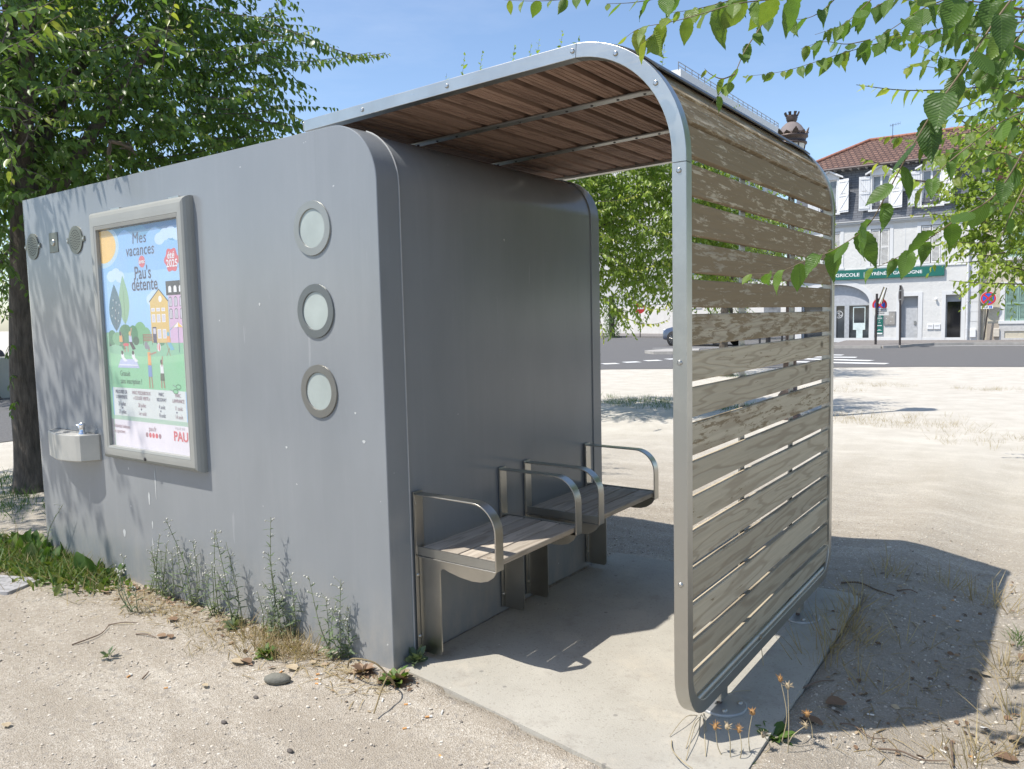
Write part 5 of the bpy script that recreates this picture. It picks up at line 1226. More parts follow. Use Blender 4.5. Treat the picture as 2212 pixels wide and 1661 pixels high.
pb = MB(); pb.prism([P + FU * a + UP * b + FN * .0365 for a, b in ((.085, -.055), (.205, -.052), (.205, .062), (.085, .060))], FN * .001); pbo = pb.build('blue_square', BLUES, po)
ws = MB(); o_ = P + FU * .145 + FN * .0385
ws.tube([o_ + UP * .04 - FU * .012, o_ + UP * .005 - FU * .010, o_ + UP * .003 + FU * .015, o_ - UP * .035 + FU * .028], .006, 5); ws.tube([o_ + (FU * math.cos(t) + UP * math.sin(t)) * .028 - UP * .012 - FU * .006 for t in np.linspace(2.2, 6.2, 12)], .005, 5); ws.ell(o_ + UP * .048 - FU * .013, (.008, .004, .008), 6, 4); ws.build('wheelchair_symbol', WHITE, pbo)
# round sign seen from behind
b2 = onz(1782.1 + .19434 * 832, 540 + .19434 * 1060, .1); yb = b2[1]
s2 = empty('road_sign', b2, 'round road sign on a dark post, seen edge-on from behind before the grey door', 'road sign')
zt2 = ony(1782.1 + .19434 * 832, 540 + .19434 * 392, yb)[2]
MB().tube([b2, (b2[0] - .02, b2[1], zt2)], .042, 8).build('post', POSTM, s2)
n2 = norm(np.array([-.92, -.40, 0.0])); c2 = np.array([b2[0] + .06, b2[1] + .02, zt2 - .42]); d_ = MB(); disc(d_, c2, .40, n2, .05, 28, .01); d_.build('sign_disc', simple('sign_back_grey', (.22, .215, .21), .5, .5), s2)
cl = MB()
for dz in (-.17, .2): cl.box(c2 + np.array([-.03, -.02, dz]), (.16, .09, .05))
cl.build('clamp', STEELD, s2)
# bent striped sign on its post, with a no-stopping disc behind it
b3 = onz(1782.1 + .19434 * 562, 540 + .19434 * 1050, .1)
s3 = empty('striped_sign', b3, 'bent black and cream striped sign leaning on a dark post by the arched shop front', 'road sign')
z3 = ony(1782.1 + .19434 * 575, 540 + .19434 * 485, b3[1])[2]
MB().tube([b3, (b3[0] + .02, b3[1], z3)], .05, 8).build('post', POSTM, s3)
cc = [ony(1782.1 + .19434 * x, 540 + .19434 * y, b3[1] - .12) for x, y in ((580, 590), (640, 598), (692, 420), (650, 408))]
ct = MB(); nst = 5
for k in range(nst):
    u0, u1 = k / nst, (k + 1) / nst
    if k % 2 == 0:
        e = [cc[0] + (cc[1] - cc[0]) * u0, cc[0] + (cc[1] - cc[0]) * u1, cc[3] + (cc[2] - cc[3]) * u1, cc[3] + (cc[2] - cc[3]) * u0]; ct.prism([q - np.array((0, .006, 0)) for q in e], (0, .002, 0))
pw = MB().prism(cc, (0, .012, 0)).build('striped_plate', simple('cream_stripe', (.62, .55, .36), .5), s3); ct.build('black_stripe', DARKM, pw)
mid = sum(cc) / 4; ov = MB(); ax1 = norm(cc[3] - cc[0]); ov.prism([mid - np.array((0, .012, 0)) + ax1 * .40 * math.cos(t) + np.array((+.030 * math.sin(t), 0, 0)) for t in np.linspace(0, 6.283, 25)[:-1]], (0, .003, 0)); ov.build('white_disc', WHITE, pw)
c3 = ony(1782.1 + .19434 * 608, 540 + .19434 * 612, b3[1] + .05); d_ = MB(); disc(d_, c3, .30, (0, -1, 0), 0, 28); dd_ = d_.build('sign_disc', REDS, s3); q_ = MB()
for k in range(4):
    a0_ = math.pi / 2 * k; pts = [c3 + np.array((0, -.0075, 0)) + np.array((math.cos(t), 0, math.sin(t))) * .22 for t in np.linspace(a0_ - .6, a0_ + .6, 9)] + [c3 + np.array((0, -.0075, 0)) + np.array((math.cos(a0_), 0, math.sin(a0_))) * .05]; q_.add(pts, [tuple(range(len(pts)))])
q_.build('blue_quarter', BLUES, dd_)
c4 = ony(1782.1 + .19434 * 618, 540 + .19434 * 683, b3[1] + .05); pl = MB().prism([c4 + np.array((a, 0, b)) for a, b in ((-.33, -.17), (.33, -.17), (.33, .13), (-.33, .17))], (0, -.008, 0)).build('plate', simple('dirty_white', (.60, .60, .57), .6), s3)
for k, t_ in enumerate(('ATTEINTE', 'TRANSPORT', 'FONDS')): text(t_, c4 + np.array((.02, -.010, .085 - .085 * k)), .085, DARKM, pl, rot=Matrix.Rotation(R(90), 4, 'X'), bold=.002)
# no-entry sign up the side street
b5 = onz(1383, 728.5, .11); s5 = empty('no_entry_sign', b5, 'red no entry sign on a thin post in front of the low white wall', 'road sign')
MB().tube([b5, b5 + UP * 2.25], .035, 7).build('post', POSTM, s5); c5 = b5 + UP * 1.98 + np.array((0, -.06, 0)); n5 = norm(CAM - c5) * (1, 1, 0)
d_ = MB(); disc(d_, c5, .36, n5, 0, 28); d5 = d_.build('sign_disc', REDS, s5); a5 = norm(np.cross(n5, UP)); MB().prism([c5 + norm(n5) * .008 + a5 * a + UP * b for a, b in ((-.27, -.055), (.27, -.055), (.27, .055), (-.27, .055))], norm(n5) * .001).build('white_bar', WHITE, d5)
# slim dark bollards between square and crossing, seen through the boards
for k, (px, py, h) in enumerate(((1641, 768, 1.0), (1659, 790, 1.15), (1689, 764, 1.0))):
    q = onz(px, py); tall = (k == 1)
    bo = MB().lathe([(.075 if tall else .04, 0), (.07 if tall else .04, h - .08), (.085 if tall else .05, h - .05), (.06 if tall else .03, h)], (*q[:2], 0), 12).build('bollard', DARKM); tag(bo, ('slim dark bollard, leftmost behind the slatted wall', 'stout dark bollard, tallest behind the slatted wall', 'slim dark bollard, nearest the zebra crossing')[k], 'bollard', 'bollards along the road edge')
# ================================================================ street lamp behind the shelter
LB = np.array([-.95, 9.446, 0]); lamp = empty('street_lamp', LB, 'old-style street lamp with crowned lantern rising behind the shelter', 'street lamp')
LBZ = float(gz(LB[0], LB[1]))
LM = simple('lamp_brown', (.075, .055, .048), .45, .4, .25, 10)
MB().lathe([(.19, LBZ - .05), (.19, .10), (.15, .14), (.14, .38), (.17, .42), (.11, .50), (.095, .95), (.12, 1.0), (.12, 1.06), (.07, 1.14), (.052, 2.6), (.065, 2.65), (.065, 2.72), (.045, 2.8), (.040, 3.55), (.07, 3.6), (.05, 3.66), (.09, 3.74)], (*LB[:2], 0), 20).build('pole', LM, lamp)
gl2 = MB().lathe([(.10, 3.74), (.125, 3.78), (.185, 4.13)], (*LB[:2], 0), 24).build('lantern_glass', simple('milky_lamp_glass', (.55, .55, .52), .3), lamp)
fr2 = MB()
for k in range(6):
    a = 2 * math.pi * k / 6 + .3; fr2.tube([(LB[0] + .13 * math.cos(a), LB[1] + .13 * math.sin(a), 3.77), (LB[0] + .192 * math.cos(a), LB[1] + .192 * math.sin(a), 4.14)], .008, 5)
fr2.build('lantern_bar', LM, lamp)
co = MB().lathe([(.185, 4.115), (.215, 4.12), (.215, 4.145), (.195, 4.15), (.205, 4.205), (.228, 4.215), (.228, 4.245), (.205, 4.25), (.21, 4.28), (.18, 4.285)], (*LB[:2], 0), 32).build('cornice', LM, lamp)
pt = MB()
for k in range(12):
    a = 2 * math.pi * k / 12; ca, sa = math.cos(a), math.sin(a); t_ = np.array((-sa, ca, 0)); e_ = np.array((ca, sa, 0)); b_ = np.array((LB[0], LB[1], 4.25)) + e_ * .205
    hgt = .085 if k % 2 == 0 else .045
    pt.prism([b_ - t_ * .05, b_ + t_ * .05, b_ + t_ * .035 + UP * hgt * .5 + e_ * .015, b_ + UP * hgt + e_ * .035, b_ - t_ * .035 + UP * hgt * .5 + e_ * .015], e_ * .012)
pt.build('palmette', LM, co)
MB().lathe([(.20, 4.28), (.19, 4.30), (.135, 4.385), (.085, 4.43), (.062, 4.44)], (*LB[:2], 0), 28).build('lantern_cap', simple('lamp_cap_grey', (.20, .172, .165), .7, 0, .12, 8, spec=.2), lamp)
cr = MB().lathe([(.06, 4.435), (.064, 4.45), (.078, 4.475), (.074, 4.485), (.085, 4.505), (.080, 4.515), (.09, 4.535), (.07, 4.536)], (*LB[:2], 0), 24).build('crown', LM, lamp)
sp2 = MB()
for k in range(8):
    a = 2 * math.pi * k / 8; e_ = np.array((math.cos(a), math.sin(a), 0)); t_ = np.array((-math.sin(a), math.cos(a), 0)); b_ = np.array((LB[0], LB[1], 4.53)) + e_ * .078
    sp2.prism([b_ - t_ * .016, b_ + t_ * .016, b_ + t_ * .022 + UP * .05 + e_ * .02, b_ - t_ * .022 + UP * .05 + e_ * .02], e_ * .012)
sp2.build('crown_point', LM, cr)
lamp.location.z -= .07

# ================================================================ car crossing behind the shelter
def m_carpaint(name, c):
    mt, nt, b, _ = new_mat(name); b.inputs['Base Color'].default_value = (*c, 1); b.inputs['Metallic'].default_value = .55; b.inputs['Roughness'].default_value = .32; b.inputs['Coat Weight'].default_value = .8; b.inputs['Coat Roughness'].default_value = .05
    f = noise(nt, coords(nt), 3, 4); nt.links.new(ramp(nt, f, [(.3, tuple(a * .9 for a in c)), (.7, tuple(a * 1.1 for a in c))]), b.inputs['Base Color']); return mt
car = empty('car', (0, 0, 0), 'blue grey crossover car passing on the road behind the shelter', 'car'); WL[car] = np.zeros(3)
CPT = m_carpaint('car_blue_grey', (.085, .105, .155))
def cs(x, w, z0, zs, zr, wr):      # cross-section: half-width, sill, shoulder, roof height, roof half-width
    return [np.array(q) for q in ((x, -w * .92, z0), (x, -w, z0 + .12), (x, -w * 1.0, (z0 + zs) / 2), (x, -w * .97, zs), (x, -wr, zr - .03), (x, -wr * .8, zr), (x, 0, zr + .015), (x, wr * .8, zr), (x, wr, zr - .03), (x, w * .97, zs), (x, w * 1.0, (z0 + zs) / 2), (x, w, z0 + .12), (x, w * .92, z0))]
S_ = [cs(-2.16, .60, .36, .62, .66, .50), cs(-2.10, .78, .26, .74, .80, .62), cs(-1.85, .88, .24, .88, .93, .74), cs(-1.30, .90, .22, .96, 1.02, .78), cs(-.82, .90, .22, 1.00, 1.07, .76), cs(-.35, .90, .22, 1.02, 1.36, .66), cs(.05, .90, .22, 1.03, 1.53, .60), cs(.65, .90, .22, 1.05, 1.56, .60), cs(1.25, .90, .22, 1.10, 1.50, .58), cs(1.70, .90, .24, 1.14, 1.32, .60), cs(1.98, .86, .30, 1.06, 1.13, .66), cs(2.16, .74, .42, .92, .96, .60)]
cb_ = MB().loft(S_, True, True, True).build('body', CPT, car); cb_.modifiers.new('s', 'SUBSURF').levels = 2; cb_.modifiers['s'].render_levels = 2
wg = MB()
for sgn in (-1, 1):
    wg.add([(-.62, sgn * .848, 1.05), (.0, sgn * .80, 1.07), (.62, sgn * .80, 1.09), (1.2, sgn * .80, 1.16), (.98, sgn * .66, 1.40), (.5, sgn * .655, 1.46), (.05, sgn * .665, 1.44), (-.2, sgn * .70, 1.32)], [(0, 1, 2, 3, 4, 5, 6, 7)])
wg.add([(-.80, -.64, 1.10), (-.80, .64, 1.10), (-.08, .55, 1.50), (-.08, -.55, 1.50)], [(0, 1, 2, 3)])
wg.build('window', PANED, car)
for x in (-1.32, 1.30):
    for sgn in (-1, 1): MB().lathe([(.40, sgn * .80), (.40, sgn * .915), (.34, sgn * .92)], (x, 0, .36), 28, 'y').build('wheel_arch', RUBBER, car)
    for sgn in (-1, 1):
        ty = MB().lathe([(.20, sgn * .74), (.335, sgn * .74), (.345, sgn * .78), (.345, sgn * .90), (.33, sgn * .93), (.24, sgn * .935)], (x, 0, .345), 28, 'y').build('wheel', RUBBER, car)
        rim = MB().lathe([(.24, sgn * .936), (.225, sgn * .925), (.06, sgn * .93), (.05, sgn * .945)], (x, 0, .345), 24, 'y').build('rim', simple('rim_dark', (.06, .06, .065), .4, .6), ty)
        spk = MB()
        for k in range(5):
            for off in (-.16, .16):
                a = 2 * math.pi * k / 5 + off; spk.tube([(x + .05 * math.cos(a), sgn * .942, .345 + .05 * math.sin(a)), (x + .235 * math.cos(a + off * .5), sgn * .942, .345 + .235 * math.sin(a + off * .5))], .012, 4)
        spk.build('spoke', STEEL, ty)
for sgn in (-1, 1):
    MB().ell((-1.98, sgn * .64, .80), (.16, .14, .06), 12, 7).build('headlight', simple('lamp_lens', (.6, .62, .65), .1), car)
    MB().ell((-.62, sgn * .98, 1.08), (.10, .10, .07), 12, 7).build('wing_mirror', CPT, car)
MB().bb(-2.20, -2.10, -.45, .45, .36, .55).build('grille', RUBBER, car, bevel=.03)
q0, q1 = onz(1438, 746.5), onz(1536, 744.5); mid = (q0 + q1) / 2; dv = norm(q1 - q0)
# the two near wheels fix the heading: wheelbase 2.62 m
pa = onz(1456, 747.0, 0); ang = None
for a in np.linspace(-1.2, 1.2, 481):
    dx = np.array((math.cos(a), math.sin(a), 0)); pb_ = pa + dx * 2.62; v_ = pb_ - CAM; px_ = 1106 + FPX * (v_ @ RGT) / (v_ @ FWD)
    if ang is None or abs(px_ - 1553) < ang[0]: ang = (abs(px_ - 1553), a)
a = ang[1]; dx = np.array((math.cos(a), math.sin(a), 0)); dy = np.array((-math.sin(a), math.cos(a), 0))
car.rotation_euler = (0, 0, a); car.location = tuple(pa + dx * 1.32 + dy * .84 + np.array((0, 0, .006)))

# ================================================================ low wall, far buildings
fw = empty('boundary_wall', (-24, 55, 0), 'long low off-white boundary wall across the side street', 'wall')
wa, wb = np.array((-40., 62.0, 0)), np.array((-16.5, 52.0, 0)); dw = norm(wb - wa); nw = np.array((-dw[1], dw[0], 0))
MB().prism([wa, wb, wb + nw * .3, wa + nw * .3], (0, 0, 2.5)).build('wall', m_render('wall_offwhite', (.60, .58, .55), .4), fw)
MB().prism([wa - nw * .05 + UP * 2.5, wb - nw * .05 + UP * 2.5, wb + nw * .35 + UP * 2.5, wa + nw * .35 + UP * 2.5], (0, 0, .10)).build('coping', STONEW, fw)
lb = empty('low_building', (-22, 62, 0), 'low white building with a flat roof and signboards behind the boundary wall', 'building')
la, lb_ = np.array((-44., 70.0, 0)), np.array((-13.5, 57.0, 0)); dl_ = norm(lb_ - la); nl = np.array((-dl_[1], dl_[0], 0))
MB().prism([la, lb_, lb_ + nl * 9, la + nl * 9], (0, 0, 4.6)).build('wall', RENDER, lb)
MB().prism([la - nl * .3 + UP * 4.6, lb_ - nl * .3 + UP * 4.6, lb_ + nl * 9 + UP * 4.6, la + nl * 9 + UP * 4.6], (0, 0, .3)).build('roof', simple('grey_flat_roof', (.3, .3, .3), .8), lb)
L_ = np.linalg.norm(lb_ - la)
for k in range(9):
    s0 = 2 + k * 3.4; w_ = MB(); w_.prism([la + dl_ * s0 - nl * .02 + UP * 1.6, la + dl_ * (s0 + 1.6) - nl * .02 + UP * 1.6, la + dl_ * (s0 + 1.6) - nl * .02 + UP * 3.2, la + dl_ * s0 - nl * .02 + UP * 3.2], nl * .015); w_.build('window', PANE, lb)
# plaque on the wall corner, near the car
pc = wa + dw * (np.linalg.norm(wb - wa) - 6.2) - nw * .04 + UP * 2.05
pb3 = MB().prism([pc, pc + dw * 2.2, pc + dw * 2.2 + UP * .95, pc + UP * .95], -nw * .03).build('wall_sign', WHITE, fw)
wl_ = MB()
for k, w_ in enumerate((1.5, 1.8, 1.2, .9)): 
    z_ = .72 - .18 * k; wl_.prism([pc + dw * .2 - nw * .035 + UP * z_, pc + dw * (.2 + w_) - nw * .035 + UP * z_, pc + dw * (.2 + w_) - nw * .035 + UP * (z_ + .07), pc + dw * .2 - nw * .035 + UP * (z_ + .07)], -nw * .003)
wl_.build('sign_line', REDS, pb3)
ab = empty('apartment_block', (-32, 78, 0), 'tall pale apartment block with a roof railing far behind the shelter', 'building')
axs = -25.0; A0, A1 = onx(1590, 216, axs), onx(1679, 277, axs)
ya0, ya1, zh = A0[1] - 14, A1[1], (A0[2] + A1[2]) / 2
MB().bb(axs - 13, axs, ya0, ya1, 0, zh - 1.9).build('wall', m_render('block_wall', (.55, .55, .53), .2), ab)
MB().bb(axs - 12.5, axs + .3, ya0, ya1 + .3, zh - 1.9, zh - .25).build('parapet', simple('parapet_white', (.66, .67, .66), .7, 0, .06, .5), ab)
rl = MB()
for z in (zh + .35, zh + .05): rl.tube([(axs + .1, ya0, z), (axs + .1, ya1, z), (axs - 12, ya1, z)], .035, 5)
for k in range(20): rl.tube([(axs + .1, ya0 + (ya1 - ya0) * k / 19, zh - .3), (axs + .1, ya0 + (ya1 - ya0) * k / 19, zh + .35)], .04, 4)
rl.build('roof_railing', simple('railing_grey', (.25, .26, .28), .5, .5), ab)
for f in range(6):
    for k in range(9):
        y_ = ya0 + 1.5 + k * 2.8
        if y_ + 1.6 < ya1: MB().bb(axs, axs + .02, y_, y_ + 1.6, 2.2 + f * 3.0, 3.9 + f * 3.0).build('window', PANE, ab)
# left edge of the view: pale concrete block and chained bollard beyond the trunk
q = onz(6, 858); lw = MB().bb(q[0] - .5, q[0] + .35, q[1] - .3, q[1] + .3, -.05, .95).build('concrete_block', m_render('block_concrete', (.55, .53, .46), .5), bevel=.03); tag(lw, 'pale stained concrete block beyond the big ridged tree trunk', 'concrete block')
q = onz(3, 800); cbd = empty('chain_bollard', q, 'dark cast bollard with a chain beyond the concrete block', 'bollard')
MB().lathe([(.20, 0), (.18, .1), (.14, .5), (.17, .6), (.10, .75), (.03, .82)], (*q[:2], 0), 14).build('post', DARKM, cbd)
MB().tube([q + np.array((0, 0, .6)), q + np.array((.5, .25, .4)), q + np.array((1.0, .5, .34)), q + np.array((1.6, .8, .45)), q + np.array((2.0, 1.0, .6))], .03, 6).build('chain', DARKM, cbd)
mh = MB(); c0 = onz(-5, 1262); u_ = norm(np.array((.93, .36, 0))); v_ = np.array((-.36, .93, 0)); mh.prism([c0 + u_ * a + v_ * b - UP * .04 for a, b in ((-.35, -.13), (.22, -.13), (.22, .13), (-.35, .13))], (0, 0, .05)); mo = mh.build('manhole_cover', simple('worn_cast_grey', (.36, .35, .35), .7, .2, .2, 20), bevel=.006); tag(mo, 'grey rectangular inspection cover set in the gravel at the left edge', 'manhole cover'); WL[mo] = np.zeros(3)
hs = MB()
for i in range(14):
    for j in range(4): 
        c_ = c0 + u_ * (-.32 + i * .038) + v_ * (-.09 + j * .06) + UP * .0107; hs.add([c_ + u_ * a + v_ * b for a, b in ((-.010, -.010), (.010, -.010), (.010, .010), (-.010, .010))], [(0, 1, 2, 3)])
hs = tag(hs.build('cover_stud_shade', simple('cover_shade_grey', (.25, .245, .24), .8), mo), kind='stuff')  # flat darker squares paint the shade of the cover pattern
# ================================================================ trees
def tree(name, label, base, top, r0, targets, blobs, n, size, kind='mid', mat=None, extra=None, twood=.004, rfac=.5, group=None, width=1.0, **kw):
    root = empty(name, tuple(base), label, 'tree', group)
    w = MB(); limb_wood(w, base, top, r0, targets, rfac); w.build('trunk', BARK, root)
    L = Leaves(); tw = MB(); crown(L, tw, blobs, n, size, wood_r=twood, **kw)
    if extra: extra(L, tw)
    tag(tw.build('twigs', BARK, root), kind='stuff'); L.build('crown', kind, mat or ELM, root, width)
    return root
def twig_at(L, tw, pts, size, r=.004, sub=4, **kw):          # pts: (px, py, depth) of the photograph's sight lines
    pp = smooth_path([at(*q) for q in pts], sub); tw.tube(pp, [r * (1 - .75 * i / (len(pp) - 1)) for i in range(len(pp))], 5, False)
    twig_leaves(L, pp, size, **kw); return pp

# --- big dark elm at the left, its branches reaching over the cabin
def left_extra(L, tw):
    for pts in ([(560, 40, 7.4), (640, 75, 7.3), (760, 125, 7.2), (828, 108, 7.1)], [(430, 130, 7.2), (540, 90, 7.0), (610, 80, 6.9), (652, 62, 6.8)], [(480, 150, 7.4), (560, 120, 7.3), (660, 132, 7.2), (810, 112, 7.1)], [(440, 20, 7.2), (520, 28, 7.0), (590, 40, 6.9), (606, 8, 6.8)],
                [(430, 250, 7.6), (530, 245, 7.5), (600, 235, 7.4), (660, 262, 7.3)], [(470, 230, 7.4), (540, 215, 7.3), (580, 190, 7.2), (606, 180, 7.1)], [(420, 200, 7.0), (480, 205, 6.9), (520, 195, 6.8), (560, 178, 6.8)], [(450, 300, 7.8), (520, 290, 7.7), (560, 285, 7.6), (610, 290, 7.6)], [(300, 340, 7.6), (420, 330, 7.6), (520, 305, 7.6), (600, 300, 7.6)],
                [(540, 255, 7.5), (600, 262, 7.4), (640, 275, 7.3), (655, 292, 7.3)]):
        for o in range(2): twig_at(L, tw, [(a + rng.normal(0, 7), b + o * 9 + rng.normal(0, 5), c + o * .25) for a, b, c in pts], .088, .007, spacing=.030, tint0=.12, tint1=.85, hang=.8)
    # nearer, yellow-green shoots at the top left, one upright
    for pts, sz in (([(-10, 110, 4.6), (60, 85, 4.5), (110, 45, 4.4), (165, 15, 4.4)], .10), ([(20, 110, 4.9), (90, 80, 4.8), (150, 70, 4.8), (230, 55, 4.8)], .09), ([(350, 150, 5.4), (357, 95, 5.3), (365, 45, 5.2), (378, 2, 5.2)], .10), ([(60, 195, 5.0), (120, 190, 4.9), (170, 180, 4.9), (215, 172, 4.9)], .085), ([(-20, 20, 4.4), (40, 25, 4.4), (90, 15, 4.4), (130, -8, 4.4)], .10), ([(-10, 260, 4.6), (10, 300, 4.6), (25, 350, 4.6), (25, 390, 4.6)], .085), ([(200, 110, 5.6), (280, 95, 5.5), (330, 70, 5.5), (400, 62, 5.4)], .09), ([(-10, 230, 5.2), (60, 240, 5.1), (100, 255, 5.1), (150, 262, 5.0)], .085)):
        twig_at(L, tw, pts, sz, .006, spacing=.034, tint0=.5, tint1=1.0, hang=.45)
        for k in range(2): twig_at(L, tw, [(a + rng.normal(0, 40), b + 30 * k + rng.normal(0, 25), c + .5 + .4 * k) for a, b, c in pts], sz * .9, .006, spacing=.04, tint0=.3, tint1=.8, hang=.5)
LT = np.array([-5.9, .95, -.05])
elm_left = tree('elm_tree', 'large dark green elm with ridged trunk beside the poster wall of the cabin', LT, (-5.75, 1.0, 3.1), .165,
    [(-4.6, 2.0, 4.6), (-3.9, .6, 4.9), (-5.4, -.9, 4.6), (-7.0, .2, 4.9), (-6.3, 2.4, 5.2), (-4.6, -1.2, 4.4), (-5.6, .9, 6.2)],
    [((-6.0, .9, 5.6), (2.2, 2.2, 2.3)), ((-5.6, 1.9, 4.0), (1.5, 1.3, 1.5)), ((-4.9, -.6, 4.7), (1.6, 1.5, 1.6)), ((-6.9, .6, 4.2), (1.9, 1.9, 2.0)), ((-5.0, .8, 3.5), (1.3, 1.1, .9)), ((-6.0, .6, 2.9), (1.4, 1.1, .8)), ((-5.5, 2.2, 5.2), (1.2, 1.1, 1.3)), ((-7.0, 2.6, 4.0), (1.8, 1.5, 1.9)), ((-6.0, 3.0, 3.3), (1.3, 1.1, .9)), ((-7.7, -1.3, 4.4), (1.7, 1.5, 1.2)), ((-5.3, 2.6, 4.5), (1.1, 1.0, 1.2))],
    2500, .108, extra=left_extra, tl=(.45, .95), spacing=.040, tint=(.05, .78), shell=.50, hang=.6, twood=.0025)
# leafy shoots on the trunk, and a dead hanging creeper
L = Leaves(); tw = MB()
for k in range(9):
    b = LT + np.array((.12, -.14, .9 + .28 * k + .1 * rng.random())); twl = [b, b + np.array((.10, -.08, .02)), b + np.array((.20, -.16, -.10))]; tw.tube(twl, .003, 3); twig_leaves(L, twl, .085, .05, .3, .5, .9)
tag(tw.build('shoot_twigs', BARK, elm_left), kind='stuff'); tag(L.build('trunk_shoots', 'mid', ELM, elm_left), kind='stuff')
dv_ = MB()
for o in (0, .022): dv_.tube([at(236 + 3 * math.sin(k * .9 + o * 90), 305 + k * 8, 7.3 - o) for k in range(13)], .012, 5)
dv_.tube([at(236, 305, 7.3), at(262, 310, 7.3), at(284, 322, 7.3)], .02, 5)
for k in range(14): dv_.tube([at(272 + rng.normal(0, 6), 312 + rng.normal(0, 5), 7.3), at(282 + rng.normal(0, 6), 330 + rng.normal(0, 6), 7.3)], .006, 3)
tag(dv_.build('dead_creeper', simple('dead_vine', (.26, .19, .14), .9)), 'dry brown dead creeper hanging in the dark elm above the cabin', 'plant')

# --- bright tree behind the cabin, seen under the roof
def mid_extra(L, tw):
    for px, py in ((965, 158), (1004, 120), (1042, 113), (1112, 98), (1148, 92), (1165, 86), (1216, 64), (1252, 76), (1436, 98)):
        d = 12.4; twig_at(L, tw, [(px - 14, py + 95, d), (px - 6, py + 45, d), (px, py, d)], .115, .005, spacing=.055, tint0=.3, tint1=.5, hang=-.05)
    for pts in ([(1240, 440, 10.6), (1290, 436, 10.5), (1340, 432, 10.4), (1385, 418, 10.3)], [(1230, 470, 10.8), (1270, 455, 10.7), (1310, 452, 10.6)], [(1290, 545, 10.6), (1330, 560, 10.5), (1375, 585, 10.4), (1415, 570, 10.3)], [(1340, 625, 10.5), (1390, 660, 10.4), (1430, 668, 10.4), (1448, 650, 10.4)], [(1300, 640, 10.6), (1360, 690, 10.5), (1410, 700, 10.4), (1445, 690, 10.4)], [(1296, 690, 10.6), (1302, 720, 10.5), (1305, 742, 10.5)], [(1260, 520, 10.8), (1290, 500, 10.7), (1330, 520, 10.6)], [(1380, 480, 10.8), (1420, 500, 10.7), (1450, 505, 10.6)]):
        twig_at(L, tw, pts, .085, .006, spacing=.036, tint0=.5, tint1=1.0, hang=.6)
tree('elm_tree', 'bright green young elm behind the cabin and the slatted wall', np.array([-4.75, 8.3, -.06]), (-4.6, 8.4, 2.2), .10,
    [(-3.4, 8.9, 3.6), (-4.4, 7.4, 3.7), (-5.6, 9.0, 3.9), (-3.2, 9.6, 3.2), (-4.5, 8.6, 4.8)],
    [((-4.4, 8.6, 4.1), (1.9, 1.7, 1.15)), ((-3.3, 9.1, 3.3), (1.6, 1.5, 1.3)), ((-2.95, 9.6, 2.9), (1.2, 1.2, 1.2)), ((-4.6, 8.0, 3.0), (1.6, 1.4, 1.2)), ((-3.7, 8.9, 2.2), (1.0, .9, .6)), ((-2.3, 10.0, 3.3), (1.1, 1.0, .9)), ((-3.0, 9.0, 4.0), (1.3, 1.0, .9))],
    2100, .096, mat=ELM2, extra=mid_extra, tl=(.4, .8), spacing=.040, tint=(.1, .9), shell=.55, hang=.6, twood=.0025)
# --- further trees on the square
tq = onz(1569, 812)
tree('elm_tree', 'small elm on the square with straight grey trunk glimpsed through the slatted wall', tq * (1, 1, 0) - UP * .02, tuple(tq + UP * 2.3), .13,
    [tuple(tq + np.array(q)) for q in ((1.2, .3, 3.6), (-1.1, .2, 3.8), (.2, -1.0, 3.9))],
    [(tuple(tq + np.array((0, 0, 3.7))), (2.0, 2.0, 1.4)), (tuple(tq + np.array((.9, .2, 3.1))), (1.3, 1.2, 1.0))], 700, .11, kind='far', mat=ELM2, tl=(.5, .9), spacing=.06, tint=(.05, .7), shell=.3, twood=.006)
for k, (x, y, s, lb_) in enumerate(((-17.6, 4.9, 1.0, 'green street tree beyond the road, past the dark elm trunk'), (-25, 11.5, 1.2, 'tall street tree far beyond the road, past the concrete block'), (-14.5, 44, 1.0, 'round street tree on the far corner behind the slatted wall'))):
    b = np.array((x, y, 0.0)); tree('street_tree', lb_, b, tuple(b + UP * 2.4), .15, [tuple(b + np.array(q)) for q in ((1.2, .3, 3.6), (-1.1, .2, 3.8), (.2, -1.0, 3.9))], [(tuple(b + np.array((0, 0, 4.2 * s))), (2.6 * s, 2.6 * s, 2.0 * s)), (tuple(b + np.array((0, 0, 2.6 * s))), (2.0 * s, 2.0 * s, 1.2 * s))], 600, .17, kind='far', mat=ELM2, tl=(.6, 1.1), spacing=.10, tint=(.05, .6), shell=.3, twood=.008)
for k, (x, y, s_, lb_) in enumerate(((-5.0, -13.0, 1.0, 'added unseen tree behind the viewpoint, darkening the steel post reflection'), (1.5, -17.0, 1.15, 'second added unseen tree behind the viewpoint, farther from the shelter'))):
    b = np.array((x, y, 0.0)); tree('street_tree', lb_, b, tuple(b + UP * 2.0), .16, [tuple(b + np.array(q)) for q in ((1.2, .3, 3.4), (-1.1, .2, 3.6), (.2, -1.0, 3.7))], [(tuple(b + np.array((0, 0, 3.6 * s_))), (2.8 * s_, 2.8 * s_, 2.0 * s_)), (tuple(b + np.array((0, 0, 2.0 * s_))), (2.4 * s_, 2.4 * s_, 1.2 * s_))], 420, .2, kind='far', mat=ELM, tl=(.6, 1.1), spacing=.10, tint=(.05, .5), shell=.3, twood=.008)  # unseen trees added for dark reflections in the steel
iv = onz(1322, 727, .1); Lv = Leaves()
for _ in range(900):
    a = rng.uniform(0, 6.28); z = rng.uniform(0, 3.0) ** 1.0; r = .45 + .25 * rng.random(); d = np.array((math.cos(a), math.sin(a), 0)); Lv.add(iv + d * r * (.6 + .4 * rng.random()) + UP * z, d * .4 - UP * .8 + rng.normal(0, .3, 3), d + rng.normal(0, .3, 3), .16, .05 + .2 * rng.random())
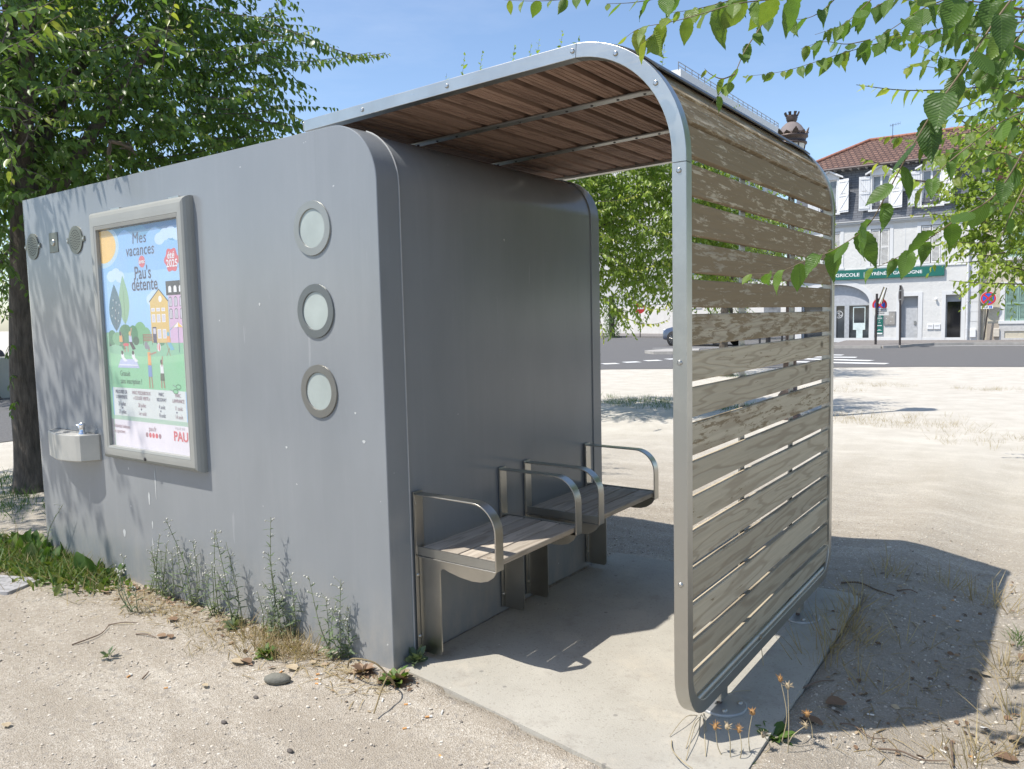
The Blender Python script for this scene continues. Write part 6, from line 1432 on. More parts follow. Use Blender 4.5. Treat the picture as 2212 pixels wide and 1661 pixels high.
ivr = empty('ivy_post', tuple(iv), 'dark ivy-covered post beside the low white wall, behind the cabin', 'plant'); MB().tube([iv, iv + UP * 3], .22, 8).build('trunk', BARK, ivr); Lv.build('ivy', 'far', ELM, ivr)

# --- elm at the right: dense sunlit foliage in front of the bank and its neighbour
def right_extra(L, tw):
    for pts, sz, t1 in (([(2215, 614, 6.2), (2150, 612, 6.1), (2100, 610, 6.0), (2050, 606, 6.0)], .085, .7), ([(2215, 585, 6.6), (2170, 572, 6.5), (2120, 565, 6.4), (2068, 568, 6.4)], .08, .6), ([(2150, 430, 6.6), (2080, 425, 6.5), (2010, 400, 6.4), (1920, 378, 6.3)], .075, 1.0), ([(2150, 410, 6.8), (2090, 380, 6.7), (2040, 350, 6.6), (1990, 346, 6.5)], .075, 1.0), ([(2130, 480, 6.6), (2060, 470, 6.5), (2010, 462, 6.4), (1962, 465, 6.4)], .07, .9), ([(2140, 300, 6.0), (2090, 270, 5.9), (2060, 245, 5.8), (2035, 235, 5.8)], .075, 1.0), ([(2160, 330, 6.2), (2100, 300, 6.1), (2060, 285, 6.0), (2030, 280, 6.0)], .075, .9),
                        ([(2212, 170, 4.2), (2100, 190, 4.2), (1960, 195, 4.1), (1850, 183, 4.0)], .085, .8), ([(2212, 210, 4.4), (2130, 215, 4.3), (2060, 240, 4.2)], .085, .8), ([(2100, 330, 6.6), (2070, 365, 6.5), (2040, 390, 6.4)], .075, .9), ([(2160, 520, 6.4), (2100, 525, 6.3), (2050, 520, 6.2)], .075, .8), ([(2170, 545, 6.3), (2130, 552, 6.2), (2090, 548, 6.2)], .075, .7), ([(2000, 392, 4.6), (1960, 385, 4.6), (1925, 362, 4.5), (1860, 342, 4.5)], .09, .9)):
        twig_at(L, tw, pts, sz, .006, spacing=.038, tint0=.45, tint1=t1, hang=.5)
RB = np.array([3.35, 5.2, -.05])
tree('elm_tree', 'yellow green elm hanging in front of the beige house', RB, (3.3, 5.2, 1.9), .11, [(2.6, 4.6, 3.2), (2.4, 5.6, 2.6), (3.8, 5.0, 3.4), (2.5, 5.0, 3.8)],
    [(tuple(at(2205, 430, 7.2)), (.50, .6, .48)), (tuple(at(2230, 330, 7.0)), (.60, .7, .55)), (tuple(at(2190, 545, 7.4)), (.38, .5, .24)), (tuple(at(2120, 480, 7.6)), (.30, .4, .22)), ((2.85, 5.0, 2.45), (.70, .8, .50)), ((2.62, 4.6, 3.25), (.55, .7, .50)), ((3.3, 5.2, 3.2), (1.2, 1.2, .9)), ((2.6, 5.6, 2.3), (.55, .6, .32)), ((2.9, 4.4, 3.7), (.8, .8, .5)), ((2.55, 5.2, 2.75), (.5, .6, .4))],
    1500, .080, mat=ELM2, extra=right_extra, tl=(.3, .6), spacing=.034, tint=(.1, .9), shell=.3, hang=.5, twood=.0022)

# --- elm whose branches overhang the camera at the upper right (trunk out of frame)
NB = np.array([5.6, .9, -.02])
nroot = empty('elm_tree', tuple(NB), 'big leafed elm branches overhanging the shelter roof and the bank', 'tree')
nw_ = MB(); limb_wood(nw_, NB, (5.4, .8, 2.6), .15, [(3.6, .3, 3.0), (3.2, 1.2, 3.3), (3.4, -.6, 3.2), (5.6, 2.2, 3.8), (6.4, .2, 4.0)], .35)
L = Leaves(); tw = MB()
near = [  # sight-line polylines of the real twigs with their distances, leaf length, spacing, tint
 ([(2215, -40, 1.75), (2150, 45, 1.75), (2080, 150, 1.75), (2010, 250, 1.78), (1958, 340, 1.82), (1915, 420, 1.90), (1872, 490, 2.0), (1800, 540, 2.1), (1735, 565, 2.15), (1680, 588, 2.2), (1612, 592, 2.25)], .112, .052, .15, .8, .85),  # low first tint puts the shaded side into the leaf colour
 ([(2215, 320, 2.0), (2150, 420, 2.05), (2060, 478, 2.1), (1985, 530, 2.2), (1920, 565, 2.25), (1868, 588, 2.3)], .105, .050, .25, .75, .6),
 ([(2212, 35, 3.2), (2099, 50, 3.2), (1956, 78, 3.2), (1820, 115, 3.2), (1700, 152, 3.2), (1610, 165, 3.2)], .088, .040, .45, .9, .8),
 ([(1760, -20, 2.3), (1680, -4, 2.3), (1590, 8, 2.3), (1525, 27, 2.35), (1455, 46, 2.4), (1385, 60, 2.45), (1350, 82, 2.5)], .108, .042, .60, .95, .75),
 ([(1690, -20, 2.4), (1648, 50, 2.4), (1609, 110, 2.4), (1588, 156, 2.4), (1556, 200, 2.42), (1530, 232, 2.45)], .082, .042, .45, .85, .6),
 ([(1588, 160, 2.4), (1560, 170, 2.4), (1535, 160, 2.4), (1522, 148, 2.4)], .060, .035, .7, 1.0, .5),
 ([(2100, -20, 2.6), (2000, 15, 2.6), (1930, 60, 2.6), (1880, 90, 2.6)], .10, .042, .35, .7, .9),
 ([(2212, 20, 2.2), (2120, 5, 2.2), (2020, -5, 2.2), (1930, -20, 2.2)], .105, .045, .35, .7, .9),
 ([(2215, 110, 2.6), (2170, 90, 2.6), (2120, 80, 2.6), (2060, 70, 2.6)], .095, .045, .45, .9, .8),
 ([(2215, 240, 2.8), (2160, 265, 2.8), (2100, 310, 2.8), (2060, 330, 2.8), (2000, 345, 2.8)], .09, .045, .55, .9, .6),
 ([(2215, 210, 3.0), (2150, 190, 3.0), (2080, 200, 3.0), (2000, 210, 3.0)], .09, .05, .5, .9, .7),
 ([(1820, -20, 2.9), (1780, 20, 2.9), (1740, 40, 2.9), (1690, 40, 2.9)], .09, .05, .4, .8, .8),
 ([(1500, -25, 2.6), (1440, -8, 2.6), (1370, 5, 2.6), (1310, 8, 2.6)], .085, .05, .5, .8, .8),
 ([(1300, -25, 3.0), (1250, -8, 3.0), (1200, 0, 3.0), (1145, 2, 3.0), (1090, 0, 3.0)], .075, .05, .5, .9, .6),
 ([(2215, 400, 2.4), (2180, 470, 2.4), (2160, 520, 2.4)], .09, .06, .4, .7, .8),
 ([(1900, -20, 2.7), (1850, 30, 2.7), (1800, 70, 2.7)], .09, .05, .45, .8, .9),
 ([(2215, 60, 2.9), (2160, 130, 2.9), (2110, 180, 2.95), (2060, 215, 3.0)], .092, .040, .3, .8, .8),
 ([(2215, 150, 3.3), (2150, 150, 3.3), (2080, 130, 3.3), (2010, 130, 3.3), (1950, 150, 3.3)], .09, .040, .4, .9, .8),
 ([(2215, -10, 3.0), (2120, 30, 3.0), (2050, 50, 3.0), (1990, 90, 3.0)], .092, .040, .3, .8, .8),
 ([(2215, 280, 3.4), (2170, 230, 3.4), (2120, 240, 3.4), (2080, 270, 3.4)], .088, .040, .4, .9, .6),
 ([(2215, 350, 3.2), (2160, 330, 3.2), (2110, 350, 3.2), (2070, 380, 3.2), (2030, 395, 3.2)], .088, .040, .5, .95, .6),
 ([(1960, -20, 3.0), (1900, 10, 3.0), (1830, 50, 3.0), (1760, 75, 3.0)], .09, .040, .4, .8, .8),
 ([(1880, 85, 3.2), (1830, 95, 3.2), (1780, 90, 3.2), (1730, 105, 3.2)], .085, .040, .4, .9, .7),
 ([(1640, -20, 2.8), (1580, 0, 2.8), (1500, 20, 2.8), (1440, 28, 2.8)], .095, .042, .5, .9, .8),
 ([(1450, 45, 2.45), (1410, 75, 2.45), (1385, 95, 2.45)], .09, .040, .7, 1.0, .9),
 ([(2215, 460, 3.0), (2170, 440, 3.0), (2130, 450, 3.0), (2100, 470, 3.0)], .085, .040, .4, .8, .7),
 ([(2100, 310, 2.6), (2050, 350, 2.6), (2010, 390, 2.6), (1985, 420, 2.6)], .095, .045, .4, .8, .8),
]
for k in range(13):
    y0_ = (-10, 30, 75, 120, 165, 205, 250, 290, 330, 20, 60, 100, 140)[k]; d0 = 2.9 + .12 * k; ln = rng.uniform(150, 330); q = [(2215 - ln * f, y0_ + rng.normal(0, 7) + (14 - 46 * f) * math.sin(k * 1.7) - 10 * f, d0) for f in (0, .3, .6, .85, 1)]
    near.append((q, .082, .036, .35, .95, .65))
for pts, sz, sp_, t0, t1, hg in near:
    twig_at(L, tw, pts, sz * 1.05, .0026, sub=6, spacing=sp_, tint0=t0, tint1=t1, hang=hg, jit=.18)
# each twig springs from a bough that runs back to the trunk outside the frame
for pts, *_ in near:
    if -5 < pts[0][1] and pts[0][0] < 2200: continue
    a = at(*pts[0]); lim = [np.array(q) for q in ((3.6, .3, 3.0), (3.2, 1.2, 3.3), (3.4, -.6, 3.2), (4.2, .4, 2.9))]
    b = min(lim, key=lambda q: np.linalg.norm(q - a)) + rng.normal(0, .08, 3); pp = smooth_path([a, a * .6 + b * .4 + UP * .06, b], 5); tw.tube(pp, [.0028 + .0006 * i for i in range(len(pp))], 5, False)
    twig_leaves(L, pp, .095, .07, .3, .6, .7, start=.15)
# boughs above and beside the camera that carry those twigs
for k in range(70):
    b = np.array((rng.uniform(2.9, 5.6), rng.uniform(-.9, 2.0), rng.uniform(3.0, 3.9))); d = norm(rng.normal(0, 1, 3) * (1, 1, .25)); pts = [b, b + d * .3, b + d * .6 - UP * .05]; tw.tube(pts, .004, 3, False); twig_leaves(L, pts, .09, .05, .3, .8, .6)
nw_.build('trunk', BARK, nroot); tag(tw.build('twigs', simple('green_brown_twig', (.17, .13, .075), .7), nroot), kind='stuff'); L.build('crown', 'near', m_leaf('near_elm_leaf', (0.040, 0.085, 0.020), (0.11, 0.20, 0.034), (0.30, 0.33, 0.065), .45, .45, True), nroot)
# ================================================================ tall weeds along the cabin wall
def weed(base, tip, label, n_br=2, fluff=True, leafy=1.0, col=None, group='tall weeds along the cabin wall'):
    base = np.array(base, float); tip = np.array(tip, float); h = np.linalg.norm(tip - base)
    root = empty('tall_weed', tuple(base), label, 'weed', group)
    st = MB(); L = Leaves(); fl = MB()
    def stem(a, b, r, bend, n=7):
        md = (a + b) / 2 + bend; p = smooth_path([a, md, b], n); st.tube(p, [r * 1.15 * (1 - .65 * i / (len(p) - 1)) for i in range(len(p))], 5); return p
    mains = [stem(base, tip, .0032, rng.normal(0, .02, 3))]
    for k in range(n_br):
        o = np.array((rng.normal(0, .03), rng.normal(0, .02), 0)); t2 = base + (tip - base) * rng.uniform(.45, .92) + np.array((rng.normal(0, .06), rng.normal(0, .03), 0)); mains.append(stem(base + o, t2, .0026, rng.normal(0, .015, 3)))
    for p in mains:
        n = int(26 * leafy * h / .5)
        for i in range(n):
            u = (i + .5) / n * .9; q = p[min(int(u * (len(p) - 1)), len(p) - 1)]; a = i * 2.4 + rng.random(); d = np.array((math.cos(a), math.sin(a), .9 - .9 * rng.random()))
            L.add(q, d, UP + rng.normal(0, .2, 3), (.055 - .028 * u) * rng.uniform(.7, 1.3) * (1 if leafy <= 1 else 1.15), .35 + .35 * (1 - u) * rng.random() + .25 * (1 - u) ** 3)
        top = p[-1]
        for k in range(6 if fluff else 4):
            u = 1 - .22 * rng.random(); q = p[int(u * (len(p) - 1))]; d = np.array((rng.normal(0, .022), rng.normal(0, .018), rng.uniform(-.005, .03))); e = q + d
            st.tube([q, (q + e) / 2 + UP * .004, e], .0011, 3, False)
            fl.ell(e, (.0055,) * 3 if fluff and rng.random() < .6 else (.0032, .0032, .0055), 6, 4, .5)
    st.build('stem', simple('weed_stem', (.20, .22, .13), .7), root); L.build('foliage', 'lance', WEED, root, 1.25); tag(fl.build('flower_heads', simple('seed_fluff', (.47, .46, .40), .95), root), kind='stuff')
    return root
def C5(x, y): return ((x * .648) / 1.85172, (2000 + y * .648) / 1.85172)
def C6(x, y): return ((800 + x * .6477) / 1.85172, (2000 + y * .6477) / 1.85172)
WD = [  # base pixel, tip pixel, label, branches, fluffy heads, leafiness
 (C5(440, 300), C5(390, 25), 'thin weed standing in the green clump below the fountain', 0, False, .8),
 (C5(815, 690), C5(770, 350), 'short dry-headed weed at the right end of the green clump', 3, True, .5),
 (C5(935, 560), C5(930, 315), 'slender grey weed at the near side of the green clump below the poster case', 1, False, 1),
 (C5(990, 560), C5(984, 212), 'straight grey weed under the middle of the poster case', 1, False, 1.1),
 (C5(1040, 570), C5(1030, 268), 'second straight grey weed just right of the poster case middle', 1, False, 1.1),
 (C5(1095, 600), C5(1060, 320), 'short bending weed beside the tall nodding one', 1, True, 1),
 (C5(1215, 640), C5(1022, 120), 'tallest nodding weed with drooping tip below the poster case', 1, True, 1.1),
 (C5(1245, 645), C5(1190, 250), 'tall weed with a seed-head plume right of the nodding one', 2, True, 1),
 (C5(1385, 690), C5(1325, 190), 'tall weed under the right end of the poster case', 1, True, 1),
 (C6(95, 690), C6(70, 380), 'dark-shadowed weed hugging the wall right of the poster case', 2, False, 1),
 (C6(200, 770), C6(90, 190), 'tall slanting weed topped with white buds, left of the porthole column', 1, True, 1.1),
 (C6(270, 770), C6(160, 258), 'weed with hooked drooping tip beside the slanting one', 1, False, 1.1),
 (C6(390, 800), C6(355, 570), 'low fluffy weed in front of the tallest pair', 2, True, 1),
 (C6(460, 830), C6(420, 320), 'weed with broad white seed head left of the tallest stem', 2, True, 1.1),
 (C6(520, 835), C6(437, 105), 'tallest upright weed with fluffy white top below the portholes', 2, True, 1.3),
 (C6(590, 850), C6(580, 640), 'short green weed right of the tallest stem', 0, False, 1),
 (C6(820, 955), C6(670, 468), 'slanting weed with white fluff nearest the cabin corner, left one', 1, True, 1.2),
 (C6(880, 960), C6(870, 490), 'bushy weed with clustered white seed heads nearest the cabin corner', 3, True, 1.3),
]
for b, t, lb_, nb_, fl_, lf_ in WD:
    q = onz(*b); q[1] = min(q[1], -.035); q[2] = float(gz(q[0], q[1])); weed(q, ony(*t, q[1] - rng.uniform(0, .05)), lb_, nb_, fl_, lf_)

# ---- green clump below the fountain: grass and broad leaves nobody could count
L = Leaves(); LB_ = Leaves()
def scatter(L, n, area, fn, lo, hi, dirn=(0, 0, 1), spread=.5, tint=(.3, .7), dens=None):
    c = 0
    while c < n:
        x, y = rng.uniform(area[0], area[1]), rng.uniform(area[2], area[3])
        if fn is not None and rng.random() > fn(x, y): continue
        d = np.array(dirn) + rng.normal(0, spread, 3) * (1, 1, .4); d[2] = abs(d[2]) + .05
        L.add((x, y, float(gz(x, y)) - .004), d, np.array((rng.normal(), rng.normal(), .6)), rng.uniform(lo, hi), rng.uniform(*tint)); c += 1
def clump(x, y):
    c = np.exp(-((x + 3.20) / .58) ** 2 - ((y + .13) / .15) ** 2); return c if y < -.01 or x < -3.56 else 0
scatter(L, 2600, (-4.4, -2.2, -.75, .12), lambda x, y: clump(x, y) * (.35 + .65 * (math.sin(x * 11) * math.sin(y * 17 + x * 5) > -.25)), .03, .14, spread=1.0, tint=(.3, 1.0))
scatter(LB_, 90, (-4.0, -3.0, -.20, .05), lambda x, y: clump(x, y) ** .7, .07, .15, spread=.55, tint=(.3, .8))
scatter(LB_, 1900, (-4.3, -2.1, -.7, .12), lambda x, y: clump(x, y), .025, .075, spread=.75, tint=(.3, .95))
scatter(LB_, 10, (-3.7, -2.3, -.14, -.02), lambda x, y: clump(x, y) ** .5, .10, .17, spread=.3, tint=(.2, .5))
scatter(LB_, 160, (-4.2, -2.0, -.5, .1), lambda x, y: clump(x, y) ** .6, .03, .09, spread=.9, tint=(.8, 1.0))
gr_ = L.build('green_grass', 'blade', GREEN, None, .055); tag(gr_, kind='stuff')
tag(LB_.build('green_weeds', 'broad', GREEN, None, .9), kind='stuff')
# ---- dry grass: tufts along the wall, round the slab, on the square
L = Leaves()
def tufts(pts, n, lo, hi, spread, tint=(.2, .9), rad=.06):
    for x, y in pts:
        for _ in range(n):
            a = rng.uniform(0, 6.28); r = rad * rng.random(); xx, yy = x + r * math.cos(a), y + r * math.sin(a)
            d = np.array((math.cos(a) * rng.uniform(0, spread), math.sin(a) * rng.uniform(0, spread), 1)); L.add((xx, yy, float(gz(xx, yy)) - .003), d, np.array((rng.normal(), rng.normal(), .5)), rng.uniform(lo, hi), rng.uniform(*tint))
tufts([tuple(onz(*C6(x, y))[:2]) for x, y in ((300, 850), (360, 870), (420, 900), (520, 905), (580, 920), (640, 930), (330, 930), (470, 960), (560, 970), (250, 820), (700, 960))], 46, .05, .16, 1.3, (.1, .8), .08)
tufts([tuple(onz(*C5(x, y))[:2]) for x, y in ((820, 640), (880, 690), (960, 700), (1090, 720), (1200, 850), (1260, 930), (1340, 900), (1180, 780), (900, 600), (1300, 800))], 30, .04, .12, 1.4, (.1, .9), .09)
def C4(x, y, z=-.1): return onz((3200 + x * .5875) / 1.85172, (2100 + y * .5875) / 1.85172, z)
tufts([tuple(C4(x, y)[:2]) for x, y in ((190, 960), (215, 920), (235, 880), (262, 840), (290, 800), (310, 760), (330, 720), (352, 680), (372, 640), (392, 600), (408, 560), (150, 1010), (110, 1060), (170, 1040), (230, 960), (280, 860), (260, 870), (300, 900), (350, 840), (420, 900), (470, 860), (330, 1000), (540, 420), (580, 430), (640, 400), (680, 440), (950, 440), (1000, 430), (1040, 470), (1150, 520), (1180, 480), (1230, 540), (1290, 560), (1360, 520), (1400, 590), (1470, 620), (720, 860), (400, 1130), (560, 1180), (250, 760), (380, 700))], 13, .05, .19, 1.3, (.15, .9), .12)
tufts([tuple(C4(x, y)[:2]) for x, y in ((1420, 1000), (1480, 1060), (1500, 900), (1380, 960), (1450, 1300), (1490, 1400), (1300, 1560), (1080, 1600), (1180, 1620), (1500, 1600))], 24, .05, .20, 1.4, (.3, 1.0), .10)
L2 = []
for x, y, r in ((.1, 10.0, 1.5), (-.6, 9.6, 1.0), (.9, 9.4, .9), (2.2, 8.4, 1.2), (-1.6, 14.0, .9), (-.8, 15.5, .7), (1.2, 15.2, .7)):
    for _ in range(int(60 * r)): a = rng.uniform(0, 6.28); q = r * rng.random() ** .6; L2.append((x + q * math.cos(a), y + q * .55 * math.sin(a)))
tufts(L2, 9, .04, .12, 1.3, (.1, .9), .10)
tag(L.build('dry_grass', 'blade', STRAW, None, .020), kind='stuff')
L = Leaves(); L3 = []
for x, y, r in ((-4.3, 10.6, 1.5), (-3.2, 10.3, 1.3), (-5.8, 1.9, 1.2), (-6.6, .5, 1.2), (-5.3, .4, .8), (-6.2, 1.3, 1.0), (-4.6, 1.2, .6), (-2.0, 10.4, .8), (tq[0], tq[1], .9)):
    for _ in range(int(90 * r)): a = rng.uniform(0, 6.28); q = r * rng.random() ** .6; L3.append((x + q * math.cos(a), y + q * .6 * math.sin(a)))
tufts(L3, 8, .04, .13, 1.1, (.1, .6), .10)
tufts([tuple(C4(x, y)[:2]) for x, y in ((1460, 790), (1480, 820), (1500, 760))], 26, .03, .09, 1.6, (.2, .6), .05)
tag(L.build('shade_grass', 'blade', GREEN, None, .045), kind='stuff')
L = Leaves(); scatter(L, 900, (-4.5, -2.1, -.8, .1), lambda x, y: clump(x, y) ** .5, .04, .17, spread=1.1, tint=(.1, .9)); tag(L.build('dry_grass', 'blade', STRAW, None, .022), kind='stuff')
# straw litter lying flat along the wall foot
L = Leaves()
for _ in range(900):
    u = rng.random(); x = -2.3 + 2.4 * u; y = -.03 - abs(rng.normal(0, .14)) - .02; a = rng.uniform(0, 6.28); L.add((x, y, float(gz(x, y)) + .004), (math.cos(a), math.sin(a), rng.uniform(0, .12)), (0, 0, 1), rng.uniform(.03, .12), rng.uniform(.1, .9))
for _ in range(420):
    q = C4(rng.uniform(150, 1500), rng.uniform(330, 1620)); a = rng.uniform(0, 6.28); L.add((q[0], q[1], float(gz(q[0], q[1])) + .004), (math.cos(a), math.sin(a), rng.uniform(0, .1)), (0, 0, 1), rng.uniform(.03, .13), rng.uniform(.0, .8))
tag(L.build('straw_litter', 'blade', STRAW, None, .035), kind='stuff')
# leaf crumbs
L = Leaves()
for _ in range(260):
    u = rng.random(); x = -2.4 + 2.6 * u; y = -.03 - abs(rng.normal(0, .10)); a = rng.uniform(0, 6.28); L.add((x, y, float(gz(x, y)) + .006), (math.cos(a), math.sin(a), rng.uniform(-.1, .3)), (rng.normal(0, .4), rng.normal(0, .4), 1), rng.uniform(.012, .036), rng.random())
for _ in range(130):
    q = C4(rng.uniform(180, 1500), rng.uniform(330, 1620)); a = rng.uniform(0, 6.28); L.add((q[0], q[1], float(gz(q[0], q[1])) + .006), (math.cos(a), math.sin(a), rng.uniform(-.1, .3)), (rng.normal(0, .4), rng.normal(0, .4), 1), rng.uniform(.012, .034), rng.random())
tag(L.build('leaf_litter', 'broad', DEADL, None, 1.2), kind='stuff')

# ---- dock plant with withered leaves at the cabin corner, small plants by the wall
def rosette(name, label, base, n, size, mats, up=.6, cat='plant'):
    root = None if len(mats) == 1 else empty(name, tuple(base), label, cat); L = Leaves(); Ld = Leaves()
    for i in range(n):
        a = i * 2.4 + rng.normal(0, .3); d = np.array((math.cos(a), math.sin(a), rng.uniform(.1, up))); (Ld if (len(mats) > 1 and rng.random() < .45) else L).add(np.array(base) + d * .01, d, UP + rng.normal(0, .3, 3), size * rng.uniform(.6, 1.2), rng.uniform(.2, .8))
    if root is None: return tag(L.build(name, 'broad', mats[0], None, 1.0), label, cat)
    L.build('leaf', 'broad', mats[0], root, 1.0)
    if Ld.P: Ld.build('withered_leaf', 'broad', mats[1], root, 1.1)
    return root
def G(p): q = onz(*p); q[2] = float(gz(q[0], q[1])); return q
dk = rosette('dock_plant', 'half-withered broad-leaved plant sprawling at the front corner of the cabin', G(C6(1210, 1120)), 54, .062, (GREEN, DEADL), 1.3)
sm_ = MB(); b = G(C6(1210, 1150)); sm_.tube(smooth_path([b, b + np.array((-.06, -.05, .11)), b + np.array((-.16, -.10, .13)), b + np.array((-.25, -.05, .05))], 5), .004, 5); sm_.tube(smooth_path([b, b + np.array((.05, -.10, .10)), b + np.array((.11, -.24, .02))], 5), .0035, 5); sm_.build('stalk', simple('dock_stalk', (.22, .17, .09), .8), dk)
dkw = rosette('withered_plant', 'brown withered plant left of the green one at the cabin corner', G(C6(1010, 1060)), 40, .052, (DEADL,), 1.1)
rosette('rosette_weed', 'small bright green rosette in the dry grass before the tallest weeds', G(C6(410, 950)), 34, .055, (GREEN,), 1.2)
rosette('rosette_weed', 'small pale green rosette below the slanting white-budded weed', G(C6(210, 790)), 24, .055, (WEED,), 1.2)
rosette('rosette_weed', 'small green sprout between cabin corner and the slab edge under the bench', np.array((.04, .10, .0)), 30, .06, (WEED,), 2.2)
rosette('rosette_weed', 'green rosette at the slab edge below the slatted wall', onz((2500 + 1330 * .452) / 1.852, (2500 + 1010 * .452) / 1.852, -.03), 40, .065, (GREEN,), .8)
rosette('rosette_weed', 'small green plant at the bottom edge of the picture by the slab', onz((2500 + 960 * .452) / 1.852, (2500 + 1265 * .452) / 1.852, -.03), 14, .07, (GREEN,), .5)
rosette('rosette_weed', 'tiny grey sprout alone on the open gravel', G(C5(672, 980)), 8, .04, (WEED,), 1.5)
# ---- dried flower stalks at the slab's near corner
HEADS = (simple('dry_orange_head', (.34, .19, .075), .9), simple('dry_tan_head', (.36, .29, .19), .9))
def CB(x, y): return ((2500 + x * .452) / 1.85172, (2500 + y * .452) / 1.85172)
for b_, t_, hd_, lb_ in (((905, 1230), (800, 900), 0, 'dry stalk with two-part orange head, leftmost over the slab'), ((1000, 1235), (1010, 925), 0, 'dry stalk with small orange head right of the leftmost pair'), ((1120, 1200), (1130, 770), 0, 'thick dry stalk with the largest ragged orange head'), ((1190, 1160), (1225, 970), 1, 'hooked dry stalk with a tan bud'), ((1440, 1140), (1440, 540), 1, 'tall thin stalk with pale fluffy head in the shade'), ((1440, 1060), (1600, 890), 1, 'dry stalk leaning right with a pointed tan bud'), ((1660, 1000), (1612, 790), 0, 'dry stalk with long orange head, rightmost by the slab'), ((1380, 1060), (1375, 480), 0, 'tall thin stalk with one yellow floret in the shade'), ((930, 1240), (905, 900), 1, 'thin grey stalk with tan bud between the orange heads'), ((1230, 420), (1195, 110), 1, 'wiry stalk with withered head before the bottom rail'), ((720, 830), (685, 790), 0, 'wiry spreading stems with small orange head on the slab')):
    b = onz(*CB(*b_), -.03); dist_ = (b - CAM) @ FWD; t = at(*CB(*t_), dist_); root = empty('dried_flower', tuple(b), lb_, 'dried flower', 'dried flowers at the slab corner')
    st = MB(); p = smooth_path([b, (b + t) / 2 + rng.normal(0, .012, 3), t], 6); st.tube(p, [.0024 * (1 - .4 * i / (len(p) - 1)) for i in range(len(p))], 5)
    if 'wiry spreading' in lb_:
        for e in ((395, 985), (540, 1090), (720, 940), (655, 970), (1110, 580), (540, 1195), (715, 1160)): q = onz(*CB(*e), .004); md = (t + q) / 2 + UP * .035; st.tube(smooth_path([t - UP * .01, md, q], 5), .0016, 4)
    if 'hooked' in lb_: pass
    st.build('stem', simple('dry_stem', (.36, .30, .19), .8), root)
    hd = MB(); hd.ell(t, (.009, .009, .012), 8, 5, .4)
    for k in range(16): a = rng.normal(0, 1, 3); a[2] = abs(a[2]); a = norm(a); hd.tube([t, t + a * rng.uniform(.014, .026)], [.0026, .0008], 3)
    hd.build('flower_head', HEADS[hd_], root)
# bare looping stems on the slab
for pts, lb_ in (([(600, 1270), (540, 1230), (460, 1160), (415, 1090), (412, 1020)], 'thin bare curved stem on the slab near the bottom of the picture'),):
    st = MB().tube(smooth_path([onz(*CB(*q), .012 + .01 * math.sin(i)) for i, q in enumerate(pts)], 5), .0022, 5); tag(st.build('dry_stem', simple('dry_stem', (.36, .30, .19), .8)), lb_, 'stem')
# ---- loose litter: stones, cigarette ends, leaves, twigs
st = MB().ell((0, 0, 0), (.062, .034, .026), 18, 12, .10, rotm('Z', .5)); q = G(C6(478, 1118)); st.v = [tuple(np.array(v) + q + UP * .018) for v in st.v]; o = st.build('stone', simple('river_stone', (.15, .145, .12), .75, 0, .2, 14, .3, 90)); tag(o, 'smooth dark grey oval stone lying before the dry grass', 'stone')
for (x, y, s, lb_) in ((148, 1374, .016, 'small dark stone on the gravel left of the slab'), (555, 1530, .016, 'small brown stone at the bottom, left of the slab'), (345, 1215, .014, 'small brown chip below the oval stone')):
    m_ = MB().ell((0, 0, 0), (s, s * .6, s * .5), 10, 6, .35); q = G(C6(x, y)); m_.v = [tuple(np.array(v) + q + UP * s * .3) for v in m_.v]; tag(m_.build('stone', simple('dark_stone', (.10, .085, .075), .8)), lb_, 'stone')
WRAP = simple('cigarette_paper', (.70, .68, .63), .8); TIP = simple('filter_tan', (.58, .30, .11), .8)
def butt(q, ang, lb_, l=.028, tip=True, r=.0040):
    root = empty('cigarette_end', tuple(q), lb_, 'cigarette end', 'cigarette ends on the ground'); d = np.array((math.cos(ang), math.sin(ang), .02)); c = np.array(q) + UP * r * .9
    MB().tube([c - d * l * .5, c + d * l * (.1 if tip else .5)], r, 8).build('filter', TIP if tip else WRAP, root)
    if tip: MB().tube([c + d * l * .1, c + d * l * .5], r * .97, 8).build('paper', WRAP, root)
for p_, a, lb_, tip in ((C6(735, 1068), .3, 'tan cigarette end, topmost of the three right of the oval stone', True), (C6(728, 1100), .2, 'tan cigarette end in the middle of three right of the oval stone', True), (C6(730, 1130), -.2, 'orange cigarette end, lowest of three right of the oval stone', True), (C6(1412, 1321), .15, 'long tan cigarette end by the slab corner', True), (C6(1272, 1388), .3, 'tan cigarette end left of the slab corner on the gravel', True), (C6(1488, 1555), -1.0, 'two-tone cigarette end nearest the camera', True), (C6(1280, 1250), .2, 'yellow cigarette end under the dock plant', True), (C6(1128, 1228), 1.6, 'whitish cigarette end under the withered plant', False), (C6(1495, 1298), 1.5, 'upright white cigarette end on the slab edge', False), (C6(505, 1050), 1.2, 'pinkish cigarette end above the oval stone', True), (C5(1033, 1155), .4, 'salmon cigarette end on the open gravel', True), (C5(800, 1085), 1.2, 'short yellow cigarette end alone on the gravel', True)):
    butt(G(p_), a + .6, lb_, tip=tip)
for (x, y), a, lb_ in (((920, 665), -.6, 'pinkish cigarette end in the middle of the shelter shadow'), ((1080, 677), 0, 'white cigarette end right of the pinkish one in the shadow'), ((605, 238), 0, 'white cigarette end at the far side of the shadow'), ((480, 1342), -.5, 'white cigarette end at the near edge of the shadow'), ((1255, 1385), -.6, 'white cigarette end just outside the shadow'), ((1045, 545), .3, 'short white cigarette end behind the pinkish one'), ((1175, 1588), -.6, 'orange cigarette end at the bottom right'), ((975, 1545), -1.2, 'pale broad cigarette end near the bottom')):
    q = C4(x, y); q[2] = float(gz(q[0], q[1])); butt(q, a + .6, lb_, tip='orange' in lb_ or 'pinkish' in lb_)
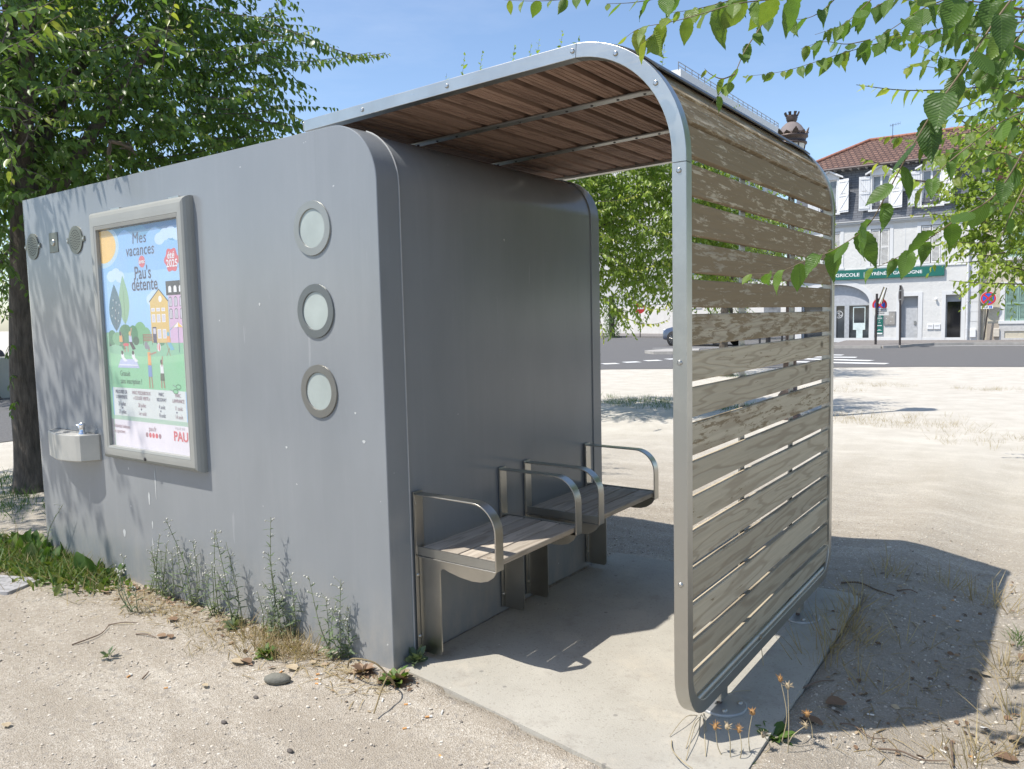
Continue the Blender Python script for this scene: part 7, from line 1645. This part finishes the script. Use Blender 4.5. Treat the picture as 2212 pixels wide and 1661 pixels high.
def dead_leaf(q, s, a, lb_, tint=.5):
    L = Leaves(); L.add(np.array(q) + UP * .012, (math.cos(a), math.sin(a), .15), (.2, .1, 1), s, tint); o = L.build('fallen_leaf', 'broad', DEADL, None, 1.6); tag(o, lb_, 'leaf', 'fallen leaves on the gravel')
for p_, s, a, t, lb_ in ((C6(190, 995), .075, .2, .95, 'cream dry leaf left of the oval stone'), (C6(310, 1010), .075, 3.0, .35, 'reddish brown leaf beside the cream one'), (C6(680, 996), .035, 0, .95, 'small pale leaf under the dry grass'), (C6(540, 1022), .07, -.1, 1.0, 'thin whitish leaf strip above the oval stone'), (C5(970, 855), .05, .4, .6, 'tan leaf on the twig, left of the weeds'), (C5(1045, 850), .05, -.3, .4, 'brown curled leaf right of the tan one'), (C5(635, 562), .06, 0, .7, 'tan leaf at the edge of the green clump'), (C5(1248, 1142), .035, .1, 1.0, 'small white scrap right of the salmon cigarette end'), (C5(30, 1392), .04, -.1, 1.0, 'small white scrap at the left edge'), (C5(1040, 745), .06, .2, .5, 'reddish leaf in the litter under the weeds')):
    dead_leaf(G(p_), s, a, lb_, t)
for (x, y), s, a, t, lb_ in (((150, 1480), .10, 2.8, .45, 'large curled brown leaf at the near slab corner'), ((180, 1330), .09, .8, .4, 'brown leaf standing in the stalks by the slab'), ((1320, 1600), .08, .3, .4, 'curled brown leaf at the bottom right'), ((1500, 930), .08, 1.2, .6, 'tan leaf at the right edge'), ((1410, 1480), .09, .2, .8, 'pale split leaf near the right edge'), ((1155, 990), .045, 0, .9, 'pale leaf near the right edge of the shadow'), ((1215, 1012), .05, -.2, 1.0, 'long pale leaf beside the shadow edge'), ((1000, 733), .025, 0, 1.0, 'small white ring pull-like scrap in the shadow')):
    q = C4(x, y); q[2] = float(gz(q[0], q[1])); dead_leaf(q, s, a, lb_, t)
TW = simple('fallen_twig', (.15, .105, .075), .9)
for pts, r, lb_ in (([C5(445, 910), C5(560, 875), C5(630, 835), C5(672, 792)], .0038, 'curved brown twig on the open gravel'), ([C5(670, 782), C5(760, 772), C5(850, 768)], .0032, 'straight twig just above the curved one'), ([C5(840, 842), C5(900, 850), C5(965, 862)], .0034, 'forked twig with a tan leaf'), ([C5(880, 1103), C5(920, 1068)], .0040, 'short stout twig on the gravel')):
    pp = smooth_path([G(q) + UP * (.006 + .006 * (i % 2)) for i, q in enumerate(pts)], 5); tag(MB().tube(pp, [r * (1 - .5 * i / len(pp)) for i in range(len(pp))], 6).build('twig', TW), lb_, 'twig', 'fallen twigs')
for pts, r, lb_ in (([(280, 475), (400, 500), (520, 550), (640, 590)], .006, 'dark twig lying across the slab corner in the shadow'), ([(660, 545), (740, 535), (800, 540)], .005, 'dark twig in the middle of the shadow'), ([(1030, 1490), (1035, 1570), (1040, 1660)], .006, 'upright-pointing twig at the bottom edge'), ([(530, 1570), (680, 1580), (830, 1615), (1000, 1635)], .004, 'long thin twig near the bottom edge'), ([(270, 1440), (360, 1450), (480, 1500), (590, 1505)], .003, 'thin straw-coloured twig before the shadow'), ([(0, 1250), (120, 1200), (230, 1165)], .004, 'thin twig in the shade beside the slab')):
    pp = smooth_path([C4(*q) * (1, 1, 0) + UP * (float(gz(*C4(*q)[:2])) + .008 + .008 * (i % 2)) for i, q in enumerate(pts)], 5); tag(MB().tube(pp, [r * (1 - .5 * i / len(pp)) for i in range(len(pp))], 6).build('twig', TW), lb_, 'twig', 'fallen twigs')
